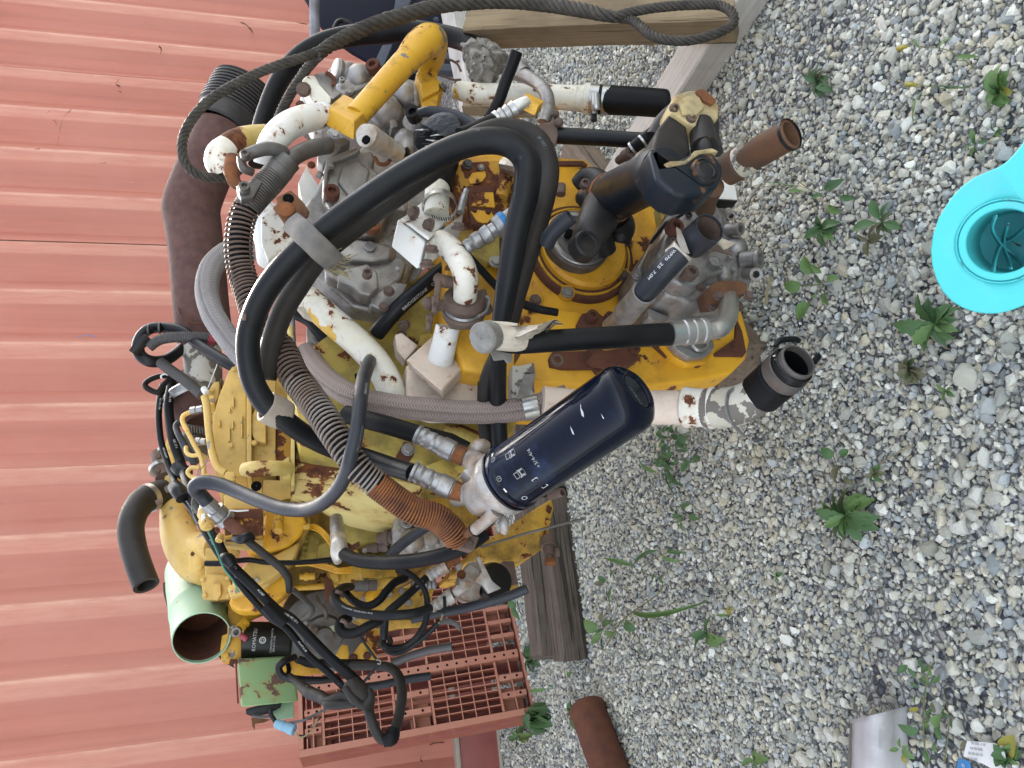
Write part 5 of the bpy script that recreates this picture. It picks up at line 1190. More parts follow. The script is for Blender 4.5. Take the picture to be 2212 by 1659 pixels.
pp_ = slab('pump_foot', 'yellow', gc, 'h', [(1110, 1380), (1200, 1390), (1480, 1440), (1440, 1510), (1300, 1530), (1200, 1480)], 1.53, .04, 4)
for q in ((1640, 1405, 1.548), ): bolt(gc, 'h', q, 9, 'rust')
lathe('tapped_hole', 'rust_cast', gc, P('h', 355, 1500, 1.545), FD, [(-.002, .016), (.002, .015), (.003, .008), (-.01, .007), (-.01, .001)], 18)
cov = slab('port_cover', 'rust', gc, 'h', [(600, 1470), (620, 1440), (760, 1420), (900, 1400), (950, 1430), (930, 1500), (860, 1545), (740, 1520), (640, 1500)], 1.50, .04, 3)
bolt(cov, 'h', (905, 1430, 1.50), 12, 'rust', 'cap'); bolt(gc, 'h', (600, 1190, 1.52), 13, 'rust', 'cap'); bolt(gc, 'h', (725, 1190, 1.52), 10, 'rust', 'cap')
# rusty valve face seen through the hoses
vf = slab('valve_face', 'rusty_yellow', gc, 'm', [(680, 900), (780, 880), (900, 870), (990, 900), (1080, 960), (1070, 1100), (1030, 1150), (930, 1180), (860, 1300), (780, 1240), (700, 1160), (660, 1060)], 1.50, .08, 5, 3)
slab('window_frame', 'rust', vf, 'm', [(750, 1010), (890, 1015), (900, 1130), (905, 1190), (860, 1240), (770, 1220), (755, 1130)], 1.485, .02, 2)
slab('bare_patch', 'yellow', vf, 'm', [(775, 1045), (888, 1048), (898, 1130), (770, 1120)], 1.481, .006, 1)
slab('bare_patch', 'yellow', vf, 'm', [(765, 1150), (800, 1142), (880, 1155), (890, 1180), (850, 1220), (800, 1205)], 1.481, .006, 1)
slab('bare_patch', 'yellow', vf, 'm', [(750, 975), (775, 940), (845, 930), (850, 960), (820, 1000), (760, 1000)], 1.495, .006, 2)
tube('cast_boss', 'rusty_yellow', vf, 'm', [(960, 910), (950, 1000), (930, 1080)], [14, 16, 14], 1.48, n=14)
for q in ((785, 1145, 1.48), (860, 1155, 1.48), (800, 1225, 1.48), (845, 1228, 1.48)): bolt(vf, 'm', q, 5, 'rust')
bolt(vf, 'm', (822, 912, 1.49), 6, 'zinc'); bolt(vf, 'm', (750, 895, 1.49), 10, 'zinc_dark')
slab('case_panel', 'yellow_green', gc, 'm', [(720, 1250), (920, 1240), (980, 1260), (960, 1400), (860, 1430), (760, 1380)], 1.53, .04, 4)
bolt(gc, 'm', (900, 1425, 1.53), 12, 'alu_bright')
slab('case_edge', 'rust', gc, 'm', [(925, 1180), (985, 1200), (1000, 1420), (950, 1470), (930, 1440)], 1.52, .03, 2)
# black flap at the case's top corner
tube('corner_bolt_boss', 'rust_cast', gc, 'm', [(1255, 1010), (1255, 1060)], 11, 1.50, n=12)
# ---------------------------------------------------------------- output bearing and drive shaft
cc = P('h', 520, 745, 1.56); k_ = mpp(cc)
bh = lathe('bearing_cover', 'rust', ENG, cc, FD, [(-.01, 118 * k_), (.012, 118 * k_), (.018, 115 * k_), (.02, 98 * k_), (.022, 96 * k_)], 56)
lathe('cover_rim', 'yellow_scratched', bh, cc, FD, [(.0185, 107.5 * k_), (.0235, 107 * k_), (.0237, 103 * k_), (.0187, 102.5 * k_)], 56)
lathe('cover_dome', 'yellow', bh, cc, FD, [(.012, 97 * k_), (.034, 95 * k_), (.042, 88 * k_), (.044, 70 * k_), (.046, 10 * k_)], 56)
for q in ((430, 1010), (833, 890), (200, 1065), (855, 640)):
    lathe('screw_boss', 'yellow_scratched', bh, P('h', *q, 1.548), FD, [(-.01, .020), (.006, .018), (.010, .013), (.010, .001)], 18)
    bolt(bh, 'h', (*q, 1.535), 11, 'alu' if q[0] == 430 else 'rust_cast')
cf = P('h', 497, 655, 1.505); kf = mpp(cf)
fl_ = lathe('output_flange', 'zinc_dark', ENG, cf, FD, [(-.03, 68 * kf), (.0, 72 * kf), (.016, 72 * kf), (.02, 69 * kf), (.021, 10 * kf)], 48)
lathe('flange_rim', 'alu_bright', fl_, cf, FD, [(.0185, 67 * kf), (.023, 64 * kf), (.0235, 55 * kf), (.02, 52 * kf)], 48)
slab('bolt_head', 'void', fl_, 'h', [(410, 590), (430, 545), (470, 560), (465, 600), (430, 610)], 1.47, .01, 1)
sh1 = P('h', 762, 322, 1.37); sh2 = P('h', 1092, 152, 1.13); sx = nrm(sh2 - sh1); sl_ = np.linalg.norm(sh2 - sh1); ks = mpp(sh1)
st = lathe('drive_shaft', 'navy', ENG, sh1, sx, [(-.055, 30 * ks), (-.05, 44 * ks), (-.03, 50 * ks), (-.024, 56 * ks), (-.012, 56.5 * ks), (-.008, 53 * ks), (0, 52.5 * ks), (.03, 52.5 * ks), (sl_ - .014, 47 * ks), (sl_ - .010, 49 * ks), (sl_, 49.5 * ks), (sl_ + .004, 47 * ks), (sl_ + .018, 43 * ks), (sl_ + .02, 5 * ks)], 44)
lathe('weld_bead', 'rust_orange', st, sh1, sx, [(-.011, 54.5 * ks), (-.006, 56 * ks), (-.002, 54.6 * ks), (.002, 53.2 * ks)], 44)
lathe('weld_bead', 'rust_cast', st, sh1, sx, [(-.028, 53 * ks), (-.026, 57 * ks), (-.022, 57 * ks)], 44)
# inner joint: yoke arms and cap
tube('yoke_arm', 'cast_dark', st, 'h', [(690, 400, 1.38), (640, 500, 1.36), (590, 600, 1.35), (565, 670, 1.36)], [46, 42, 37, 33], n=18, caps=(1, 3), flat=.8)
tube('yoke_arm', 'cast_dark', st, 'h', [(700, 260, 1.44), (640, 200, 1.46), (570, 190, 1.48), (510, 240, 1.50)], [28, 25, 23, 21], n=16, caps=(1, 3))
lathe('bearing_cap', 'cast_dark', st, P('h', 562, 672, 1.322), FD * .9 - EZ * .15 - E1 * .1, [(-.02, .031), (.008, .030), (.012, .026), (.012, .019), (.009, .017), (.010, .001)], 28)
tube('flange_yoke', 'cast_dark', st, 'h', [(800, 620, 1.46), (820, 540, 1.44), (790, 480, 1.42)], [26, 30, 30], n=16, caps=(3, 1))
tube('flange_yoke', 'cast_dark', st, 'h', [(720, 720, 1.47), (680, 640, 1.45), (650, 560, 1.43)], [20, 26, 28], n=16, caps=(1, 1))
ball('grease_cross', 'cast_dark', st, 'h', (560, 330, 1.47), 22, (1, 1, 1), .1)
lathe('cap_hole', 'rust_cast', st, P('h', 560, 225, 1.445), FD, [(-.01, .012), (.003, .012), (.004, .008), (-.004, .006), (-.004, .001)], 14)
# outer joint
slab('yoke_arm', 'navy', st, 'j', [(1400, 1080), (1440, 1060), (1490, 1190), (1560, 1185), (1700, 1110), (1790, 1085), (1870, 1110), (1925, 1190), (1935, 1270), (1900, 1350), (1820, 1400), (1660, 1430), (1560, 1400), (1450, 1310)], 1.055, .065, 13, 4)
slab('yoke_web', 'cast_dark', st, 'j', [(1430, 1040), (1460, 930), (1540, 830), (1620, 800), (1665, 900), (1700, 1110), (1640, 1180), (1560, 1240), (1460, 1240), (1400, 1150)], 1.10, .08, 8, 3)
lathe('bearing_cap', 'cast_dark', st, P('j', 1795, 1250, 1.053), FD * .95 - EZ * .1, [(-.02, .027), (.004, .0265), (.007, .025), (.008, .022), (.006, .021), (.009, .016), (.0075, .014), (.010, .006), (.010, .001)], 32)
tube('yoke_arm', 'cast_dark', st, 'j', [(1450, 1010, 1.17), (1510, 910, 1.16), (1590, 830, 1.15), (1660, 790, 1.14)], [26, 27, 26, 24], n=18, caps=(1, 1), flat=.8)
slab('bearing_block', 'cast_yellowed', st, 'j', [(1548, 760), (1580, 690), (1680, 655), (1770, 650), (1860, 690), (1905, 770), (1900, 860), (1840, 900), (1750, 925), (1680, 900), (1610, 850), (1560, 820)], 1.09, .055, 7, 3)
lathe('screw_hole', 'rust_cast', st, P('j', 1698, 858, 1.088), FD, [(-.006, .0105), (.004, .010), (.005, .006), (-.01, .005), (-.01, .001)], 16)
lathe('screw_hole', 'rust_cast', st, P('j', 1575, 785, 1.088), FD * .7 - EZ * .1 - E1 * .6, [(-.004, .0085), (.004, .008), (.005, .005), (-.01, .004), (-.01, .001)], 16)
slab('block_key', 'rust_orange', st, 'j', [(1735, 655), (1790, 645), (1885, 730), (1850, 760), (1790, 730)], 1.083, .012, 2)
slab('block_face', 'cast_yellowed', st, 'j', [(1610, 740), (1680, 690), (1760, 700), (1800, 780), (1740, 840), (1640, 830)], 1.083, .012, 4, 3)
tube('cross_pin', 'cast_dark', st, 'j', [(1770, 910, 1.11), (1785, 1000, 1.10), (1795, 1080, 1.09)], [27, 28, 30], n=20)
tube('cross_pin_rear', 'cast_dark', st, 'j', [(1870, 880, 1.13), (1870, 990, 1.12), (1885, 1100, 1.10)], [10, 10, 14], n=12)
ball('cross_seal', 'cast_dark', st, 'j', (1790, 1095, 1.085), 30, (1.1, .8, .5), 0)
slab('paint_ledge', 'cast_yellowed', st, 'j', [(1500, 1190), (1545, 1170), (1650, 1165), (1700, 1130), (1720, 1095), (1850, 1075), (1900, 1100), (1760, 1120), (1660, 1190), (1530, 1215)], 1.052, .03, 3)
# rusty stub pipe beyond the joint
plathe('stub_pipe', 'rust_stub', ENG, 'n', (400, 1040, 1.20), (795, 815, 1.06), [(0, 5), (0, 34), (.20, 35), (.22, 31.5), (.48, 31), (.50, 32.5), (.93, 33), (.95, 35), (.99, 35), (1, 33), (1, 28), (.8, 27), (.8, 1)], 36)
plathe('paint_patch', 'white_flaking', ENG, 'n', (480, 996, 1.171), (560, 950, 1.143), [(0, 33), (1, 33)], 36)
plathe('pipe_lip', 'cast_dark', ENG, 'n', (775, 826, 1.067), (797, 814, 1.059), [(0, 34.6), (.1, 36), (.9, 36), (1, 34.6)], 36)
tube('stub_root', 'rust_stub', ENG, 'h', [(1480, 250, 1.22), (1440, 330, 1.28), (1420, 420, 1.32)], [24, 22, 22], n=16)
# ---------------------------------------------------------------- lower aluminium pump
p3 = slab('lower_pump', 'alu', ENG, 'h', [(1050, 640), (1110, 560), (1215, 345), (1350, 330), (1540, 350), (1600, 400), (1600, 520), (1660, 600), (1740, 680), (1760, 900), (1740, 1010), (1660, 1060), (1600, 1210), (1180, 1220), (1050, 1200), (1000, 1120), (905, 960), (910, 850)], 1.44, .10, 7, 3)
slab('pump_case', 'alu', p3, 'h', [(1060, 690), (1130, 540), (1300, 420), (1540, 420), (1590, 560), (1700, 660), (1740, 760), (1670, 830), (1680, 900), (1600, 960), (1480, 960), (1400, 1080), (1310, 1085), (1130, 1030), (1060, 880)], 1.36, .10, 10, 3)
slab('pump_face', 'alu', p3, 'h', [(1080, 720), (1150, 560), (1260, 560), (1420, 640), (1560, 700), (1640, 790), (1660, 860), (1540, 870), (1450, 900), (1380, 970), (1250, 960), (1150, 900)], 1.315, .06, 10, 3)
slab('adapter_block', 'zinc', p3, 'h', [(1130, 500), (1230, 330), (1330, 330), (1355, 380), (1270, 430), (1190, 480)], 1.36, .10, 4)
slab('flat_plate', 'yellow_green', p3, 'h', [(1085, 380), (1240, 290), (1300, 330), (1210, 350), (1150, 430), (1110, 500)], 1.40, .03, 2)
slab('mount_flange', 'white_clean', p3, 'h', [(1400, 290), (1480, 240), (1560, 190), (1640, 240), (1655, 345), (1350, 325)], 1.39, .02, 2)
slab('flange_joint', 'cast_dark', p3, 'h', [(1350, 327), (1655, 348), (1655, 356), (1350, 336)], 1.388, .03, .5)
ball('pump_bulge', 'alu', p3, 'h', (1640, 700, 1.37), 27, (1, 1, 1), .1); ball('pump_bulge', 'alu', p3, 'h', (1420, 460, 1.38), 34, (1.2, .8, 1), .08)
ball('pump_bulge', 'alu', p3, 'h', (1560, 880, 1.33), 22, (1.3, .8, .8), .1)
for a, b, r in (((1580, 560, 1.36), (1680, 555, 1.33), 13), ((1690, 780, 1.36), (1820, 770, 1.33), 20), ((1720, 880, 1.36), (1790, 882, 1.30), 13), ((1590, 430, 1.38), (1610, 460, 1.34), 9)):
    plathe('pump_port', 'alu', p3, 'h', a, b, [(0, r), (.75, r), (.8, r * 1.12), (1, r * 1.1), (1, r * .6), (.5, r * .55), (.5, .5)], 20)
for q, r, m_, kd in (((1190, 560, 1.30), 18, 'rust', 'cap'), ((1305, 885, 1.29), 16, 'rust_cast', 'cap'), ((1390, 975, 1.31), 8, 'rust_cast', 'hex'), ((1100, 990, 1.36), 9, 'alu', 'hex'), ((930, 880, 1.43), 10, 'alu', 'hex'), ((1055, 1180, 1.43), 9, 'alu', 'hex')): bolt(p3, 'h', q, r, m_, kd)
lathe('pump_hole', 'cast_dark', p3, P('h', 1303, 450, 1.356), FD, [(0, .009), (.001, .009), (.001, .005), (-.01, .004)], 14)
lathe('pump_hole', 'cast_dark', p3, P('h', 1600, 468, 1.376), FD, [(0, .008), (.001, .008), (.001, .005), (-.01, .004)], 14)
pb = slab('port_flange', 'rust_plate', p3, 'h', [(1455, 965), (1500, 935), (1560, 925), (1680, 925), (1725, 950), (1730, 1005), (1690, 1025), (1600, 1030), (1560, 1055), (1480, 1060)], 1.24, .06, 4, 3)
slab('port_neck', 'zinc', p3, 'h', [(1440, 960), (1740, 960), (1750, 1040), (1690, 1070), (1420, 1090)], 1.285, .06, 5, 3)
for q in ((1520, 1035, 1.235), (1735, 1035, 1.24), (1470, 1110, 1.27), (1660, 1110, 1.28)): bolt(pb, 'h', q, 9.5, 'rust_cast')
slab('pump_gasket', 'zinc', p3, 'h', [(1180, 1380), (1240, 1385), (1480, 1350), (1490, 1400), (1470, 1440), (1430, 1470), (1310, 1480), (1230, 1430)], 1.50, .025, 3)
tube('gasket_ring', 'alu_bright', p3, 'h', [(1330, 1390), (1370, 1425), (1430, 1410), (1440, 1380)], 5, 1.49, n=10)
slab('pump_lug', 'alu', p3, 'h', [(1010, 1120), (1080, 1150), (1180, 1190), (1060, 1215), (1010, 1190)], 1.42, .05, 4)
# aluminium elbow, crimped end and the capped black hose
tube('suction_elbow', 'alu_bright', ENG, 'h', [(1590, 1035, 1.27), (1592, 1110, 1.23), (1585, 1190, 1.20), (1540, 1262, 1.18), (1475, 1285, 1.18), (1405, 1290, 1.18)], [21, 21, 21.5, 21, 20, 18], n=24)
fe = plathe('crimp_ferrule', 'alu_bright', ENG, 'h', (1430, 1285, 1.18), (1160, 1310, 1.18), [(0, 15), (0, 25), (.03, 28), (.14, 28), (.17, 25.5), (.2, 28), (.38, 28.5), (.41, 25.5), (.44, 28.5), (.62, 29), (.65, 26), (.7, 26.5), (.9, 28), (1, 29), (1, 24)], 36)
hb = tube('hydraulic_hose', 'rubber_matt', ENG, 'e', [(2735, 255, 1.18), (2480, 268, 1.18), (2225, 285, 1.18), (1900, 302, 1.19), (1600, 320, 1.20), (1400, 330, 1.21), (1250, 320, 1.22)], [25, 25, 24.5, 24.5, 24.5, 24.5, 23], n=24)
tb_ = tube('taped_end', 'tape_tan', ENG, 'e', [(1480, 310, 1.205), (1380, 300, 1.20), (1290, 290, 1.20), (1190, 285, 1.20), (1120, 285, 1.19)], [23, 25, 27, 28, 27], n=22, caps=(1, 1), rough=(26, .16), sharp=60)
lathe('end_disc', 'tape_grey', tb_, P('e', 1110, 285, 1.185), -E1 * .45 + EZ * .75 + FD * .5, [(-.02, .026), (.004, .027), (.007, .024), (.008, .001)], 24)
V = []; F = []
for i, (x, y, h_) in enumerate(((1380, 190, 95), (1480, 180, 95), (1580, 175, 85), (1660, 150, 55), (1720, 130, 25), (1790, 165, 4))):
    for j in range(6):
        s_ = j / 5; V.append(P('e', x + 10 * math.sin(i * 2 + j), y + h_ * 2 * s_ * .9, 1.17 + .02 * math.sin(i * 1.7 + j * 1.3) + .05 * s_ * s_ * (i / 5) ** .5))
for i in range(5):
    for j in range(5): F.append((i * 6 + j, i * 6 + j + 1, (i + 1) * 6 + j + 1, (i + 1) * 6 + j))
o = mesh('tape_tail', V, F, 'tape_tan', tb_, 60); o.modifiers.new('t', 'SOLIDIFY').thickness = .001
tube('tape_edge', 'tape_tan', tb_, 'e', [(1080, 180), (1170, 160), (1300, 165), (1400, 175)], [3, 4, 4, 3], 1.175, n=8, flat=.4)
slab('tape_scrap', 'tape_grey', tb_, 'e', [(1165, 400), (1360, 400), (1350, 500), (1310, 500), (1290, 470), (1200, 480)], 1.22, .004, 0)
# grey 25 mm hose with its crimped end and the cut stub
plathe('hose_ferrule', 'zinc', ENG, 'h', (835, 1180, 1.32), (985, 1010, 1.22), [(0, 12), (0, 25), (.06, 27), (.7, 26), (.92, 28), (1, 29), (1, 24)], 32)
tube('ferrule_pipe', 'zinc', ENG, 'h', [(740, 1250, 1.42), (800, 1200, 1.35), (850, 1160, 1.30)], 18, n=18)
gh = tube('pump_hose', 'rubber_grey', ENG, 'h', [(960, 1035, 1.235), (1050, 940, 1.20), (1140, 840, 1.17), (1240, 735, 1.15)], 25.5, n=24)
wraptext(gh, 'WP70  25  7.0M', .97, 11, 'paint_white', rev=True, off=-.55)
plathe('tape_band', 'foil', ENG, 'h', (1195, 775, 1.165), (1270, 700, 1.145), [(0, 25), (.05, 28), (.5, 27.5), (.95, 29), (1, 26)], 28)
slab('tape_flap', 'foil', ENG, 'h', [(1215, 540), (1245, 560), (1270, 620), (1310, 730), (1260, 720), (1225, 640)], 1.13, .002, 0)
cs = plathe('cut_hose_stub', 'rubber_grey', ENG, 'h', (1320, 665, 1.16), (1455, 545, 1.10), [(0, 5), (0, 33), (.1, 35), (1, 35), (1, 31), (.1, 30), (.1, 1)], 36)
plathe('rust_lining', 'rust_cast', cs, 'h', (1330, 656, 1.156), (1452, 548, 1.101), [(0, 1), (.0, 29.5), (.96, 30)], 30)
slab('torn_wrap', 'tape_tan', ENG, 'h', [(1480, 600), (1540, 620), (1640, 655), (1590, 690), (1560, 700), (1520, 650)], 1.20, .003, 0)
slab('torn_wrap', 'rust_cast', ENG, 'h', [(1370, 720), (1480, 660), (1560, 690), (1620, 740), (1500, 710), (1400, 730)], 1.24, .003, 0)
# ---------------------------------------------------------------- water pipe with the open rubber mouth
tube('water_pipe', 'pinkish', ENG, 'i', [(-120, 705, 1.46), (200, 735, 1.45), (600, 742, 1.40), (930, 742, 1.35)], [35, 36, 37, 37.5], n=28)
tube('pipe_rust', 'rust', ENG, 'i', [(905, 742, 1.352), (945, 742, 1.345)], [38.2, 38.2], n=28)
pc_ = plathe('pipe_collar', 'white', ENG, 'i', (890, 742, 1.355), (1090, 745, 1.32), [(0, 36), (.04, 42), (.1, 45), (.25, 45), (.45, 42), (1, 42)], 36)
tube('pipe_elbow', 'white_flaking', ENG, 'i', [(1060, 745, 1.325), (1180, 745, 1.30), (1300, 725, 1.28), (1420, 665, 1.26), (1510, 590, 1.24)], [42, 44, 43, 42, 43], n=30)
plathe('weld_seam', 'white_yellowed', pc_, 'i', (1085, 745, 1.321), (1130, 745, 1.313), [(0, 42), (.3, 46), (.7, 46), (1, 43)], 30)
o_rm = plathe('rubber_coupler', 'rubber_matt', ENG, 'i', (1460, 640, 1.25), (1700, 425, 1.15), [(0, 43), (0, 47), (.5, 48), (.52, 46), (.9, 46), (.91, 44)], 40)
plathe('pipe_mouth', 'zinc_dark', o_rm, 'i', (1560, 550, 1.21), (1730, 405, 1.14), [(0, 38), (.7, 41), (.97, 42), (1, 40.5), (1, 36.5), (.8, 36)], 40)
plathe('bore', 'void', o_rm, 'i', (1490, 612, 1.238), (1716, 417, 1.146), [(0, 1), (0, 35), (1, 36.2)], 36)  # near-black lining paints the shade inside the mouth
hc = plathe('hose_clamp', 'zinc_dark', o_rm, 'i', (1600, 515, 1.193), (1665, 460, 1.166), [(0, 48), (.05, 49.3), (.95, 49.3), (1, 48)], 40)
plathe('hose_clamp', 'plastic_black', o_rm, 'i', (1660, 470, 1.169), (1700, 430, 1.153), [(0, 44.5), (.1, 47), (.9, 47), (1, 44.5)], 40)
tube('clamp_screw', 'plastic_black', hc, 'i', [(1560, 300), (1600, 260), (1700, 250), (1740, 265)], [5, 7, 7, 5], 1.165, n=10)
for k in range(6): tube('clamp_slot', 'alu_bright', hc, 'i', [(1545 + 12 * k, 372 + 27 * k, 1.153 + .001 * k), (1562 + 12 * k, 366 + 27 * k, 1.150 + .001 * k)], 1.6, n=6)
slab('clamp_ear', 'rubber_matt', hc, 'i', [(1840, 400), (1880, 340), (1900, 380), (1860, 430)], 1.16, .015, 2)
tube('loose_band', 'zinc', ENG, 'i', [(1270, 600, 1.26), (1225, 640, 1.245), (1212, 720, 1.24), (1225, 800, 1.24), (1270, 880, 1.245), (1340, 950, 1.26)], [4, 4.5, 5, 5, 5, 4.5], n=10, flat=.25)
# ---------------------------------------------------------------- black canister filter and its head
F0 = (1102, 1033, 1.36); F1 = (1372, 848, 1.12)
fa_ = P('', *F0); fb_ = P('', *F1); fx = nrm(fb_ - fa_); FL = np.linalg.norm(fb_ - fa_); r0 = 72 * mpp(fa_)
filt = lathe('oil_filter', 'filter_black', ENG, fa_, fx, [(-.004, .5 * r0), (-.004, r0 * .98), (.004, r0 * 1.05), (.012, r0 * 1.05), (.016, r0 * .99), (FL * .5, r0), (FL - r0 * .42, r0), (FL - r0 * .24, r0 * .985), (FL - r0 * .08, r0 * .90), (FL + .002, r0 * .78), (FL + .008, r0 * .62), (FL + .007, r0 * .55), (FL + .003, r0 * .50), (FL + .003, .001)], 64, 40)
lathe('filter_seal', 'rubber', filt, fa_, fx, [(-.009, r0 * .93), (-.009, r0 * 1.02), (-.004, r0 * 1.03), (-.004, r0 * .9)], 64)
F2 = [P('', F0[0], F0[1], F0[2]), P('', F1[0], F1[1], F1[2])]
def fprint(s, along, ang, size, mat='paint_white', across=False):
    """print on the filter: along = metres from the base, ang = angle from the line facing the camera"""
    c0 = fa_ + fx * along; v = CAM - c0; N = nrm(v - fx * v.dot(fx)); B = np.cross(fx, N)
    V, F = (textmesh(s, size) if isinstance(s, str) else s); out = []
    for q in V:
        t, u = (q[0], q[1])
        if isinstance(s, str):
            a_n, al = ang - t / r0, along - u
        else: a_n, al = ang - t * size / r0, along + u * size
        out.append(fa_ + fx * al + (N * math.cos(a_n) + B * math.sin(a_n)) * (r0 * 1.002 + .0003))
    mesh('lettering', out, F, mat, filt, None)
def rect(x0, y0, x1, y1): return np.array([(x0, y0), (x1, y0), (x1, y1), (x0, y1)])
def icon_hand():          # a hand turning the canister, drawn as flat shapes
    V = []; F = []
    def poly(p): b_ = len(V); V.extend(p); F.append(tuple(range(b_, b_ + len(p))))
    def bar(x0, y0, x1, y1): poly([tuple(q) for q in rect(x0, y0, x1, y1)])
    bar(0, 0, .1, .8); bar(.9, 0, 1, .8); bar(.1, 0, .9, .1); bar(.1, .7, .9, .8)
    poly([(-.15, .7), (.1, .95), (.5, 1.05), (.5, 1.25), (.2, 1.3), (-.1, 1.1)])
    poly([(1.15, .7), (.9, .95), (.55, 1.05), (.55, 1.25), (.85, 1.3), (1.1, 1.1)])
    poly([(-.1, 1.12), (.2, 1.32), (.2, 1.75), (-.05, 1.75)]); poly([(1.1, 1.12), (.85, 1.32), (.85, 1.75), (1.05, 1.75)])
    for i in range(10):
        t0, t1 = math.pi * (.1 + .13 * i), math.pi * (.1 + .13 * (i + 1))
        poly([(.5 + .7 * math.cos(t0), 1.7 + .25 * math.sin(t0)), (.5 + .7 * math.cos(t1), 1.7 + .25 * math.sin(t1)), (.5 + .64 * math.cos(t1), 1.7 + .2 * math.sin(t1)), (.5 + .64 * math.cos(t0), 1.7 + .2 * math.sin(t0))])
    return np.array(V), F
def icon_ring(k=20):
    V = []; F = []
    for i in range(k):
        for r in (.8, 1): V.append((r * math.cos(i / k * 6.2832), r * math.sin(i / k * 6.2832)))
    for i in range(k): j = (i + 1) % k; F.append((2 * i, 2 * i + 1, 2 * j + 1, 2 * j))
    return np.array(V), F
hi = icon_hand(); ri = icon_ring()
for ang, num in ((-.02, '3'), (.62, '2')):
    fprint(hi, .050, -ang + .13, .0115, 'paint_dim'); fprint(ri, .020, -ang - .18, .0050, 'paint_dim'); fprint(num, .0225, -ang - .155, .0065, 'paint_dim')
fprint('+3/4-4/4', .104, .22, .0105, 'paint_dim')
fprint((rect(0, 0, 1, 1), [(0, 1, 2, 3)]), .010, .28, .008); fprint((rect(0, 0, 1, 1), [(0, 1, 2, 3)]), .012, -.95, .008)
fprint((np.array([(0, 0), (2.6, 0), (2.6, 1.1), (0, 1.1), (.1, .1), (2.5, .1), (2.5, 1.0), (.1, 1.0)]), [(0, 1, 5, 4), (1, 2, 6, 5), (2, 3, 7, 6), (3, 0, 4, 7)]), .070, .88, .011)
fprint(ri, .030, .78, .005)
c0 = fb_ + fx * .0035; N = nrm((CAM - c0) - fx * (CAM - c0).dot(fx)); B = np.cross(fx, N); Vt, Ft = textmesh('11CKC21', .0085)
mesh('lettering', [c0 + fx * .0006 + (-B) * (q[0] - .022) * 1. + N * (q[1] + .012) * -1. * -1. for q in Vt], Ft, 'paint_faint', filt, None)
for i, (al, an, ln_) in enumerate(((.19, .02, .016), (.222, -.22, .024), (.25, .12, .010))):
    fprint((np.array([(0, 0), (.25, .12), (1, .16), (.6, .02), (.2, -.08)]), [(0, 1, 2, 3, 4)]), al, an, ln_, 'paint_grey')
fh = lathe('filter_head', 'alu_white', ENG, fa_, -fx, [(.010, r0 * .94), (.018, r0 * 1.02), (.028, r0 * 1.0), (.040, r0 * .86), (.065, r0 * .70), (.085, r0 * .60), (.10, r0 * .42), (.108, .001)], 44, 45)
tube('head_arm', 'alu_white', fh, 'g', [(1330, 150, 1.40), (1240, 180, 1.43), (1160, 220, 1.45), (1080, 250, 1.47)], [26, 24, 21, 20], n=18)
tube('head_arm', 'alu_white', fh, 'e', [(1100, 1440, 1.42), (1040, 1370, 1.46), (960, 1320, 1.49)], [30, 26, 20], n=18)
tube('head_spout', 'alu_white', fh, 'g', [(1430, 360, 1.38), (1350, 440, 1.40), (1250, 520, 1.43)], [16, 13.5, 13], n=16)
ball('head_lug', 'alu_white', fh, 'g', (1500, 480, 1.40), 16, (1.4, .8, .7), .2); ball('head_lug', 'alu_white', fh, 'e', (1080, 1230, 1.46), 18, (1, 1, 1.2), .15)
slab('head_web', 'alu_white', fh, 'e', [(930, 1430), (1000, 1400), (1060, 1290), (1140, 1290), (1130, 1480), (1150, 1600), (1040, 1560)], 1.41, .05, 5, 3)
for a, b, s_ in (((530, 1120, 1.50), (940, 1320, 1.48), 1), ((490, 1440, 1.46), (930, 1640, 1.45), 1.06)):
    f_ = plathe('hose_fitting', 'zinc', ENG, 'e', a, b, [(0, 12 * s_), (0, 22 * s_), (.05, 22.5 * s_), (.08, 19 * s_), (.16, 21.5 * s_), (.22, 18.5 * s_), (.34, 21 * s_), (.40, 18.5 * s_), (.42, 20 * s_), (.52, 20 * s_), (.53, 23 * s_), (.76, 23 * s_), (.78, 19 * s_), (1, 18 * s_), (1, 2)], 16, 25)
    fpa = P('e', *a); fpb = P('e', *b)
    lathe('rust_nut', 'rust_orange', f_, fpa + (fpb - fpa) * .79, fpb - fpa, [(0, 19.5 * s_ * mpp(fpb)), (.0005, 21 * s_ * mpp(fpb)), (.022, 21 * s_ * mpp(fpb)), (.024, 19 * s_ * mpp(fpb))], 8, 25)
slab('rust_pad', 'rust', ENG, 'e', [(340, 1330), (420, 1180), (500, 1200), (510, 1290), (450, 1370)], 1.76, .03, 4); bolt(ENG, 'e', (455, 1250, 1.755), 12, 'zinc')
tube('side_rib', 'yellow_green', ENG, 'e', [(760, 1070, 1.74), (900, 1110, 1.74), (1060, 1190, 1.72)], [10, 13, 14], n=14)
slab('rust_pad', 'rust', ENG, 'e', [(780, 1040), (920, 1035), (1060, 1090), (1100, 1170), (1020, 1140), (860, 1080)], 1.765, .03, 3)
slab('side_step', 'yellow_green', ENG, 'e', [(600, 1390), (760, 1330), (900, 1450), (860, 1520), (700, 1480)], 1.74, .05, 6); slab('side_step', 'yellow_green', ENG, 'e', [(560, 260), (690, 240), (640, 420), (540, 360)], 1.74, .05, 4)
slab('rust_pad', 'rust', ENG, 'e', [(900, 250), (990, 220), (1010, 420), (950, 460), (880, 400)], 1.68, .04, 3)
for q in ((1000, 300), (950, 900), (660, 960)): bolt(ENG, 'e', (*q, 1.76), 9, 'rust_cast')
tube('filter_hose', 'rubber_matt', ENG, 'e', [(-80, 950, 1.62), (110, 1000, 1.58), (300, 1050, 1.54), (560, 1130, 1.50)], [20, 20, 20.5, 20.5], n=20)
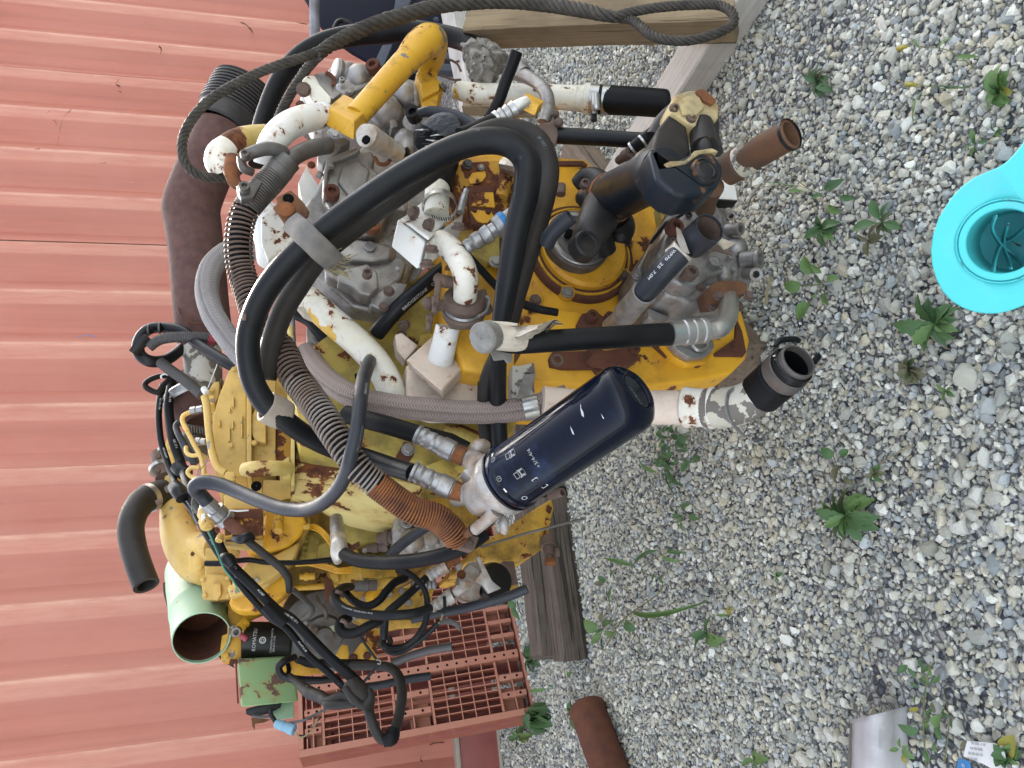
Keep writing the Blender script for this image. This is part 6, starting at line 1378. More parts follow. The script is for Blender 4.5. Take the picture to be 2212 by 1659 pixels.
slab('lower_hose_tail', 'rubber_brown', ENG, 'e', [(560, 1040), (840, 1110), (1000, 1190), (980, 1220), (800, 1200)], 1.62, .02, 3)
tube('small_pipe_end', 'rust_cast', ENG, 'g', [(1900, 225, 1.45), (2010, 195, 1.42)], [10, 10], n=14, caps=(1, 2))
# flange under the rusty spring hose
hf = slab('hose_flange', 'rust_cast', ENG, 'g', [(940, 540), (960, 510), (1010, 530), (1060, 600), (1130, 610), (1160, 540), (1200, 560), (1290, 580), (1250, 690), (1220, 705), (1100, 670), (1000, 610)], 1.50, .025, 4, 3)
plathe('bleed_pipe', 'rust_plate', hf, 'g', (1160, 570, 1.47), (1230, 520, 1.45), [(0, 7), (.2, 9), (.4, 8), (.6, 10), (1, 11)], 14)
bolt(hf, 'g', (970, 560, 1.495), 8, 'rust_cast'); bolt(hf, 'g', (1200, 640, 1.49), 8, 'rust_cast')
plathe('hose_cuff', 'alu', ENG, 'g', (1030, 470, 1.49), (1100, 600, 1.50), [(0, 27), (.5, 25), (.8, 23), (.81, 18), (1, 17), (1, 2)], 26)

# ---------------------------------------------------------------- upper pump (far right of the engine)
p1 = slab('upper_pump', 'alu', ENG, 'a', [(640, 600), (700, 540), (800, 520), (860, 560), (880, 600), (980, 610), (1060, 680), (1250, 650), (1420, 700), (1460, 860), (1440, 960), (1480, 1020), (1420, 1120), (1400, 1300), (1250, 1420), (1100, 1380), (980, 1200), (760, 1100), (640, 900), (420, 720), (520, 640), (620, 640)], 1.80, .22, 7, 3)
slab('pump_step', 'alu', p1, 'a', [(700, 720), (850, 640), (960, 640), (1050, 720), (1200, 700), (1380, 740), (1440, 860), (1420, 960), (1300, 1040), (1240, 1140), (1080, 1100), (900, 960), (760, 860)], 1.75, .08, 9, 3)
ball('cast_dome', 'alu', p1, 'a', (900, 690, 1.77), 31, (1.15, 1, 1), .05); ball('cast_dome', 'alu', p1, 'a', (1320, 830, 1.74), 27, (1.1, .9, 1.2), .05); ball('cast_dome', 'alu', p1, 'a', (1140, 980, 1.74), 36, (1.1, .8, 1.1), .05)
plathe('cast_snout', 'alu', p1, 'a', (860, 650, 1.78), (690, 590, 1.76), [(0, 22), (.3, 24), (.6, 20), (.8, 24), (.95, 22), (1, 15), (1, 1)], 26)
slab('cast_rib', 'alu', p1, 'a', [(680, 800), (1020, 700), (1030, 730), (760, 830), (690, 840)], 1.735, .04, 3)
slab('cast_rib', 'alu', p1, 'a', [(1150, 980), (1200, 985), (1250, 1090), (1190, 1110)], 1.72, .04, 3)
slab('cast_rib', 'alu', p1, 'a', [(1390, 680), (1440, 760), (1450, 900), (1390, 940), (1380, 800)], 1.71, .05, 4)
for q, r, m_ in (((1045, 600, 1.72), 16, 'rust'), ((1390, 1010, 1.68), 17, 'plastic_black'), ((1440, 1250, 1.72), 14, 'rust_cast')): bolt(p1, 'a', q, r, m_, 'cap', FD * .9 + EZ * .45)
lathe('screw_seat', 'alu', p1, P('a', 1395, 1050, 1.71), FD + EZ * .4, [(-.03, .036), (.0, .036), (.004, .033), (.004, .001)], 26)
ball('cast_dome', 'alu', p1, 'a', (1310, 1230, 1.73), 26, (1.3, .8, 1), .08)
# white bolted flange and pipe bend
wf = slab('pipe_flange', 'white_yellowed', ENG, 'a', [(415, 690), (450, 655), (500, 650), (670, 840), (650, 930), (640, 1010), (560, 930), (480, 830)], 1.60, .05, 4, 3)
slab('flange_cap', 'alu', wf, 'a', [(510, 645), (610, 620), (690, 700), (700, 760), (760, 800), (680, 860), (560, 720)], 1.62, .06, 3)
tube('retaining_band', 'rust', wf, 'a', [(620, 632), (660, 650), (690, 690), (688, 740)], 5, 1.61, n=10, flat=.5)
bolt(wf, 'a', (430, 775, 1.585), 13, 'rust_cast', 'hex', -E1 * .5 + FD * .8); bolt(wf, 'a', (400, 905, 1.62), 8, 'rust'); bolt(wf, 'a', (610, 1050, 1.60), 9, 'rust_cast')
slab('white_backing', 'white_clean', wf, 'a', [(400, 830), (480, 830), (600, 1000), (590, 1150), (520, 1160), (420, 980)], 1.66, .04, 3)
tube('pipe_bend', 'white_clean', ENG, 'a', [(640, 1000, 1.60), (560, 1010, 1.58), (440, 1030, 1.56), (300, 1090, 1.54), (200, 1180, 1.53), (140, 1300, 1.54), (120, 1420, 1.56)], [24, 27, 30, 31, 31, 31, 30], n=28)
plathe('weld_ring', 'white_clean', ENG, 'a', (625, 1000, 1.60), (560, 1010, 1.58), [(0, 24), (.3, 29), (.7, 30), (1, 27)], 26)
# yellow junction block with its thick pipe
P0 = P('a', 868, 1048, 1.52)
yb = hexa('junction_block', 'yellow_scratched', ENG, P0, P('a', 636, 925, 1.56), P('a', 1000, 925, 1.58), P('a', 858, 1215, 1.535), .004, None, 3)
bolt(yb, 'a', (700, 1165, 1.535), 9, 'zinc'); bolt(yb, 'a', (668, 1140, 1.54), 7, 'zinc')
tube('junction_pipe', 'yellow_scratched', ENG, 'a', [(880, 1010, 1.58), (1060, 810, 1.58), (1250, 600, 1.58), (1440, 395, 1.58)], [26, 26.5, 27.5, 29], n=32)
tube('pipe_knee', 'yellow_scratched', ENG, 'a', [(1340, 500, 1.58), (1420, 410, 1.575), (1500, 350, 1.58), (1545, 360, 1.60), (1530, 480, 1.66), (1490, 590, 1.70)], [29, 34, 35, 32, 31, 28], n=30, caps=(1, 1))
ys = slab('saddle_block', 'yellow_scratched', ENG, 'a', [(1400, 640), (1440, 580), (1580, 600), (1590, 690), (1640, 720), (1640, 780), (1600, 800), (1590, 900), (1540, 960), (1450, 960), (1460, 800)], 1.68, .08, 4, 3)
slab('saddle_ear', 'yellow_scratched', ys, 'a', [(1440, 720), (1580, 690), (1615, 720), (1600, 780), (1460, 850)], 1.665, .04, 4); bolt(ys, 'a', (1630, 760, 1.67), 9, 'zinc_dark', 'hex', E1 * .5 + FD * .4 - EZ * .6)
# ---------------------------------------------------------------- second pump
p2 = slab('middle_pump', 'alu', ENG, '', [(700, 372), (728, 345), (760, 330), (800, 305), (850, 320), (885, 350), (960, 400), (950, 470), (900, 560), (868, 640), (846, 680), (760, 664), (700, 610), (640, 540), (640, 470), (676, 420)], 1.72, .25, 9, 3)
slab('pump_case', 'alu', p2, 'b', [(1480, 130), (1530, 60), (1760, -20), (1900, -20), (1930, 60), (1900, 130), (2000, 200), (2150, 250), (2212, 330), (2212, 500), (2050, 480), (1960, 700), (1700, 740), (1560, 560), (1470, 330)], 1.65, .10, 10, 3)
slab('case_ridge', 'alu', p2, 'b', [(1500, 60), (1540, 40), (1760, -50), (1800, -40), (1780, 0), (1560, 90), (1520, 180), (1500, 400), (1475, 380), (1485, 160)], 1.635, .03, 4, 3)
slab('case_ridge', 'alu', p2, 'a', [(560, 1290), (650, 1190), (790, 1180), (840, 1220), (760, 1260), (720, 1330), (600, 1420), (545, 1360)], 1.64, .05, 6, 3)
slab('case_panel', 'alu', p2, 'b', [(1600, 250), (1640, 120), (1780, 60), (1880, 150), (1850, 330), (1700, 380)], 1.64, .02, 6, 3)
slab('neck_ring', 'alu', p2, 'b', [(1500, 800), (1700, 730), (2000, 790), (2080, 830), (2060, 920), (1900, 950), (1700, 930), (1520, 900)], 1.66, .1, 8, 3)
slab('pump_skirt', 'alu', p2, 'b', [(1480, 930), (1700, 940), (1900, 960), (2060, 900), (2150, 900), (2200, 960), (2150, 1100), (2040, 1180), (1960, 1240), (1800, 1200), (1620, 1120), (1500, 1060)], 1.68, .12, 7, 3)
slab('bolt_flange', 'alu', p2, 'b', [(1640, 1010), (1860, 960), (1950, 1040), (1960, 1170), (1880, 1240), (1800, 1220), (1740, 1160), (1600, 1100)], 1.63, .05, 6, 3)
slab('lower_plate', 'alu', p2, 'b', [(1880, 1250), (2100, 1120), (2212, 1140), (2150, 1260), (2030, 1390), (1980, 1370), (1890, 1320)], 1.66, .05, 4, 3)
ball('case_bulge', 'alu', p2, 'b', (1720, 260, 1.66), 30, (1.1, .6, 1), .06); ball('case_bulge', 'alu', p2, 'b', (2020, 880, 1.68), 22, (1, .6, 1), .06)
for q, r, m_, kd in (((1550, 370, 1.62), 17, 'rust', 'cap'), ((1900, 660, 1.62), 16, 'rust_orange', 'cap'), ((1855, 1060, 1.60), 11, 'rust_cast', 'cap'), ((2045, 1200, 1.63), 10, 'rust_cast', 'hex'), ((2000, 1335, 1.64), 9, 'rust_cast', 'hex'), ((1375, 110, 1.66), 7, 'rust_orange', 'hex')): bolt(p2, 'b', q, r, m_, kd)
tube('pump_line', 'alu', p2, 'b', [(1430, 190), (1460, 210)], 8, 1.66, n=12)
slab('pump_backing', 'white_clean', p2, 'b', [(1260, 260), (1330, 120), (1420, 260), (1460, 330), (1420, 450), (1300, 470)], 1.75, .05, 3)
slab('filler_plate', 'zinc_dark', ENG, 'd', [(1560, 200), (1760, 160), (2000, 400), (2060, 600), (1980, 700), (1780, 620), (1580, 520)], 1.86, .1, 5, 3)
slab('filler_face', 'alu', ENG, 'd', [(1550, 200), (1640, 180), (1900, 560), (1800, 620), (1560, 480)], 1.84, .03, 4, 3)
slab('rust_rim', 'rust', ENG, 'd', [(1480, 420), (1560, 480), (1800, 620), (2000, 640), (2010, 700), (1780, 680), (1560, 560)], 1.855, .03, 2)
bolt(ENG, 'd', (1520, 405, 1.83), 9, 'zinc')
tube('steel_stay', 'galv', ENG, 'd', [(1425, 30), (1435, 200), (1445, 440)], 5, 1.80, n=10); tube('stay_clip', 'cream', ENG, 'd', [(1412, 190), (1415, 280)], 6.5, 1.79, n=10)
# foil wrapped stub
fs_ = tube('foil_stub', 'foil', ENG, 'a', [(1240, 1330, 1.60), (1180, 1290, 1.58), (1090, 1240, 1.55), (1000, 1185, 1.52), (970, 1170, 1.51)], [20, 22, 24, 27, 26], n=22, caps=(1, 1), rough=(38, .12), sharp=60)
plathe('foil_hole', 'void', fs_, 'a', (975, 1215, 1.497), (962, 1205, 1.493), [(0, 4), (0, 10), (1, 10), (1, 1)], 10); tube('seat_ring', 'rust_orange', ENG, 'a', [(1040, 1360), (1080, 1415), (1140, 1420), (1180, 1380)], 4.5, 1.60, n=10)
# ---------------------------------------------------------------- white manifold block, clamp and its pipe
m0 = P('c', 598, 1000, 1.40)
mb = hexa('manifold_block', 'white_clean', ENG, m0, P('c', 362, 800, 1.43), P('c', 800, 860, 1.50), P('c', 543, 1245, 1.415), .005, None, 3)
cp = hexa('cover_plate', 'white_clean', mb, P('c', 640, 960, 1.392), P('c', 408, 785, 1.42), P('c', 800, 800, 1.475), P('c', 630, 990, 1.395), .003, None, 3)
for q, r, m_ in (((503, 745, 1.415), 13, 'rust_cast'), ((632, 850, 1.41), 13, 'rust_cast')): bolt(mb, 'c', q, r, m_, 'hex', EZ * .85 + FD * .5)
sp = hexa('side_flange', 'white_clean', mb, P('c', 612, 1010, 1.396), P('c', 650, 985, 1.40), P('c', 905, 765, 1.47), P('c', 560, 1255, 1.41), .003)
for q in ((890, 870, 1.40), (655, 1065, 1.385), (618, 1190, 1.39)): bolt(mb, 'c', q, 13, 'rust_cast', 'hex', FD * .7 + E1 * .7)
tube('pipe_stub', 'white_yellowed', ENG, 'c', [(700, 760, 1.46), (702, 640, 1.46), (712, 500, 1.46)], 27.5, n=28)
tube('rubber_coupler', 'rubber_matt', ENG, 'c', [(708, 540, 1.46), (725, 460, 1.47), (745, 380, 1.48), (775, 300, 1.49)], [31, 31, 30.5, 30], n=26)
bc = P('c', 725, 690, 1.46); bx = nrm(P('c', 700, 760, 1.43) - P('c', 712, 560, 1.48))
lc = lathe('hose_clamp', 'alu_bright', ENG, bc - bx * .012, bx, [(0, 36 * mpp(bc)), (0, 37.5 * mpp(bc)), (.02, 37.5 * mpp(bc)), (.02, 36 * mpp(bc)), (0, 36 * mpp(bc))], 40)
tube('clamp_housing', 'zinc', lc, 'c', [(905, 740, 1.43), (930, 640, 1.43), (945, 590, 1.43)], [9, 8.5, 8], n=8); tube('clamp_screw', 'zinc', lc, 'c', [(940, 610, 1.43), (958, 545, 1.43)], 6.5, n=6)
for k in range(10): tube('clamp_slot', 'plastic_black', lc, 'c', [(660 + 20 * k, 770 + 8 * math.sin(k * .3) * 2 - .3 * (k - 5) ** 2, 1.417), (668 + 20 * k, 795 + 8 * math.sin(k * .3) * 2 - .3 * (k - 5) ** 2, 1.417)], 1.1, n=6)
tube('spotted_elbow', 'white', ENG, 'c', [(730, 990, 1.44), (800, 1040, 1.42), (890, 1140, 1.40), (945, 1260, 1.40), (955, 1380, 1.42), (945, 1490, 1.45)], [26, 26.5, 27.5, 27.5, 27, 26], n=28)
cl = plathe('pipe_clamp', 'rust_cast', ENG, 'c', (940, 1465, 1.45), (930, 1660, 1.50), [(0, 27), (0, 42), (.08, 46), (.25, 48), (.42, 44), (.45, 36), (.62, 36), (.64, 44), (.75, 47), (.9, 44), (1, 40), (1, 27)], 36)
plathe('clamp_groove', 'zinc', cl, 'c', (936, 1555, 1.47), (933, 1600, 1.485), [(0, 37), (.2, 41), (.8, 41), (1, 37)], 36)
for a, b, r in (((700, 1300, 1.44), (790, 1340, 1.44), 14), ((610, 1500, 1.47), (660, 1540, 1.47), 13), ((1100, 1420, 1.46), (1145, 1590, 1.48), 9)):
    tube('clamp_ear', 'rust_cast', cl, 'c', [a, ((a[0] + b[0]) / 2, (a[1] + b[1]) / 2 + 8, a[2] - .005), b, (860 if b[0] < 1000 else 1030, b[1] + 10, b[2])], [r * .8, r, r, r * .9], n=12)
tube('clamp_bolt', 'rust_cast', cl, 'c', [(720, 1320, 1.43), (705, 1450, 1.43), (682, 1610, 1.435)], 7.5, n=10); bolt(cl, 'c', (695, 1500, 1.42), 11, 'rust_cast', 'hex', EZ)
tube('clamp_bolt', 'rust_cast', cl, 'e', [(650, 90, 1.47), (640, 160, 1.47), (625, 220, 1.47)], 6.5, n=10); bolt(cl, 'e', (645, 120, 1.465), 10, 'rust_cast', 'hex', EZ)
tube('clamp_wire', 'zinc', cl, 'c', [(1130, 1460), (1155, 1500), (1130, 1590), (1060, 1640)], 3.5, 1.44, n=8)
tube('riser_pipe', 'white_clean', ENG, 'e', [(800, 190, 1.52), (770, 320, 1.54), (742, 440, 1.57), (720, 525, 1.60)], [27, 27, 28, 28.5], n=26)
bt = hexa('base_block', 'pinkish', ENG, P('e', 742, 742, 1.52), P('e', 432, 480, 1.56), P('e', 988, 478, 1.60), P('e', 762, 812, 1.56), .005, None, 3)
plathe('weld_fillet', 'pinkish', bt, 'e', (726, 500, 1.585), (712, 560, 1.60), [(0, 28), (.5, 33), (1, 39)], 30)
slab('base_casting', 'pinkish', ENG, 'e', [(440, 510), (560, 570), (740, 745), (770, 760), (960, 600), (1080, 690), (1085, 830), (1000, 900), (700, 900), (440, 830)], 1.63, .10, 8, 3)
slab('base_wing', 'pinkish', ENG, 'e', [(340, 260), (400, 240), (545, 355), (430, 480), (360, 400)], 1.66, .04, 4, 3)
bolt(ENG, 'e', (420, 180, 1.66), 11, 'rust_cast', 'hex', -E1 + FD * .3); bolt(ENG, 'e', (400, 260, 1.68), 9, 'rust_cast')
slab('side_bracket', 'white_flaking', ENG, 'e', [(1355, 520), (1400, 530), (1545, 500), (1555, 590), (1450, 590), (1540, 640), (1560, 830), (1500, 840), (1350, 830)], 1.53, .04, 3)
slab('bracket_hole', 'rust', ENG, 'e', [(1380, 420), (1440, 410), (1400, 480), (1380, 510)], 1.525, .01, 1)
slab('bright_strip', 'tape_grey', ENG, 'e', [(1455, 605), (1558, 592), (1500, 810), (1395, 815)], 1.47, .003, 0)
# ---------------------------------------------------------------- braided hose and the white pipe under the hoses
tube('braided_hose', 'braid', ENG, 'e', [(1830, 790, 1.46), (1700, 830, 1.47), (1500, 890, 1.49), (1250, 925, 1.52), (950, 930, 1.55), (600, 905, 1.57), (300, 870, 1.60), (0, 800, 1.64), (-180, 700, 1.70), (-330, 560, 1.76), (-420, 420, 1.82)], 25.5, n=28, step=9)
tube('braided_hose', 'braid_grey', ENG, 'd', [(1120, 560, 1.82), (980, 420, 1.84), (860, 270, 1.87), (740, 80, 1.90), (690, -130, 1.93), (740, -330, 1.95), (900, -460, 1.96), (1100, -480, 1.96)], 25, n=28, step=9)
tube('hose_band', 'alu_bright', ENG, 'e', [(1455, 905, 1.485), (1580, 880, 1.475)], 27, n=28)
slab('hose_tab', 'braid', ENG, 'e', [(1730, 770), (1800, 760), (1815, 795), (1745, 805)], 1.44, .01, 1)
tube('spotted_pipe', 'white_yellowed', ENG, 'd', [(1560, -60, 1.72), (1660, 40, 1.71), (1800, 165, 1.70), (1960, 300, 1.69), (2110, 450, 1.67), (2230, 620, 1.66), (2290, 770, 1.66), (2300, 830, 1.67)], [28, 30, 31, 31, 31, 30.5, 30, 29], n=30)
tube('pipe_flare', 'white_clean', ENG, 'b', [(930, 460, 1.78), (1000, 600, 1.72), (1040, 760, 1.72), (1010, 950, 1.78)], [22, 40, 40, 26], n=22)
slab('shield_plate', 'white', ENG, 'b', [(940, 560), (1040, 470), (1140, 600), (1260, 760), (1100, 860), (1000, 940), (940, 780)], 1.66, .015, 4, 3)
slab('torn_boot', 'tape_tan', ENG, 'd', [(1470, 20), (1560, 10), (1700, 100), (1600, 120), (1530, 90)], 1.70, .02, 2)
tube('return_hose', 'rubber_matt', ENG, 'd', [(1480, 60, 1.86), (1620, 150, 1.84), (1820, 420, 1.82), (1980, 640, 1.80), (2080, 760, 1.80)], 19, n=20)
bh_ = tube('marked_hose', 'rubber', ENG, 'c', [(980, 1080, 1.62), (800, 1210, 1.62), (600, 1370, 1.63), (420, 1520, 1.64), (300, 1640, 1.66), (180, 1790, 1.70)], 18, n=20)
wraptext(bh_, 'QBA04  30X45', .44, 10.5, 'paint_grey', rev=True, off=-.5)
wraptext(bh_, 'BRIDGESTONE', .72, 10.5, 'paint_grey', rev=True, off=-.5)
tube('cross_hose', 'rubber_matt', ENG, 'c', [(960, 1100, 1.5), (1080, 1230, 1.5), (1180, 1340, 1.5), (1300, 1450, 1.49), (1470, 1540, 1.47), (1600, 1580, 1.46), (1745, 1605, 1.46)], [8, 8.5, 9, 9.5, 9.5, 9, 8.5], n=14, caps=(1, 1))
# ---------------------------------------------------------------- the long pair of black hoses looping round everything
hA = tube('hydraulic_hose', 'rubber', ENG, '', [(1080, 965, 1.55), (1076, 880, 1.52), (1076, 780, 1.40), (1084, 690, 1.34), (1098, 600, 1.30), (1115, 500, 1.27), (1135, 420, 1.25), (1138, 350, 1.24), (1098, 310, 1.24), (1030, 307, 1.25), (950, 335, 1.27), (860, 385, 1.30), (770, 445, 1.33), (690, 505, 1.36), (620, 570, 1.39), (568, 640, 1.42), (538, 720, 1.44), (540, 800, 1.46), (565, 860, 1.48), (605, 900, 1.50), (660, 940, 1.54), (720, 970, 1.57), (790, 990, 1.58), (850, 1010, 1.53), (893, 1023, 1.48)], [18, 18.5, 19, 21.5, 25, 27.5, 29.5, 30, 30, 29, 28.5, 28, 28, 27, 27, 26.5, 26, 25, 25, 24, 22, 21, 21, 21, 21], n=26, step=8)
hB = tube('hydraulic_hose', 'rubber_brown', ENG, '', [(1055, 985, 1.60), (1046, 900, 1.56), (1052, 820, 1.48), (1088, 740, 1.40), (1120, 620, 1.34), (1150, 520, 1.32), (1176, 430, 1.31), (1185, 360, 1.31), (1160, 300, 1.31), (1100, 275, 1.32), (1045, 285, 1.33), (1000, 315, 1.34), (930, 370, 1.36), (840, 435, 1.39), (760, 495, 1.42), (690, 555, 1.44), (640, 625, 1.47), (608, 680, 1.49), (585, 750, 1.51), (575, 820, 1.53)], [15, 15, 16, 19, 22, 23, 23, 23, 22, 20, 20, 22, 24, 24, 24, 24, 24, 24, 23, 22], n=24, step=8)
tube('twin_hose', 'rubber_matt', ENG, '', [(1048, 790, 1.62), (1046, 860, 1.60), (1052, 930, 1.60), (1068, 985, 1.58)], [14, 15, 16, 17], n=16)
for t0, s_ in ((.545, 'YOKOHAMA'), (.455, 'HST'), (.40, '20')): wraptext(hA, s_, t0, 9, 'paint_faint', rev=True, off=.95)
wraptext(hB, '30  HST', .47, 9, 'paint_faint', rev=True, off=.2)
tube('hose_end', 'rubber_grey', ENG, 'c', [(1640, 1010, 1.31), (1690, 930, 1.29), (1770, 850, 1.27), (1860, 775, 1.25)], [20, 18, 17.5, 17.5], n=20, caps=(1, 2))
# strap holding the pair, with its rusty bracket
stp = tube('hose_strap', 'canvas_strap', ENG, 'b', [(1195, 595, 1.385), (1280, 672, 1.350), (1375, 765, 1.334), (1480, 868, 1.350), (1570, 950, 1.380), (1640, 1015, 1.405)], [24, 26, 26, 26, 25, 22], n=20, flat=.30, rough=(30, .06), sharp=60)
for i in range(26):
    a = random.uniform(-.8, 1.0); x0, y0 = 1560 + random.uniform(-60, 60), 980 + random.uniform(-90, 60)
    tube('frayed_thread', 'straw', stp, 'b', [(x0, y0, 1.385), (x0 + 70 * math.cos(a), y0 + 60 * math.sin(a), 1.375), (x0 + random.uniform(90, 190) * math.cos(a), y0 + 120 * math.sin(a) + random.uniform(-30, 30), 1.38)], 1.0, n=4, step=3)
rb = slab('strap_bracket', 'rust_plate', ENG, 'b', [(1065, 390), (1195, 325), (1280, 400), (1320, 450), (1360, 510), (1345, 560), (1300, 570), (1190, 620), (1150, 630), (1090, 540), (1040, 480), (1080, 440)], 1.40, .006, 3, 2)
lathe('bracket_slot', 'void', rb, P('b', 1175, 400, 1.399), FD, [(0, .011), (.0006, .0105), (.0007, .001)], 16)
lathe('round_head', 'rust_orange', rb, P('b', 1158, 497, 1.398), FD, [(-.002, .017), (.003, .0165), (.0045, .014), (.0045, .001)], 20)
slv = tube('hose_sleeve', 'sleeve_beige', ENG, 'd', [(1205, 880, 1.492), (1285, 925, 1.502), (1365, 965, 1.515)], [34, 35, 33], n=26, caps=(0, 0), rough=(30, .10)); slv.modifiers.new('cloth', 'SOLIDIFY').thickness = .005
slab('hose_tag', 'rust_cast', ENG, 'd', [(992, 90), (1005, 75), (1030, 78), (1028, 130), (1000, 132)], 1.40, .004, 1)
# ---------------------------------------------------------------- the spring guarded hose
gp = [(*px('b', 1120, 130), 1.52), (*px('b', 1010, 260), 1.53), (*px('b', 880, 400), 1.54), (*px('b', 790, 530), 1.55), (*px('b', 752, 690), 1.56), (*px('b', 745, 850), 1.57), (*px('b', 765, 1010), 1.58), (*px('b', 805, 1150), 1.58), (*px('b', 845, 1290), 1.57),
      (556, 700, 1.56), (585, 730, 1.55), (*px('d', 1345, 400), 1.54), (*px('d', 1440, 610), 1.52), (*px('d', 1570, 790), 1.50), (*px('d', 1690, 960), 1.47), (*px('d', 1800, 1130), 1.45), (*px('d', 1915, 1300), 1.44), (780, 1018, 1.44), (830, 1060, 1.45), (888, 1100, 1.46), (945, 1120, 1.47), (978, 1150, 1.48), (990, 1170, 1.49)]
gr_ = [28, 29, 29, 28, 28, 28, 28, 28, 27, 27, 28, 30, 31, 32, 32, 31, 30, 29, 29, 29, 29, 28, 27]
C, Rr = path('', gp, gr_, None, 9)
i1 = int(len(C) * .125); i2 = int(len(C) * .80)
V, F, uv, _ = sweep(C, Rr * .82, 16); core = mesh('guarded_hose', V, F, 'rubber_matt', ENG, 60, uv)
k0 = mpp(C[0])
helix('spring_guard', 'zinc_dark', core, C[:i1 + 1], Rr[:i1 + 1], lambda t: 5.6 * k0, 2.5 * k0, 0.)
def pit(t): return (11.5 if t < .42 else (9.5 if t < .75 else 10.2 - 18 * (t - .75))) * k0
im = int(len(C) * .56)
helix('spring_guard', 'rust_cast', core, C[i1:im + 1], Rr[i1:im + 1], lambda t: 10.5 * k0, 2.7 * k0)
helix('spring_guard', 'coil_grey', core, C[im:i2 + 1], Rr[im:i2 + 1], lambda t: (9.5 if t < .8 else 9.5 - 14 * (t - .8)) * k0, 2.2 * k0)
helix('spring_guard', 'rust_orange', core, C[i2:], Rr[i2:], lambda t: 5.2 * k0, 2.5 * k0)
plathe('guard_ferrule', 'zinc_dark', ENG, 'b', (1190, 60, 1.51), (1010, 245, 1.53), [(0, 18), (.02, 27), (.4, 28.5), (.42, 30), (.7, 30), (.72, 28), (1, 28)], 28)
tube('grey_elbow', 'zinc_dark', ENG, 'a', [(640, 1260, 1.56), (540, 1275, 1.54), (430, 1310, 1.53), (330, 1370, 1.52), (270, 1440, 1.52)], [18, 18.5, 18.5, 19, 20], n=22)
# grey split clamp round the white bend, cream tee and its rusty band
sc = tube('split_clamp', 'zinc_dark', ENG, 'w', [(1570, 1020, 1.50), (1650, 985, 1.49), (1740, 965, 1.49), (1830, 985, 1.50), (1860, 1030, 1.52)], [12, 14, 15, 14, 12], n=16)
tube('clamp_lug', 'zinc_dark', sc, 'w', [(1560, 1020, 1.51), (1580, 1090, 1.51), (1640, 1120, 1.52)], [9, 10, 9], n=14)
bolt(sc, 'w', (1588, 1010, 1.475), 10, 'zinc_dark', 'cap'); bolt(sc, 'w', (1585, 1225, 1.49), 12, 'zinc_dark', 'cap')
slab('clamp_foot', 'zinc_dark', sc, 'w', [(1530, 1200), (1620, 1190), (1660, 1150), (1700, 1180), (1640, 1280), (1560, 1290)], 1.50, .03, 4)
tube('filler_tee', 'cream', ENG, 'w', [(1720, 890, 1.78), (1620, 900, 1.76), (1530, 930, 1.72), (1455, 985, 1.70), (1430, 1040, 1.70), (1460, 1120, 1.70)], [27, 28, 30, 30, 30, 27], n=26)
tube('tee_cap', 'white', ENG, 'w', [(1480, 950, 1.69), (1430, 1000, 1.69), (1425, 1060, 1.69), (1455, 1125, 1.70)], [27, 30.5, 31, 27], n=24)
tube('rust_band', 'rust_orange', ENG, 'w', [(1510, 1030, 1.63), (1500, 1110, 1.62), (1520, 1180, 1.62), (1560, 1210, 1.62)], [16, 17, 14, 11], n=18)
# ---------------------------------------------------------------- exhaust
ex = tube('exhaust_pipe', 'rust_brown', ENG, 'w', [(1440, 850, 2.32), (1360, 1030, 2.33), (1275, 1230, 2.34), (1240, 1350, 2.34), (1255, 1480, 2.34), (1280, 1700, 2.34), (1310, 2050, 2.36), (1340, 2240, 2.38)], [56, 58, 59, 60, 58, 57, 58, 58], n=36, step=8)
plathe('exhaust_bellows', 'bellows', ENG, 'w', (1445, 840, 2.32), (1590, 580, 2.30), [(0, 60), (.03, 66), (.30, 66), (.32, 69)] + [(.33 + .07 * k + d, r) for k in range(9) for d, r in ((.0, 66), (.02, 71), (.05, 71), (.066, 65))] + [(1, 70), (1, 64), (.4, 60), (.4, 5)], 44, 12)
tube('exhaust_seam', 'rust', ex, 'd', [(440, 30, 2.30), (470, 100, 2.28), (560, 160, 2.27), (700, 170, 2.27)], 2.2, n=8)
tube('worn_section', 'white_flaking', ENG, 'd', [(640, 320, 2.36), (655, 480, 2.36), (660, 640, 2.36), (650, 700, 2.36)], [40, 40, 39, 36], n=30)
tb2 = plathe('turbo_housing', 'rust_brown', ENG, 'd', (540, 640, 2.48), (640, 1020, 2.44), [(0, 5), (0, 38), (.15, 50), (.3, 62), (.5, 66), (.7, 60), (.85, 48), (1, 30), (1, 1)], 34)
plathe('turbo_band', 'zinc', tb2, 'd', (570, 740, 2.42), (600, 820, 2.42), [(0, 62), (.2, 66), (.8, 66), (1, 62)], 34)
for k in range(7): slab('turbo_fin', 'zinc_dark', tb2, 'd', [(520 + 24 * k, 1040 + 6 * k), (540 + 24 * k, 1032 + 6 * k), (545 + 24 * k, 1100 + 4 * k), (528 + 24 * k, 1100 + 4 * k)], 2.36, .02, 2)
slab('turbo_flange', 'zinc_dark', tb2, 'd', [(490, 1020), (690, 1060), (690, 1130), (520, 1110)], 2.40, .04, 3)
ball('turbo_volute', 'zinc_dark', tb2, 'd', (590, 1220, 2.42), 36, (1, 1, 1.2), .06)
slab('volute_scroll', 'yellow_pale', ENG, 'd', [(330, 1200), (360, 1120), (400, 1100), (420, 1300), (400, 1460), (350, 1460)], 2.55, .06, 4)
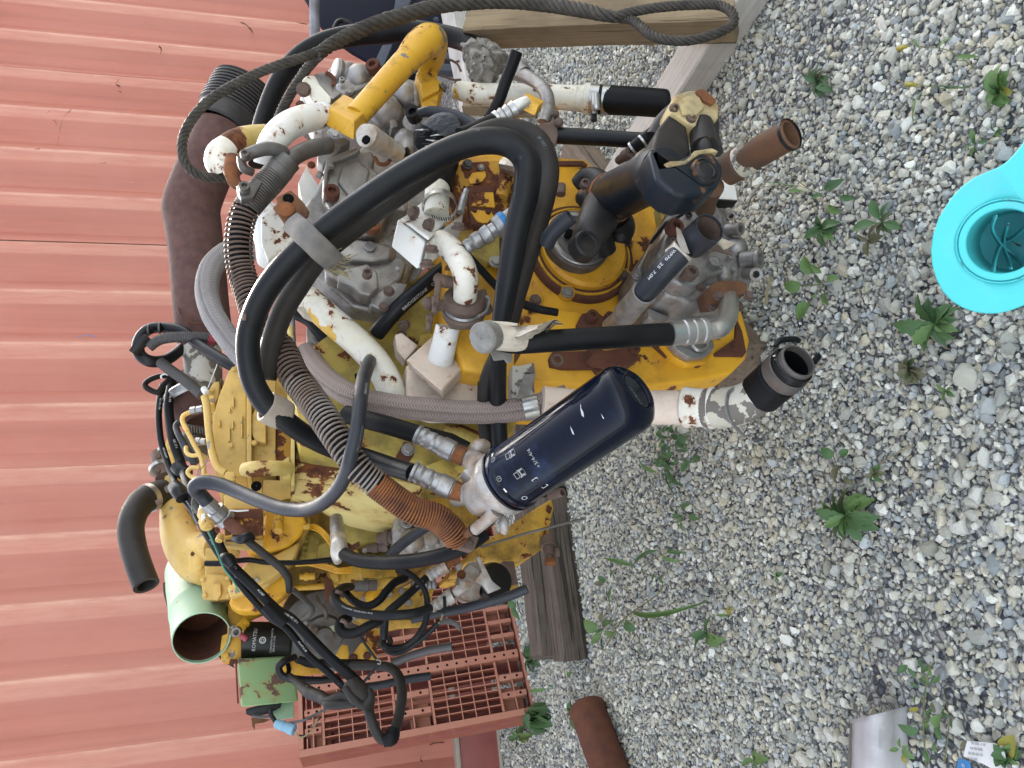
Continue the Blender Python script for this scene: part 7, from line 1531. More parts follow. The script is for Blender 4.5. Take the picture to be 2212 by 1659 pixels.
# ---------------------------------------------------------------- rubber intake bend
ih = tube('intake_hose', 'rubber_brown', ENG, 'v', [(960, 60, 2.60), (900, 75, 2.58), (830, 110, 2.55), (780, 180, 2.52), (760, 270, 2.50), (775, 380, 2.48), (805, 480, 2.46), (850, 600, 2.44)], [29, 30, 29.5, 28, 27.5, 27.5, 27.5, 27.5], n=28, caps=(1, 2))
tube('silver_clamp', 'alu_bright', ih, 'v', [(880, 84, 2.572), (855, 96, 2.562)], 31.8, n=32)
tube('clamp_screw', 'rust_cast', ih, 'v', [(905, 120), (940, 110)], 6, 2.50, n=10)
cc_ = tube('cross_pipe', 'rust_cast', ENG, 'd', [(290, 1290, 2.66), (310, 1400, 2.64), (330, 1500, 2.62)], [20, 22, 20], n=20)
tube('pipe_band', 'alu_bright', cc_, 'd', [(288, 1405, 2.64), (296, 1430, 2.635)], 24, n=22); tube('pipe_band', 'alu_bright', cc_, 'd', [(335, 1280, 2.66), (338, 1305, 2.655)], 24, n=22)
bolt(cc_, 'd', (270, 1310, 2.6), 6, 'rust_cast'); bolt(cc_, 'd', (265, 1440, 2.6), 6, 'rust_cast')
# ---------------------------------------------------------------- the two marked refrigerant hoses and their lower loop
g1 = tube('refrigerant_hose', 'rubber_matt', ENG, '', [(*px('d', 310, 690), 2.42), (*px('d', 280, 850), 2.40), (*px('d', 275, 1000), 2.38), (*px('d', 295, 1180), 2.36), (*px('d', 345, 1350), 2.34), (*px('d', 400, 1500), 2.30), (*px('f', 460, 200), 2.22), (*px('f', 590, 400), 2.14), (*px('f', 720, 620), 2.08), (*px('f', 830, 780), 2.05), (*px('f', 1010, 1030), 2.04), (*px('f', 1230, 1270), 2.04), (*px('l', 870, 560), 2.03), (*px('l', 1030, 760), 2.02), (*px('l', 1190, 900), 2.01), (*px('l', 1330, 1030), 2.0)], [7, 7, 7, 7, 7, 7, 7, 7, 7, 7.5, 7.5, 7.5, 8, 8, 8, 8], n=16, step=8)
g2 = tube('refrigerant_hose', 'rubber_matt', ENG, '', [(*px('d', 395, 560), 2.40), (*px('d', 380, 700), 2.38), (*px('d', 360, 850), 2.36), (*px('d', 370, 1000), 2.35), (*px('d', 400, 1180), 2.33), (*px('d', 470, 1380), 2.31), (*px('f', 520, 120), 2.22), (*px('f', 610, 330), 2.13), (*px('f', 700, 480), 2.08), (*px('f', 790, 640), 2.05), (*px('f', 880, 800), 2.03), (*px('f', 1080, 1000), 2.02), (*px('f', 1290, 1210), 2.01), (*px('l', 900, 480), 2.0), (*px('l', 1060, 640), 1.99), (*px('l', 1220, 800), 1.985), (*px('l', 1400, 960), 1.98), (*px('l', 1500, 1080), 1.97)], [9, 9, 10, 10, 10, 10, 9.5, 9.5, 9.5, 10, 11, 11, 11, 11, 11, 11, 12, 12], n=18, step=8)
for t0, s_ in ((.06, 'LP HFC-134a 5/8'), (.21, 'GC 17 1'), (.40, 'ACH87 13'), (.52, 'LP HFC-134a'), (.645, 'GC 17 1'), (.72, 'ACH87'), (.79, '134a GC 17 1')): wraptext(g2, s_, t0, 6.2, 'paint_white', rev=False, off=.25)
for t0, s_ in ((.05, 'GD HFC-134a'), (.20, 'HP 8 ACH77'), (.34, 'GD 04 1'), (.44, 'ACH77 8 HP HFC-1342'), (.585, 'HP HFC-'), (.66, '03 04 1 ACH77'), (.78, 'HFC-1342'), (.87, 'ACH77 8 HP')): wraptext(g1, s_, t0, 5.4, 'paint_white', rev=False, off=.2)
for (x0, y0, x1, y1, r) in ((445, 1340, 500, 1420, 13), (390, 1600, 440, 1680, 0)): 
    if r: tube('hose_grommet', 'plastic_black', ENG, 'd', [(430, 1395, 2.30), (475, 1440, 2.29), (520, 1470, 2.28)], [15, 17, 15], n=16)
tube('hose_grommet', 'plastic_black', ENG, 'f', [(410, 145, 2.20), (450, 190, 2.18), (480, 250, 2.17)], [15, 17, 14], n=16)
slab('grommet_bracket', 'rust_cast', ENG, 'f', [(320, 150), (345, 130), (400, 155), (390, 180), (350, 195), (330, 185)], 2.22, .01, 2)
tube('hose_joiner', 'rubber_matt', ENG, 'f', [(1200, 1180, 1.995), (1290, 1270, 1.99), (1370, 1330, 1.99)], [13, 15, 14], n=18)
tube('tape_knot', 'plastic_black', ENG, 'f', [(835, 770, 2.0), (880, 780, 1.99), (920, 830, 1.99)], [13, 15, 11], n=14, rough=(60, .15), sharp=60)
tube('tape_bundle', 'rubber_brown', ENG, 'l', [(1370, 980, 1.95), (1420, 1060, 1.94), (1480, 1120, 1.94), (1510, 1160, 1.95)], [17, 24, 21, 16], n=20, rough=(50, .12), sharp=60)
tube('tape_bundle_fold', 'rubber_brown', ENG, 'l', [(1320, 1020, 1.93), (1400, 1120, 1.92), (1470, 1165, 1.92), (1530, 1100, 1.92), (1515, 1040, 1.93)], [7, 9, 9, 9, 7], n=12)
lp_ = tube('loop_hose', 'rubber_brown', ENG, 'l', [(1500, 1160, 1.95), (1530, 1270, 1.94), (1570, 1370, 1.94), (1620, 1430, 1.94), (1690, 1420, 1.94), (1725, 1340, 1.95), (1760, 1200, 1.97), (1775, 1060, 1.99), (1750, 940, 2.02), (1690, 870, 2.06), (1590, 850, 2.10), (1450, 850, 2.14), (1330, 850, 2.18)], [11, 11, 11, 11.5, 11, 11, 11, 11, 11, 10.5, 10, 10, 9], n=18, step=9)
tube('hose_knuckle', 'rubber_matt', ENG, 'l', [(1620, 1450, 1.93), (1690, 1420, 1.93), (1710, 1350, 1.935)], [12, 17, 14], n=16)
tube('wrapped_wire', 'rubber_brown', ENG, 'l', [(1390, 1100, 1.98), (1300, 1090, 2.0), (1200, 1130, 2.02), (1120, 1090, 2.06), (1040, 1060, 2.1), (960, 990, 2.16), (880, 930, 2.2)], [11, 11, 12, 13, 14, 9, 7], n=14, rough=(40, .1))
tube('wrapped_wire', 'rubber_brown', ENG, 'l', [(1400, 1150, 1.98), (1250, 1160, 2.0), (1180, 1150, 2.02), (1240, 1100, 2.03), (1330, 1060, 2.02)], [9, 10, 10, 9, 8], n=14)
tube('arm_hose', 'plastic_black', ENG, 'l', [(930, 780, 2.22), (850, 810, 2.2), (800, 860, 2.2), (830, 930, 2.2), (950, 960, 2.2), (1120, 965, 2.2), (1280, 950, 2.2)], [7, 8, 8, 8, 9, 8, 7], n=14)
tube('arm_hose', 'rubber_matt', ENG, 'l', [(960, 800, 2.19), (1060, 830, 2.18), (1260, 830, 2.17), (1440, 830, 2.17), (1560, 835, 2.16)], [8, 10, 9, 9, 8], n=14)
tube('thin_strut', 'rubber_grey', ENG, 'l', [(1430, 600, 2.1), (1500, 700, 2.08), (1580, 810, 2.06)], 3, n=8); tube('thin_strut', 'rubber_grey', ENG, 'l', [(1600, 830, 2.06), (1540, 900, 2.06), (1470, 980, 2.06)], 3, n=8)
tube('strut_hook', 'alu', ENG, 'l', [(1570, 800), (1605, 810), (1600, 835), (1580, 830)], 1.6, 2.055, n=8)
tube('white_clip', 'paint_white', ENG, 'l', [(1270, 990), (1300, 985), (1320, 1000)], 4, 2.0, n=8); tube('white_clip', 'paint_white', ENG, 'l', [(1015, 1020), (1045, 1035)], 4, 2.1, n=8)
# harness arch at the top
tube('harness', 'plastic_black', ENG, 'd', [(960, 560, 2.14), (860, 500, 2.16), (720, 410, 2.2), (600, 330, 2.24), (500, 240, 2.26), (380, 205, 2.28), (240, 200, 2.3), (150, 240, 2.3), (100, 330, 2.3), (110, 430, 2.3), (200, 490, 2.3), (330, 480, 2.32), (440, 410, 2.34), (520, 330, 2.36)], [12, 13, 12, 11.5, 11.5, 12, 12, 12, 13, 13, 13, 12.5, 12, 11], n=18, step=8)
for q in ((410, 208), (280, 202), (185, 222)): tube('tape_turn', 'conduit_grey', ENG, 'd', [(q[0] - 8, q[1], 2.28), (q[0] + 8, q[1], 2.28)], 12.6, n=18)
tube('harness_flag', 'plastic_black', ENG, 'd', [(50, 420, 2.27), (120, 340, 2.26), (190, 290, 2.26)], [10, 12, 13], n=10, flat=.5)
tube('corrugated_conduit', 'conduit_grey', ENG, 'd', [(190, 370, 2.27), (270, 310, 2.26), (380, 285, 2.25), (540, 280, 2.24), (680, 290, 2.24), (770, 330, 2.25)], 10.5, n=18, ribs=(3.6, .13), sharp=20)
tube('corrugated_conduit', 'conduit_grey', ENG, 'd', [(290, 500, 2.30), (380, 570, 2.28), (480, 640, 2.26), (580, 720, 2.24), (650, 785, 2.22)], 10.5, n=18, ribs=(3.6, .13), sharp=20)
tube('red_tape', 'pink_cap', ENG, 'd', [(700, 300, 2.232), (760, 315, 2.238)], 11.2, n=16)
tube('small_conduit', 'plastic_black', ENG, 'd', [(380, 620, 2.34), (280, 620, 2.33), (180, 660, 2.33), (160, 710, 2.33), (260, 760, 2.33), (310, 700, 2.33), (370, 640, 2.33)], [5, 5.5, 5.5, 5.5, 5.5, 5.5, 5], n=12, ribs=(3, .15), sharp=20)
tube('cable_tie', 'paint_white', ENG, 'd', [(300, 640), (295, 615), (330, 600), (350, 610)], 1.8, 2.30, n=8)
plathe('white_plug', 'paint_white', ENG, 'd', (660, 720, 2.18), (690, 770, 2.17), [(0, 3), (.1, 7), (.9, 7), (1, 4), (1, 1)], 8); tube('plug_lead', 'paint_white', ENG, 'd', [(780, 515), (740, 620), (700, 720)], 1.2, 2.17, n=6)
tube('lead_wire', 'tape_grey', ENG, 'd', [(740, 940), (700, 1000), (700, 1320), (640, 1420), (620, 1500)], 1.1, 2.06, n=6)
slab('cover_nub', 'yellow_pale', ENG, 'd', [(660, 790), (750, 780), (755, 860), (690, 870)], 2.15, .05, 3)
# thin yellow fuel lines
for pts, r in (([(545, 930, 2.12), (490, 960, 2.12), (480, 1010, 2.12), (520, 1090, 2.11), (580, 1210, 2.10), (640, 1320, 2.10), (665, 1430, 2.09), (670, 1500, 2.09)], 5), ([(510, 1230, 2.16), (515, 1280, 2.15), (560, 1305, 2.14), (640, 1300, 2.12), (690, 1330, 2.12)], 4.5), ([(620, 1500, 2.13), (560, 1490, 2.14), (525, 1450, 2.14), (560, 1410, 2.14), (630, 1410, 2.13)], 4.5), ([(670, 790, 2.06), (690, 880, 2.06), (700, 1000, 2.06), (715, 1150, 2.06), (740, 1290, 2.05), (780, 1400, 2.05), (850, 1450, 2.05)], 8)):
    tube('fuel_line', 'yellow_pale', ENG, 'd', pts, r, n=12)
for a, b in (((555, 920, 2.11), (660, 900, 2.09)), ((600, 1185, 2.11), (690, 1185, 2.09))): plathe('line_nut', 'alu_bright', ENG, 'd', a, b, [(0, 4), (.05, 9), (.45, 9), (.5, 6), (.55, 8), (1, 8), (1, 2)], 10)
slab('line_block', 'yellow_pale', ENG, 'd', [(845, 1445), (930, 1440), (935, 1520), (850, 1525)], 2.04, .04, 3); slab('line_block', 'yellow_pale', ENG, 'd', [(650, 1460), (715, 1455), (712, 1510), (650, 1510)], 2.08, .03, 3)
tube('vent_hose', 'rubber_grey', ENG, 'd', [(450, 1010, 2.3), (425, 1060, 2.3), (460, 1150, 2.28), (510, 1240, 2.27), (560, 1320, 2.26), (590, 1380, 2.26)], [6, 7, 7, 7.5, 9, 9], n=12)
# ---------------------------------------------------------------- grey-blue hose to the rusty block
hC = tube('delivery_hose', 'rubber_grey', ENG, '', [(*px('f', 700, 290), 1.93), (*px('f', 640, 220), 1.92), (*px('f', 585, 160), 1.90), (*px('f', 640, 112), 1.88), (*px('f', 790, 125), 1.86), (*px('f', 960, 190), 1.82), (*px('f', 1150, 270), 1.76), (*px('f', 1350, 335), 1.70), (*px('f', 1540, 345), 1.64), (*px('f', 1690, 290), 1.56), (*px('f', 1810, 180), 1.50), (*px('f', 1890, 40), 1.45), (*px('d', 1930, 1320), 1.41), (*px('d', 1975, 1150), 1.40), (*px('d', 2000, 980), 1.40), (*px('d', 2020, 800), 1.42), (*px('d', 2045, 640), 1.48), (*px('d', 2085, 520), 1.60), (*px('d', 2130, 440), 1.74)], [15.5, 15.5, 15.5, 15.5, 15.5, 15.5, 15.5, 15.5, 15.5, 15.5, 15.5, 16, 16, 16, 16, 16, 15.5, 15, 14], n=22, step=8)
wraptext(hC, 'QBA04 30X45', .665, 8, 'paint_grey', rev=False, off=-.55); wraptext(hC, 'BRIDGESTONE', .575, 8, 'paint_faint', rev=False, off=-.7)
plathe('delivery_fitting', 'zinc', ENG, 'f', (680, 275, 1.93), (860, 440, 1.97), [(0, 14), (0, 17), (.3, 17.5), (.32, 15), (.42, 15), (.44, 20), (.72, 20.5), (.74, 17), (.8, 22), (1, 22), (1, 2)], 14, 25)
rb_ = slab('rust_block', 'rusty_yellow', ENG, 'f', [(850, 340), (940, 325), (1170, 330), (1175, 560), (1140, 565), (840, 580), (830, 480)], 1.99, .06, 3, 3)
slab('block_scale', 'rust', rb_, 'f', [(850, 345), (1165, 335), (1170, 420), (950, 415), (900, 560), (845, 570)], 1.985, .01, 3)
tube('rust_elbow', 'rust', ENG, 'f', [(860, 440, 1.96), (930, 500, 1.94), (990, 550, 1.93), (1040, 600, 1.93)], [13, 13, 14, 13], n=16, rough=(60, .08))
tube('pipe_grommet', 'plastic_black', ENG, 'f', [(930, 590, 1.94), (990, 600, 1.92), (1050, 575, 1.92), (1085, 600, 1.93)], [9, 11, 11, 8], n=14)
tube('steel_pipe', 'rubber_brown', ENG, 'f', [(1040, 610, 1.94), (1110, 670, 1.94), (1230, 765, 1.94), (1330, 850, 1.94), (1385, 920, 1.95), (1400, 990, 1.96), (1400, 1050, 1.98)], [9, 9, 9, 9, 9, 8, 7], n=16)
tube('steel_pipe', 'zinc_dark', ENG, 'f', [(1420, 1030, 2.02), (1500, 1090, 2.06), (1570, 1160, 2.1), (1600, 1210, 2.12), (1570, 1260, 2.16), (1520, 1290, 2.2)], 6.5, n=14)
tube('corrugated_conduit', 'plastic_black', ENG, 'f', [(680, 810, 2.08), (800, 810, 2.06), (930, 790, 2.04), (1060, 780, 2.04), (1200, 800, 2.04), (1400, 805, 2.04), (1600, 795, 2.04), (1780, 775, 2.04)], 5.5, n=12, ribs=(2.6, .14), sharp=20)
tube('green_wire', 'wire_green', ENG, 'f', [(690, 500, 2.0), (740, 620, 1.98), (790, 740, 1.98), (840, 860, 1.98), (910, 950, 1.98), (970, 1060, 1.98)], 1.8, n=6)
slab('green_tag', 'turquoise', ENG, 'f', [(745, 500), (800, 490), (805, 540), (770, 550)], 1.98, .004, 0)
for a, b, r in (((650, 340, 2.0), (700, 500, 1.96), 14), ((810, 560, 2.0), (790, 620, 1.99), 7)): plathe('sender_unit', 'yellow_pale', ENG, 'f', a, b, [(0, r * .6), (.3, r), (.6, r * .7), (.62, r * 1.1), (.9, r * 1.1), (1, r * .6), (1, 1)], 16)
slab('sender_tag', 'paint_white', ENG, 'f', [(640, 380), (675, 375), (680, 440), (640, 450)], 1.955, .006, 1)
tube('wire_loop', 'tape_grey', ENG, 'f', [(620, 0, 2.0), (580, 160, 1.99), (560, 330, 1.98), (600, 450, 1.98), (640, 470, 1.98)], 1.3, n=6)
tube('paper_shred', 'paint_white', ENG, 'f', [(890, 350), (960, 355), (1050, 350)], [1.2, 2.4, 2], 1.93, n=6, rough=(60, .4))
# ---------------------------------------------------------------- lower black hoses
tube('fuel_joint', 'zinc', ENG, 't', [(620, 400, 1.96), (630, 520, 1.92), (650, 640, 1.90), (680, 740, 1.88)], [14, 16, 17, 15], n=18)
tube('joint_tape', 'foil', ENG, 't', [(640, 600, 1.89), (650, 690, 1.86), (640, 790, 1.87), (640, 870, 1.89)], [16, 19, 16, 8], n=16, rough=(40, .18), sharp=60)
slab('torn_leaf_strip', 'rust', ENG, 't', [(730, 640), (790, 680), (870, 640), (880, 690), (820, 730), (760, 740)], 1.88, .004, 1)
tube('fuel_hose', 'rubber_matt', ENG, 't', [(660, 740, 1.88), (740, 800, 1.84), (860, 850, 1.80), (1060, 870, 1.75), (1260, 870, 1.70), (1500, 850, 1.65), (1750, 800, 1.60), (1960, 730, 1.57), (2120, 650, 1.56), (2240, 560, 1.56)], [13, 15, 15, 15.5, 16, 16, 16, 15.5, 15, 15], n=20, step=8)
tube('fuel_hose', 'rubber_grey', ENG, 't', [(1210, 790, 1.95), (1300, 700, 1.9), (1440, 590, 1.84), (1580, 500, 1.78), (1720, 420, 1.72)], [12, 12, 12, 11.5, 11], n=18)
lh = tube('low_pressure_hose', 'rubber', ENG, 't', [(780, 1140, 2.06), (700, 1150, 2.02), (630, 1200, 1.98), (600, 1260, 1.96), (640, 1330, 1.94), (740, 1390, 1.92), (900, 1430, 1.90), (1100, 1450, 1.88), (1300, 1445, 1.86), (1500, 1420, 1.86), (1640, 1370, 1.88)], [9, 10, 11, 11.5, 11, 10.5, 10.5, 10.5, 10.5, 10.5, 10], n=18, step=8)
wraptext(lh, 'YOKOHAMA  1SN D4 31X4.5 78 20', .43, 5, 'paint_grey', rev=False, off=.3)
tube('low_pressure_hose', 'rubber_matt', ENG, 't', [(720, 1200, 2.04), (820, 1300, 2.0), (950, 1350, 1.98), (1080, 1290, 1.97), (1170, 1180, 1.97), (1260, 1090, 1.98), (1370, 1040, 2.0)], [8, 8.5, 9, 9, 9, 9, 9], n=16, step=8)
lk = tube('low_pressure_hose', 'rubber', ENG, 't', [(1600, 1040, 1.94), (1480, 1150, 1.93), (1350, 1270, 1.92), (1200, 1400, 1.92), (1150, 1480, 1.94), (1140, 1600, 1.96), (1140, 1680, 1.98)], [8.5, 9, 9, 9.5, 9.5, 9.5, 9], n=16, step=8)
wraptext(lk, 'A04 30X45', .08, 5, 'paint_grey', rev=False, off=0)
tube('low_pressure_hose', 'rubber_matt', ENG, 't', [(760, 1480, 2.0), (690, 1500, 1.98), (650, 1570, 1.97), (700, 1640, 1.96), (820, 1640, 1.95), (960, 1570, 1.94), (1090, 1500, 1.94), (1160, 1440, 1.96)], [9, 10, 11, 11, 10.5, 10.5, 10, 9], n=16, step=8)
for a, b in (((610, 1190, 1.955), (690, 1240, 1.975)), ((665, 1500, 1.95), (740, 1560, 1.96))): tube('hose_clip', 'rust_cast', ENG, 't', [a, ((a[0] + b[0]) / 2 + 10, (a[1] + b[1]) / 2 - 12, a[2]), b], 5, n=10)
tube('low_pressure_hose', 'rubber_grey', ENG, 'g', [(700, 1290, 2.1), (900, 1245, 2.08), (1150, 1200, 2.05), (1350, 1150, 2.02), (1550, 1090, 2.0), (1700, 1030, 1.98)], 10.5, n=16, caps=(1, 2))
hx = tube('corrugated_conduit', 'plastic_black', ENG, 't', [(1280, 950, 1.9), (1400, 990, 1.88), (1520, 1080, 1.87), (1595, 1210, 1.87), (1610, 1370, 1.88), (1590, 1520, 1.9), (1530, 1640, 1.92), (1450, 1730, 1.95), (1350, 1790, 1.98), (1200, 1800, 2.0), (1130, 1760, 2.0)], 6, n=12, ribs=(2.8, .14), sharp=20)
tube('sensor_lead', 'plastic_black', ENG, 'g', [(985, 1095, 1.96), (990, 1180, 1.96), (975, 1240, 1.97)], 3.6, n=8); tube('lead_sheath', 'straw', ENG, 'g', [(975, 1230, 1.97), (960, 1290, 1.97), (935, 1330, 1.97)], 2.4, n=8)
tube('lead_boot', 'plastic_black', ENG, 'g', [(950, 1300, 1.97), (890, 1370, 1.98), (780, 1470, 2.0), (650, 1560, 2.02), (540, 1580, 2.04), (470, 1530, 2.06), (460, 1450, 2.08)], [4, 6, 6, 6, 7, 7, 6], n=12)
tube('tape_tongue', 'conduit_grey', ENG, 'g', [(930, 1330), (1000, 1310), (1080, 1330), (1130, 1385)], [5, 7, 6, 4], 1.98, n=10, flat=.25)
tube('cable_ring', 'rubber_brown', ENG, 'g', [(490, 1440), (450, 1460), (440, 1510), (480, 1530), (520, 1490), (500, 1440)], 6, 2.02, n=12)
tube('drain_hose', 'conduit_grey', ENG, 'l', [(1700, 830, 2.3), (1850, 770, 2.28), (2000, 725, 2.26), (2170, 695, 2.24)], 9, n=14, caps=(1, 2)); tube('drain_hose', 'rubber_grey', ENG, 'l', [(1470, 1020, 2.3), (1620, 1000, 2.3), (1800, 960, 2.3), (2000, 930, 2.3)], 9, n=14, caps=(1, 2))
# ---------------------------------------------------------------- hoses and fittings at the far right of the engine
tube('coolant_hose', 'rubber_matt', ENG, 'a', [(20, 1420, 1.98), (50, 1150, 1.98), (110, 950, 1.98), (220, 700, 1.97), (380, 500, 1.96), (600, 370, 1.94), (850, 310, 1.92), (1100, 285, 1.90), (1350, 270, 1.88), (1600, 300, 1.84), (1800, 350, 1.80), (1920, 420, 1.77)], [17, 19, 20, 21, 21.5, 22, 22.5, 23, 23, 22, 22, 21], n=24, step=8)
tp = tube('taped_joint', 'tape_shred', ENG, 'a', [(1870, 420, 1.78), (1930, 500, 1.74), (1970, 590, 1.71), (1990, 680, 1.70), (1990, 760, 1.72)], [19, 27, 30, 28, 16], n=44, step=12, rough=(60, .40), sharp=30)
tube('taped_joint', 'tape_shred', ENG, 'a', [(1960, 380, 1.76), (2060, 480, 1.72), (2140, 560, 1.70)], [15, 24, 22], n=36, step=12, rough=(64, .36), sharp=30)
for pts in ([(1640, 510), (1700, 520), (1760, 560), (1790, 620)], [(1560, 640), (1640, 660), (1720, 690), (1790, 690)], [(1730, 540), (1775, 530)]): tube('torn_tape', 'rust_cast', tp, 'a', pts, [2, 3, 3, 3][:len(pts)], 1.70, n=6, flat=.5, rough=(60, .3))
tube('cream_pipe', 'white_yellowed', ENG, 'j', [(-10, 650, 1.74), (120, 680, 1.72), (330, 690, 1.70), (640, 702, 1.66), (880, 715, 1.62)], [20, 23, 24, 26, 27], n=26)
plathe('pipe_bead', 'white_yellowed', ENG, 'j', (850, 713, 1.625), (965, 720, 1.61), [(0, 26.5), (.3, 27), (.6, 29), (.7, 33), (1, 33), (1, 28)], 34)
rh = tube('radiator_hose', 'rubber_matt', ENG, 'j', [(930, 718, 1.615), (1100, 728, 1.59), (1300, 738, 1.56), (1480, 750, 1.53), (1510, 752, 1.526)], [31, 31, 30.5, 30, 29], n=34, caps=(1, 3))
rc = tube('hose_clamp', 'alu_bright', rh, 'j', [(965, 720, 1.61), (1035, 724, 1.60)], 32.3, n=34); tube('hose_clamp', 'alu_bright', rh, 'j', [(1055, 725, 1.597), (1108, 728, 1.59)], 31.8, n=34)
tube('clamp_housing', 'alu_bright', rc, 'j', [(1005, 690, 1.565), (1008, 770, 1.57), (1010, 800, 1.575)], [9, 11, 10], n=10); tube('clamp_screw', 'zinc', rc, 'j', [(1000, 790, 1.575), (995, 830, 1.58)], 5, n=8); tube('clamp_tail', 'plastic_black', rc, 'j', [(990, 820, 1.585), (992, 880, 1.59)], 7, n=8)
tube('open_hose', 'rubber_matt', ENG, 'j', [(230, 860, 1.54), (300, 740, 1.52), (350, 600, 1.50), (400, 470, 1.48), (432, 375, 1.46)], [12, 12.5, 13, 13.5, 13.5], n=20, caps=(1, 2))
tube('steel_elbow', 'alu', ENG, 'j', [(420, 520, 1.60), (500, 555, 1.57), (590, 610, 1.54), (650, 690, 1.52), (660, 790, 1.52), (630, 890, 1.53)], [16, 15, 14.5, 14.5, 14.5, 14], n=20)
plathe('elbow_collar', 'alu', ENG, 'j', (430, 500, 1.60), (490, 545, 1.575), [(0, 14), (.1, 21), (.5, 22), (.7, 18), (1, 17)], 22)
plathe('swivel_fitting', 'alu_bright', ENG, 'j', (270, 880, 1.45), (520, 745, 1.42), [(0, 15), (.02, 19), (.12, 19.5), (.15, 17), (.25, 20), (.30, 17), (.42, 20.5), (.47, 18), (.6, 21), (.62, 18), (.85, 18), (1, 16), (1, 1)], 26, 25)
hexa('union_block', 'yellow_scratched', ENG, P('j', 590, 770, 1.40), P('j', 465, 705, 1.42), P('j', 632, 735, 1.42), P('j', 560, 845, 1.405), .003)
tube('feed_hose', 'rubber_matt', ENG, 'j', [(290, 870, 1.45), (200, 910, 1.44), (100, 960, 1.43), (20, 990, 1.42)], [16, 17, 18, 18], n=20)
slab('cast_foot', 'rust_cast', ENG, 'j', [(590, 900), (680, 880), (720, 790), (770, 890), (740, 960), (720, 1050), (640, 1010)], 1.50, .05, 5, 3); ball('foot_knob', 'rust_cast', ENG, 'j', (740, 890, 1.49), 10, (1, 1, 1)); ball('foot_knob', 'rust_cast', ENG, 'j', (715, 825, 1.49), 8, (1, 1, 1))
tube('straight_hose', 'plastic_black', ENG, 'j', [(720, 985, 1.52), (1000, 1000, 1.48), (1350, 1020, 1.42), (1460, 1000, 1.38)], [18, 17.5, 17, 16], n=20)
tube('small_hose', 'rubber_matt', ENG, 'x', [(265, 405, 1.40), (330, 355, 1.37), (420, 280, 1.34)], [14, 14, 13], n=16); tube('hose_clip', 'alu_bright', ENG, 'x', [(318, 365, 1.374), (328, 357, 1.371)], 15, n=18); tube('hose_clip', 'alu_bright', ENG, 'x', [(265, 404, 1.398), (275, 396, 1.394)], 15, n=18)
plathe('small_port', 'rust_cast', ENG, 'x', (190, 470, 1.48), (260, 420, 1.42), [(0, 9), (.5, 11), (.52, 13), (1, 13), (1, 3)], 16)
# small screws and plugs over the castings
rs = random.Random(12)
for par, win, D, lst, mats in ((p1, 'a', 1.735, [(760, 700), (820, 800), (1000, 650), (1210, 760), (1380, 900), (1100, 1180), (1260, 1340), (960, 1000)], ('alu', 'rust_cast', 'zinc')),
                               (p2, 'b', 1.635, [(1540, 120), (1640, 540), (1930, 300), (2050, 420), (1700, 1090), (1920, 1120), (1790, 470), (2120, 1010), (1610, 820), (2080, 700)], ('alu', 'rust_cast', 'zinc')),
                               (p3, 'h', 1.305, [(1180, 640), (1440, 720), (1600, 760), (1250, 900), (1210, 800), (1350, 560), (1530, 830), (1110, 800), (1630, 850)], ('alu', 'rust_cast', 'zinc'))):
    for q in lst: bolt(par, win, (*q, D), rs.uniform(4.5, 8), rs.choice(mats), rs.choice(['hex', 'hex', 'cap']))
for win, c, r, D in (('b', (1760, 440), 15, 1.632), ('b', (1880, 820), 12, 1.655), ('a', (1180, 860), 14, 1.73), ('h', (1490, 790), 13, 1.30), ('h', (1190, 920), 10, 1.33)):
    pq = P(win, *c, D); kq = mpp(pq); par = {'b': p2, 'a': p1, 'h': p3}[win]
    lathe('core_plug', 'zinc', par, pq, FD, [(-.02, r * kq), (.004, r * kq), (.0045, r * kq * .9), (.0015, r * kq * .86), (.0015, .0005)], 24)
# film wrapped roll under the loop
fr_ = tube('wrapped_elbow', 'rubber_matt', ENG, 'c', [(640, 210, 1.50), (660, 120, 1.48), (690, 60, 1.47)], [30, 42, 44], n=26)
lathe('plastic_film', 'film', fr_, P('c', 700, 85, 1.455), FD * .75 + EZ * .66, [(-.03, .062), (-.01, .066), (0, .062), (.004, .05), (.003, .02), (.004, .001)], 36)
tube('curled_hose', 'rubber_grey', ENG, 'a', [(1430, 980, 1.62), (1520, 965, 1.60), (1680, 985, 1.58), (1830, 1040, 1.56), (1950, 1110, 1.54)], [10, 12, 12, 12, 11], n=18)
for i in range(12):
    x0 = random.uniform(560, 760); y0 = 20 + i * 14; tube('film_crease_glint', random.choice(['film', 'film', 'alu_bright']), fr_, 'c', [(x0 - 70, y0 + random.uniform(-8, 8), 1.44), (x0, y0 + random.uniform(-10, 10), 1.432), (x0 + 90, y0 + random.uniform(-8, 8), 1.44)], [1, 2.2, .8], n=6, flat=.5)  # bright metal ones stand in for highlight streaks on the film
tube('inner_hose', 'rubber_matt', ENG, 'b', [(2212, -10, 1.60), (2100, 20, 1.62), (2000, 0, 1.64)], 9, n=12)
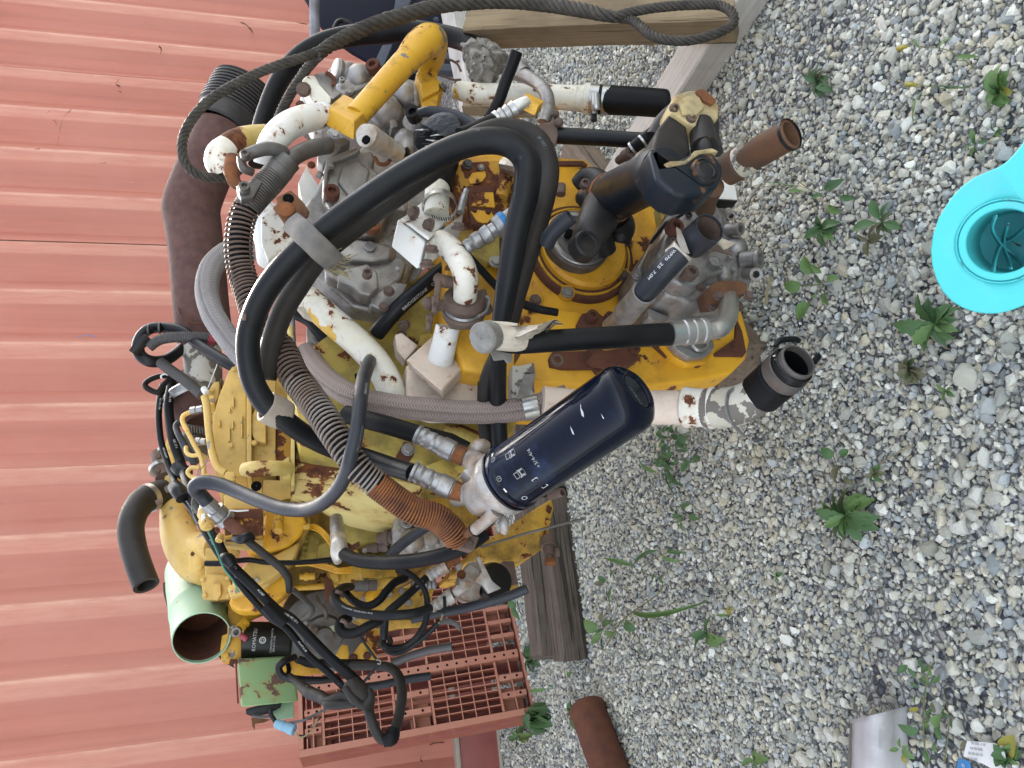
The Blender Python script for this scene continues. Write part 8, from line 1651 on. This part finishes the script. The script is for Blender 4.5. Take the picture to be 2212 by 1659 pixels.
# coupling with the blue band
qc = plathe('quick_coupling', 'zinc', ENG, 'c', (950, 1045, 1.38), (1440, 740, 1.33), [(0, 5), (0, 15), (.06, 17), (.12, 14), (.16, 19), (.26, 19), (.28, 16), (.34, 20), (.42, 21), (.44, 17), (.52, 17), (.54, 24), (.60, 26), (.72, 27), (.74, 24), (.86, 24), (1, 23), (1, 2)], 22, 25)
plathe('blue_band', 'sticker_blue', qc, 'c', (1262, 851, 1.348), (1305, 824, 1.344), [(0, 26.6), (.1, 27.6), (.9, 27.6), (1, 26.8)], 30)
plathe('hex_adapter', 'alu_bright', ENG, 'c', (1300, 330, 1.46), (1450, 360, 1.40), [(0, 14), (0, 18), (.4, 18), (.42, 14), (.5, 14), (.52, 22), (.95, 22), (1, 18), (1, 2)], 12, 25)
tube('adapter_stem', 'zinc_dark', ENG, 'c', [(1310, 400, 1.48), (1340, 350, 1.46), (1380, 320, 1.44)], [16, 16, 15], n=16)

# ================================================================ wire rope sling
wr = thing('wire_rope', tuple(G('', 1500, 60)), 'greasy twisted steel wire rope sling with eye loops lying over the pumps and the skid', 'wire rope')
def rope(win, pts, r, strands=5, lay_px=46):
    C, Rr = path(win, pts, r, None, 10)
    L = np.concatenate([[0], np.cumsum(np.linalg.norm(np.diff(C, axis=0), axis=1))])
    k = mpp(C[0]); n = int(L[-1] / (lay_px * k / 9)); s = np.linspace(0, L[-1], n)
    C = np.array([np.interp(s, L, C[:, i]) for i in range(3)]).T; Rr = np.interp(s, L, Rr); T, N, B = frames(C)
    for j in range(strands):
        a = j / strands * 6.2832 + s / (lay_px * k) * 6.2832
        c = C + (np.cos(a)[:, None] * N + np.sin(a)[:, None] * B) * (Rr * .62)[:, None]
        V, F, uv, _ = sweep(c, Rr * .40, 7); mesh('strand', V, F, 'rope', wr, 60, uv)
sp_ = [(*px('m', 1570, 95), 1.30), (*px('m', 1480, 82), 1.32), (*px('m', 1400, 62), 1.35), (*px('m', 1200, 30), 1.42), (*px('m', 1000, 10), 1.47), (*px('m', 850, 10), 1.50), (*px('m', 700, 20), 1.53), (*px('m', 560, 40), 1.56), (*px('m', 400, 85), 1.58), (*px('m', 250, 130), 1.59), (*px('m', 110, 190), 1.59), (*px('a', 650, 400), 1.58), (*px('a', 545, 490), 1.57)]
rope('', sp_, [13, 14, 16, 16, 16, 16, 16.5, 16.5, 17, 17, 16.5, 15, 13], lay_px=96)
rope('', [(*px('m', 1560, 92), 1.30), (*px('m', 1640, 66), 1.28), (*px('m', 1800, 40), 1.24), (*px('m', 2000, 26), 1.20), (*px('m', 2120, 30), 1.17), (*px('m', 2190, 75), 1.15), (*px('m', 2190, 135), 1.15), (*px('m', 2100, 185), 1.16), (*px('m', 1980, 218), 1.18), (*px('m', 1860, 222), 1.21), (*px('m', 1760, 198), 1.24), (*px('m', 1690, 145), 1.27), (*px('m', 1640, 108), 1.29), (*px('m', 1550, 96), 1.31)], 11, lay_px=62)
rope('', [(*px('a', 620, 420), 1.575), (*px('a', 500, 470), 1.57), (*px('a', 400, 505), 1.57), (*px('a', 200, 570), 1.58), (*px('a', 0, 650), 1.60), (*px('w', 1400, 620), 1.62), (*px('w', 1270, 740), 1.64), (*px('w', 1195, 870), 1.66), (*px('w', 1182, 990), 1.66), (*px('w', 1215, 1080), 1.67), (*px('w', 1290, 1135), 1.68), (*px('w', 1400, 1155), 1.69), (*px('w', 1490, 1145), 1.72), (*px('w', 1560, 1090), 1.78)], 11, lay_px=62)
rope('', [(*px('a', 600, 440), 1.58), (*px('a', 540, 500), 1.59), (*px('a', 460, 590), 1.63), (*px('a', 380, 710), 1.68), (*px('a', 300, 840), 1.72), (*px('a', 230, 980), 1.78), (*px('a', 200, 1080), 1.85)], 11.5, lay_px=62)
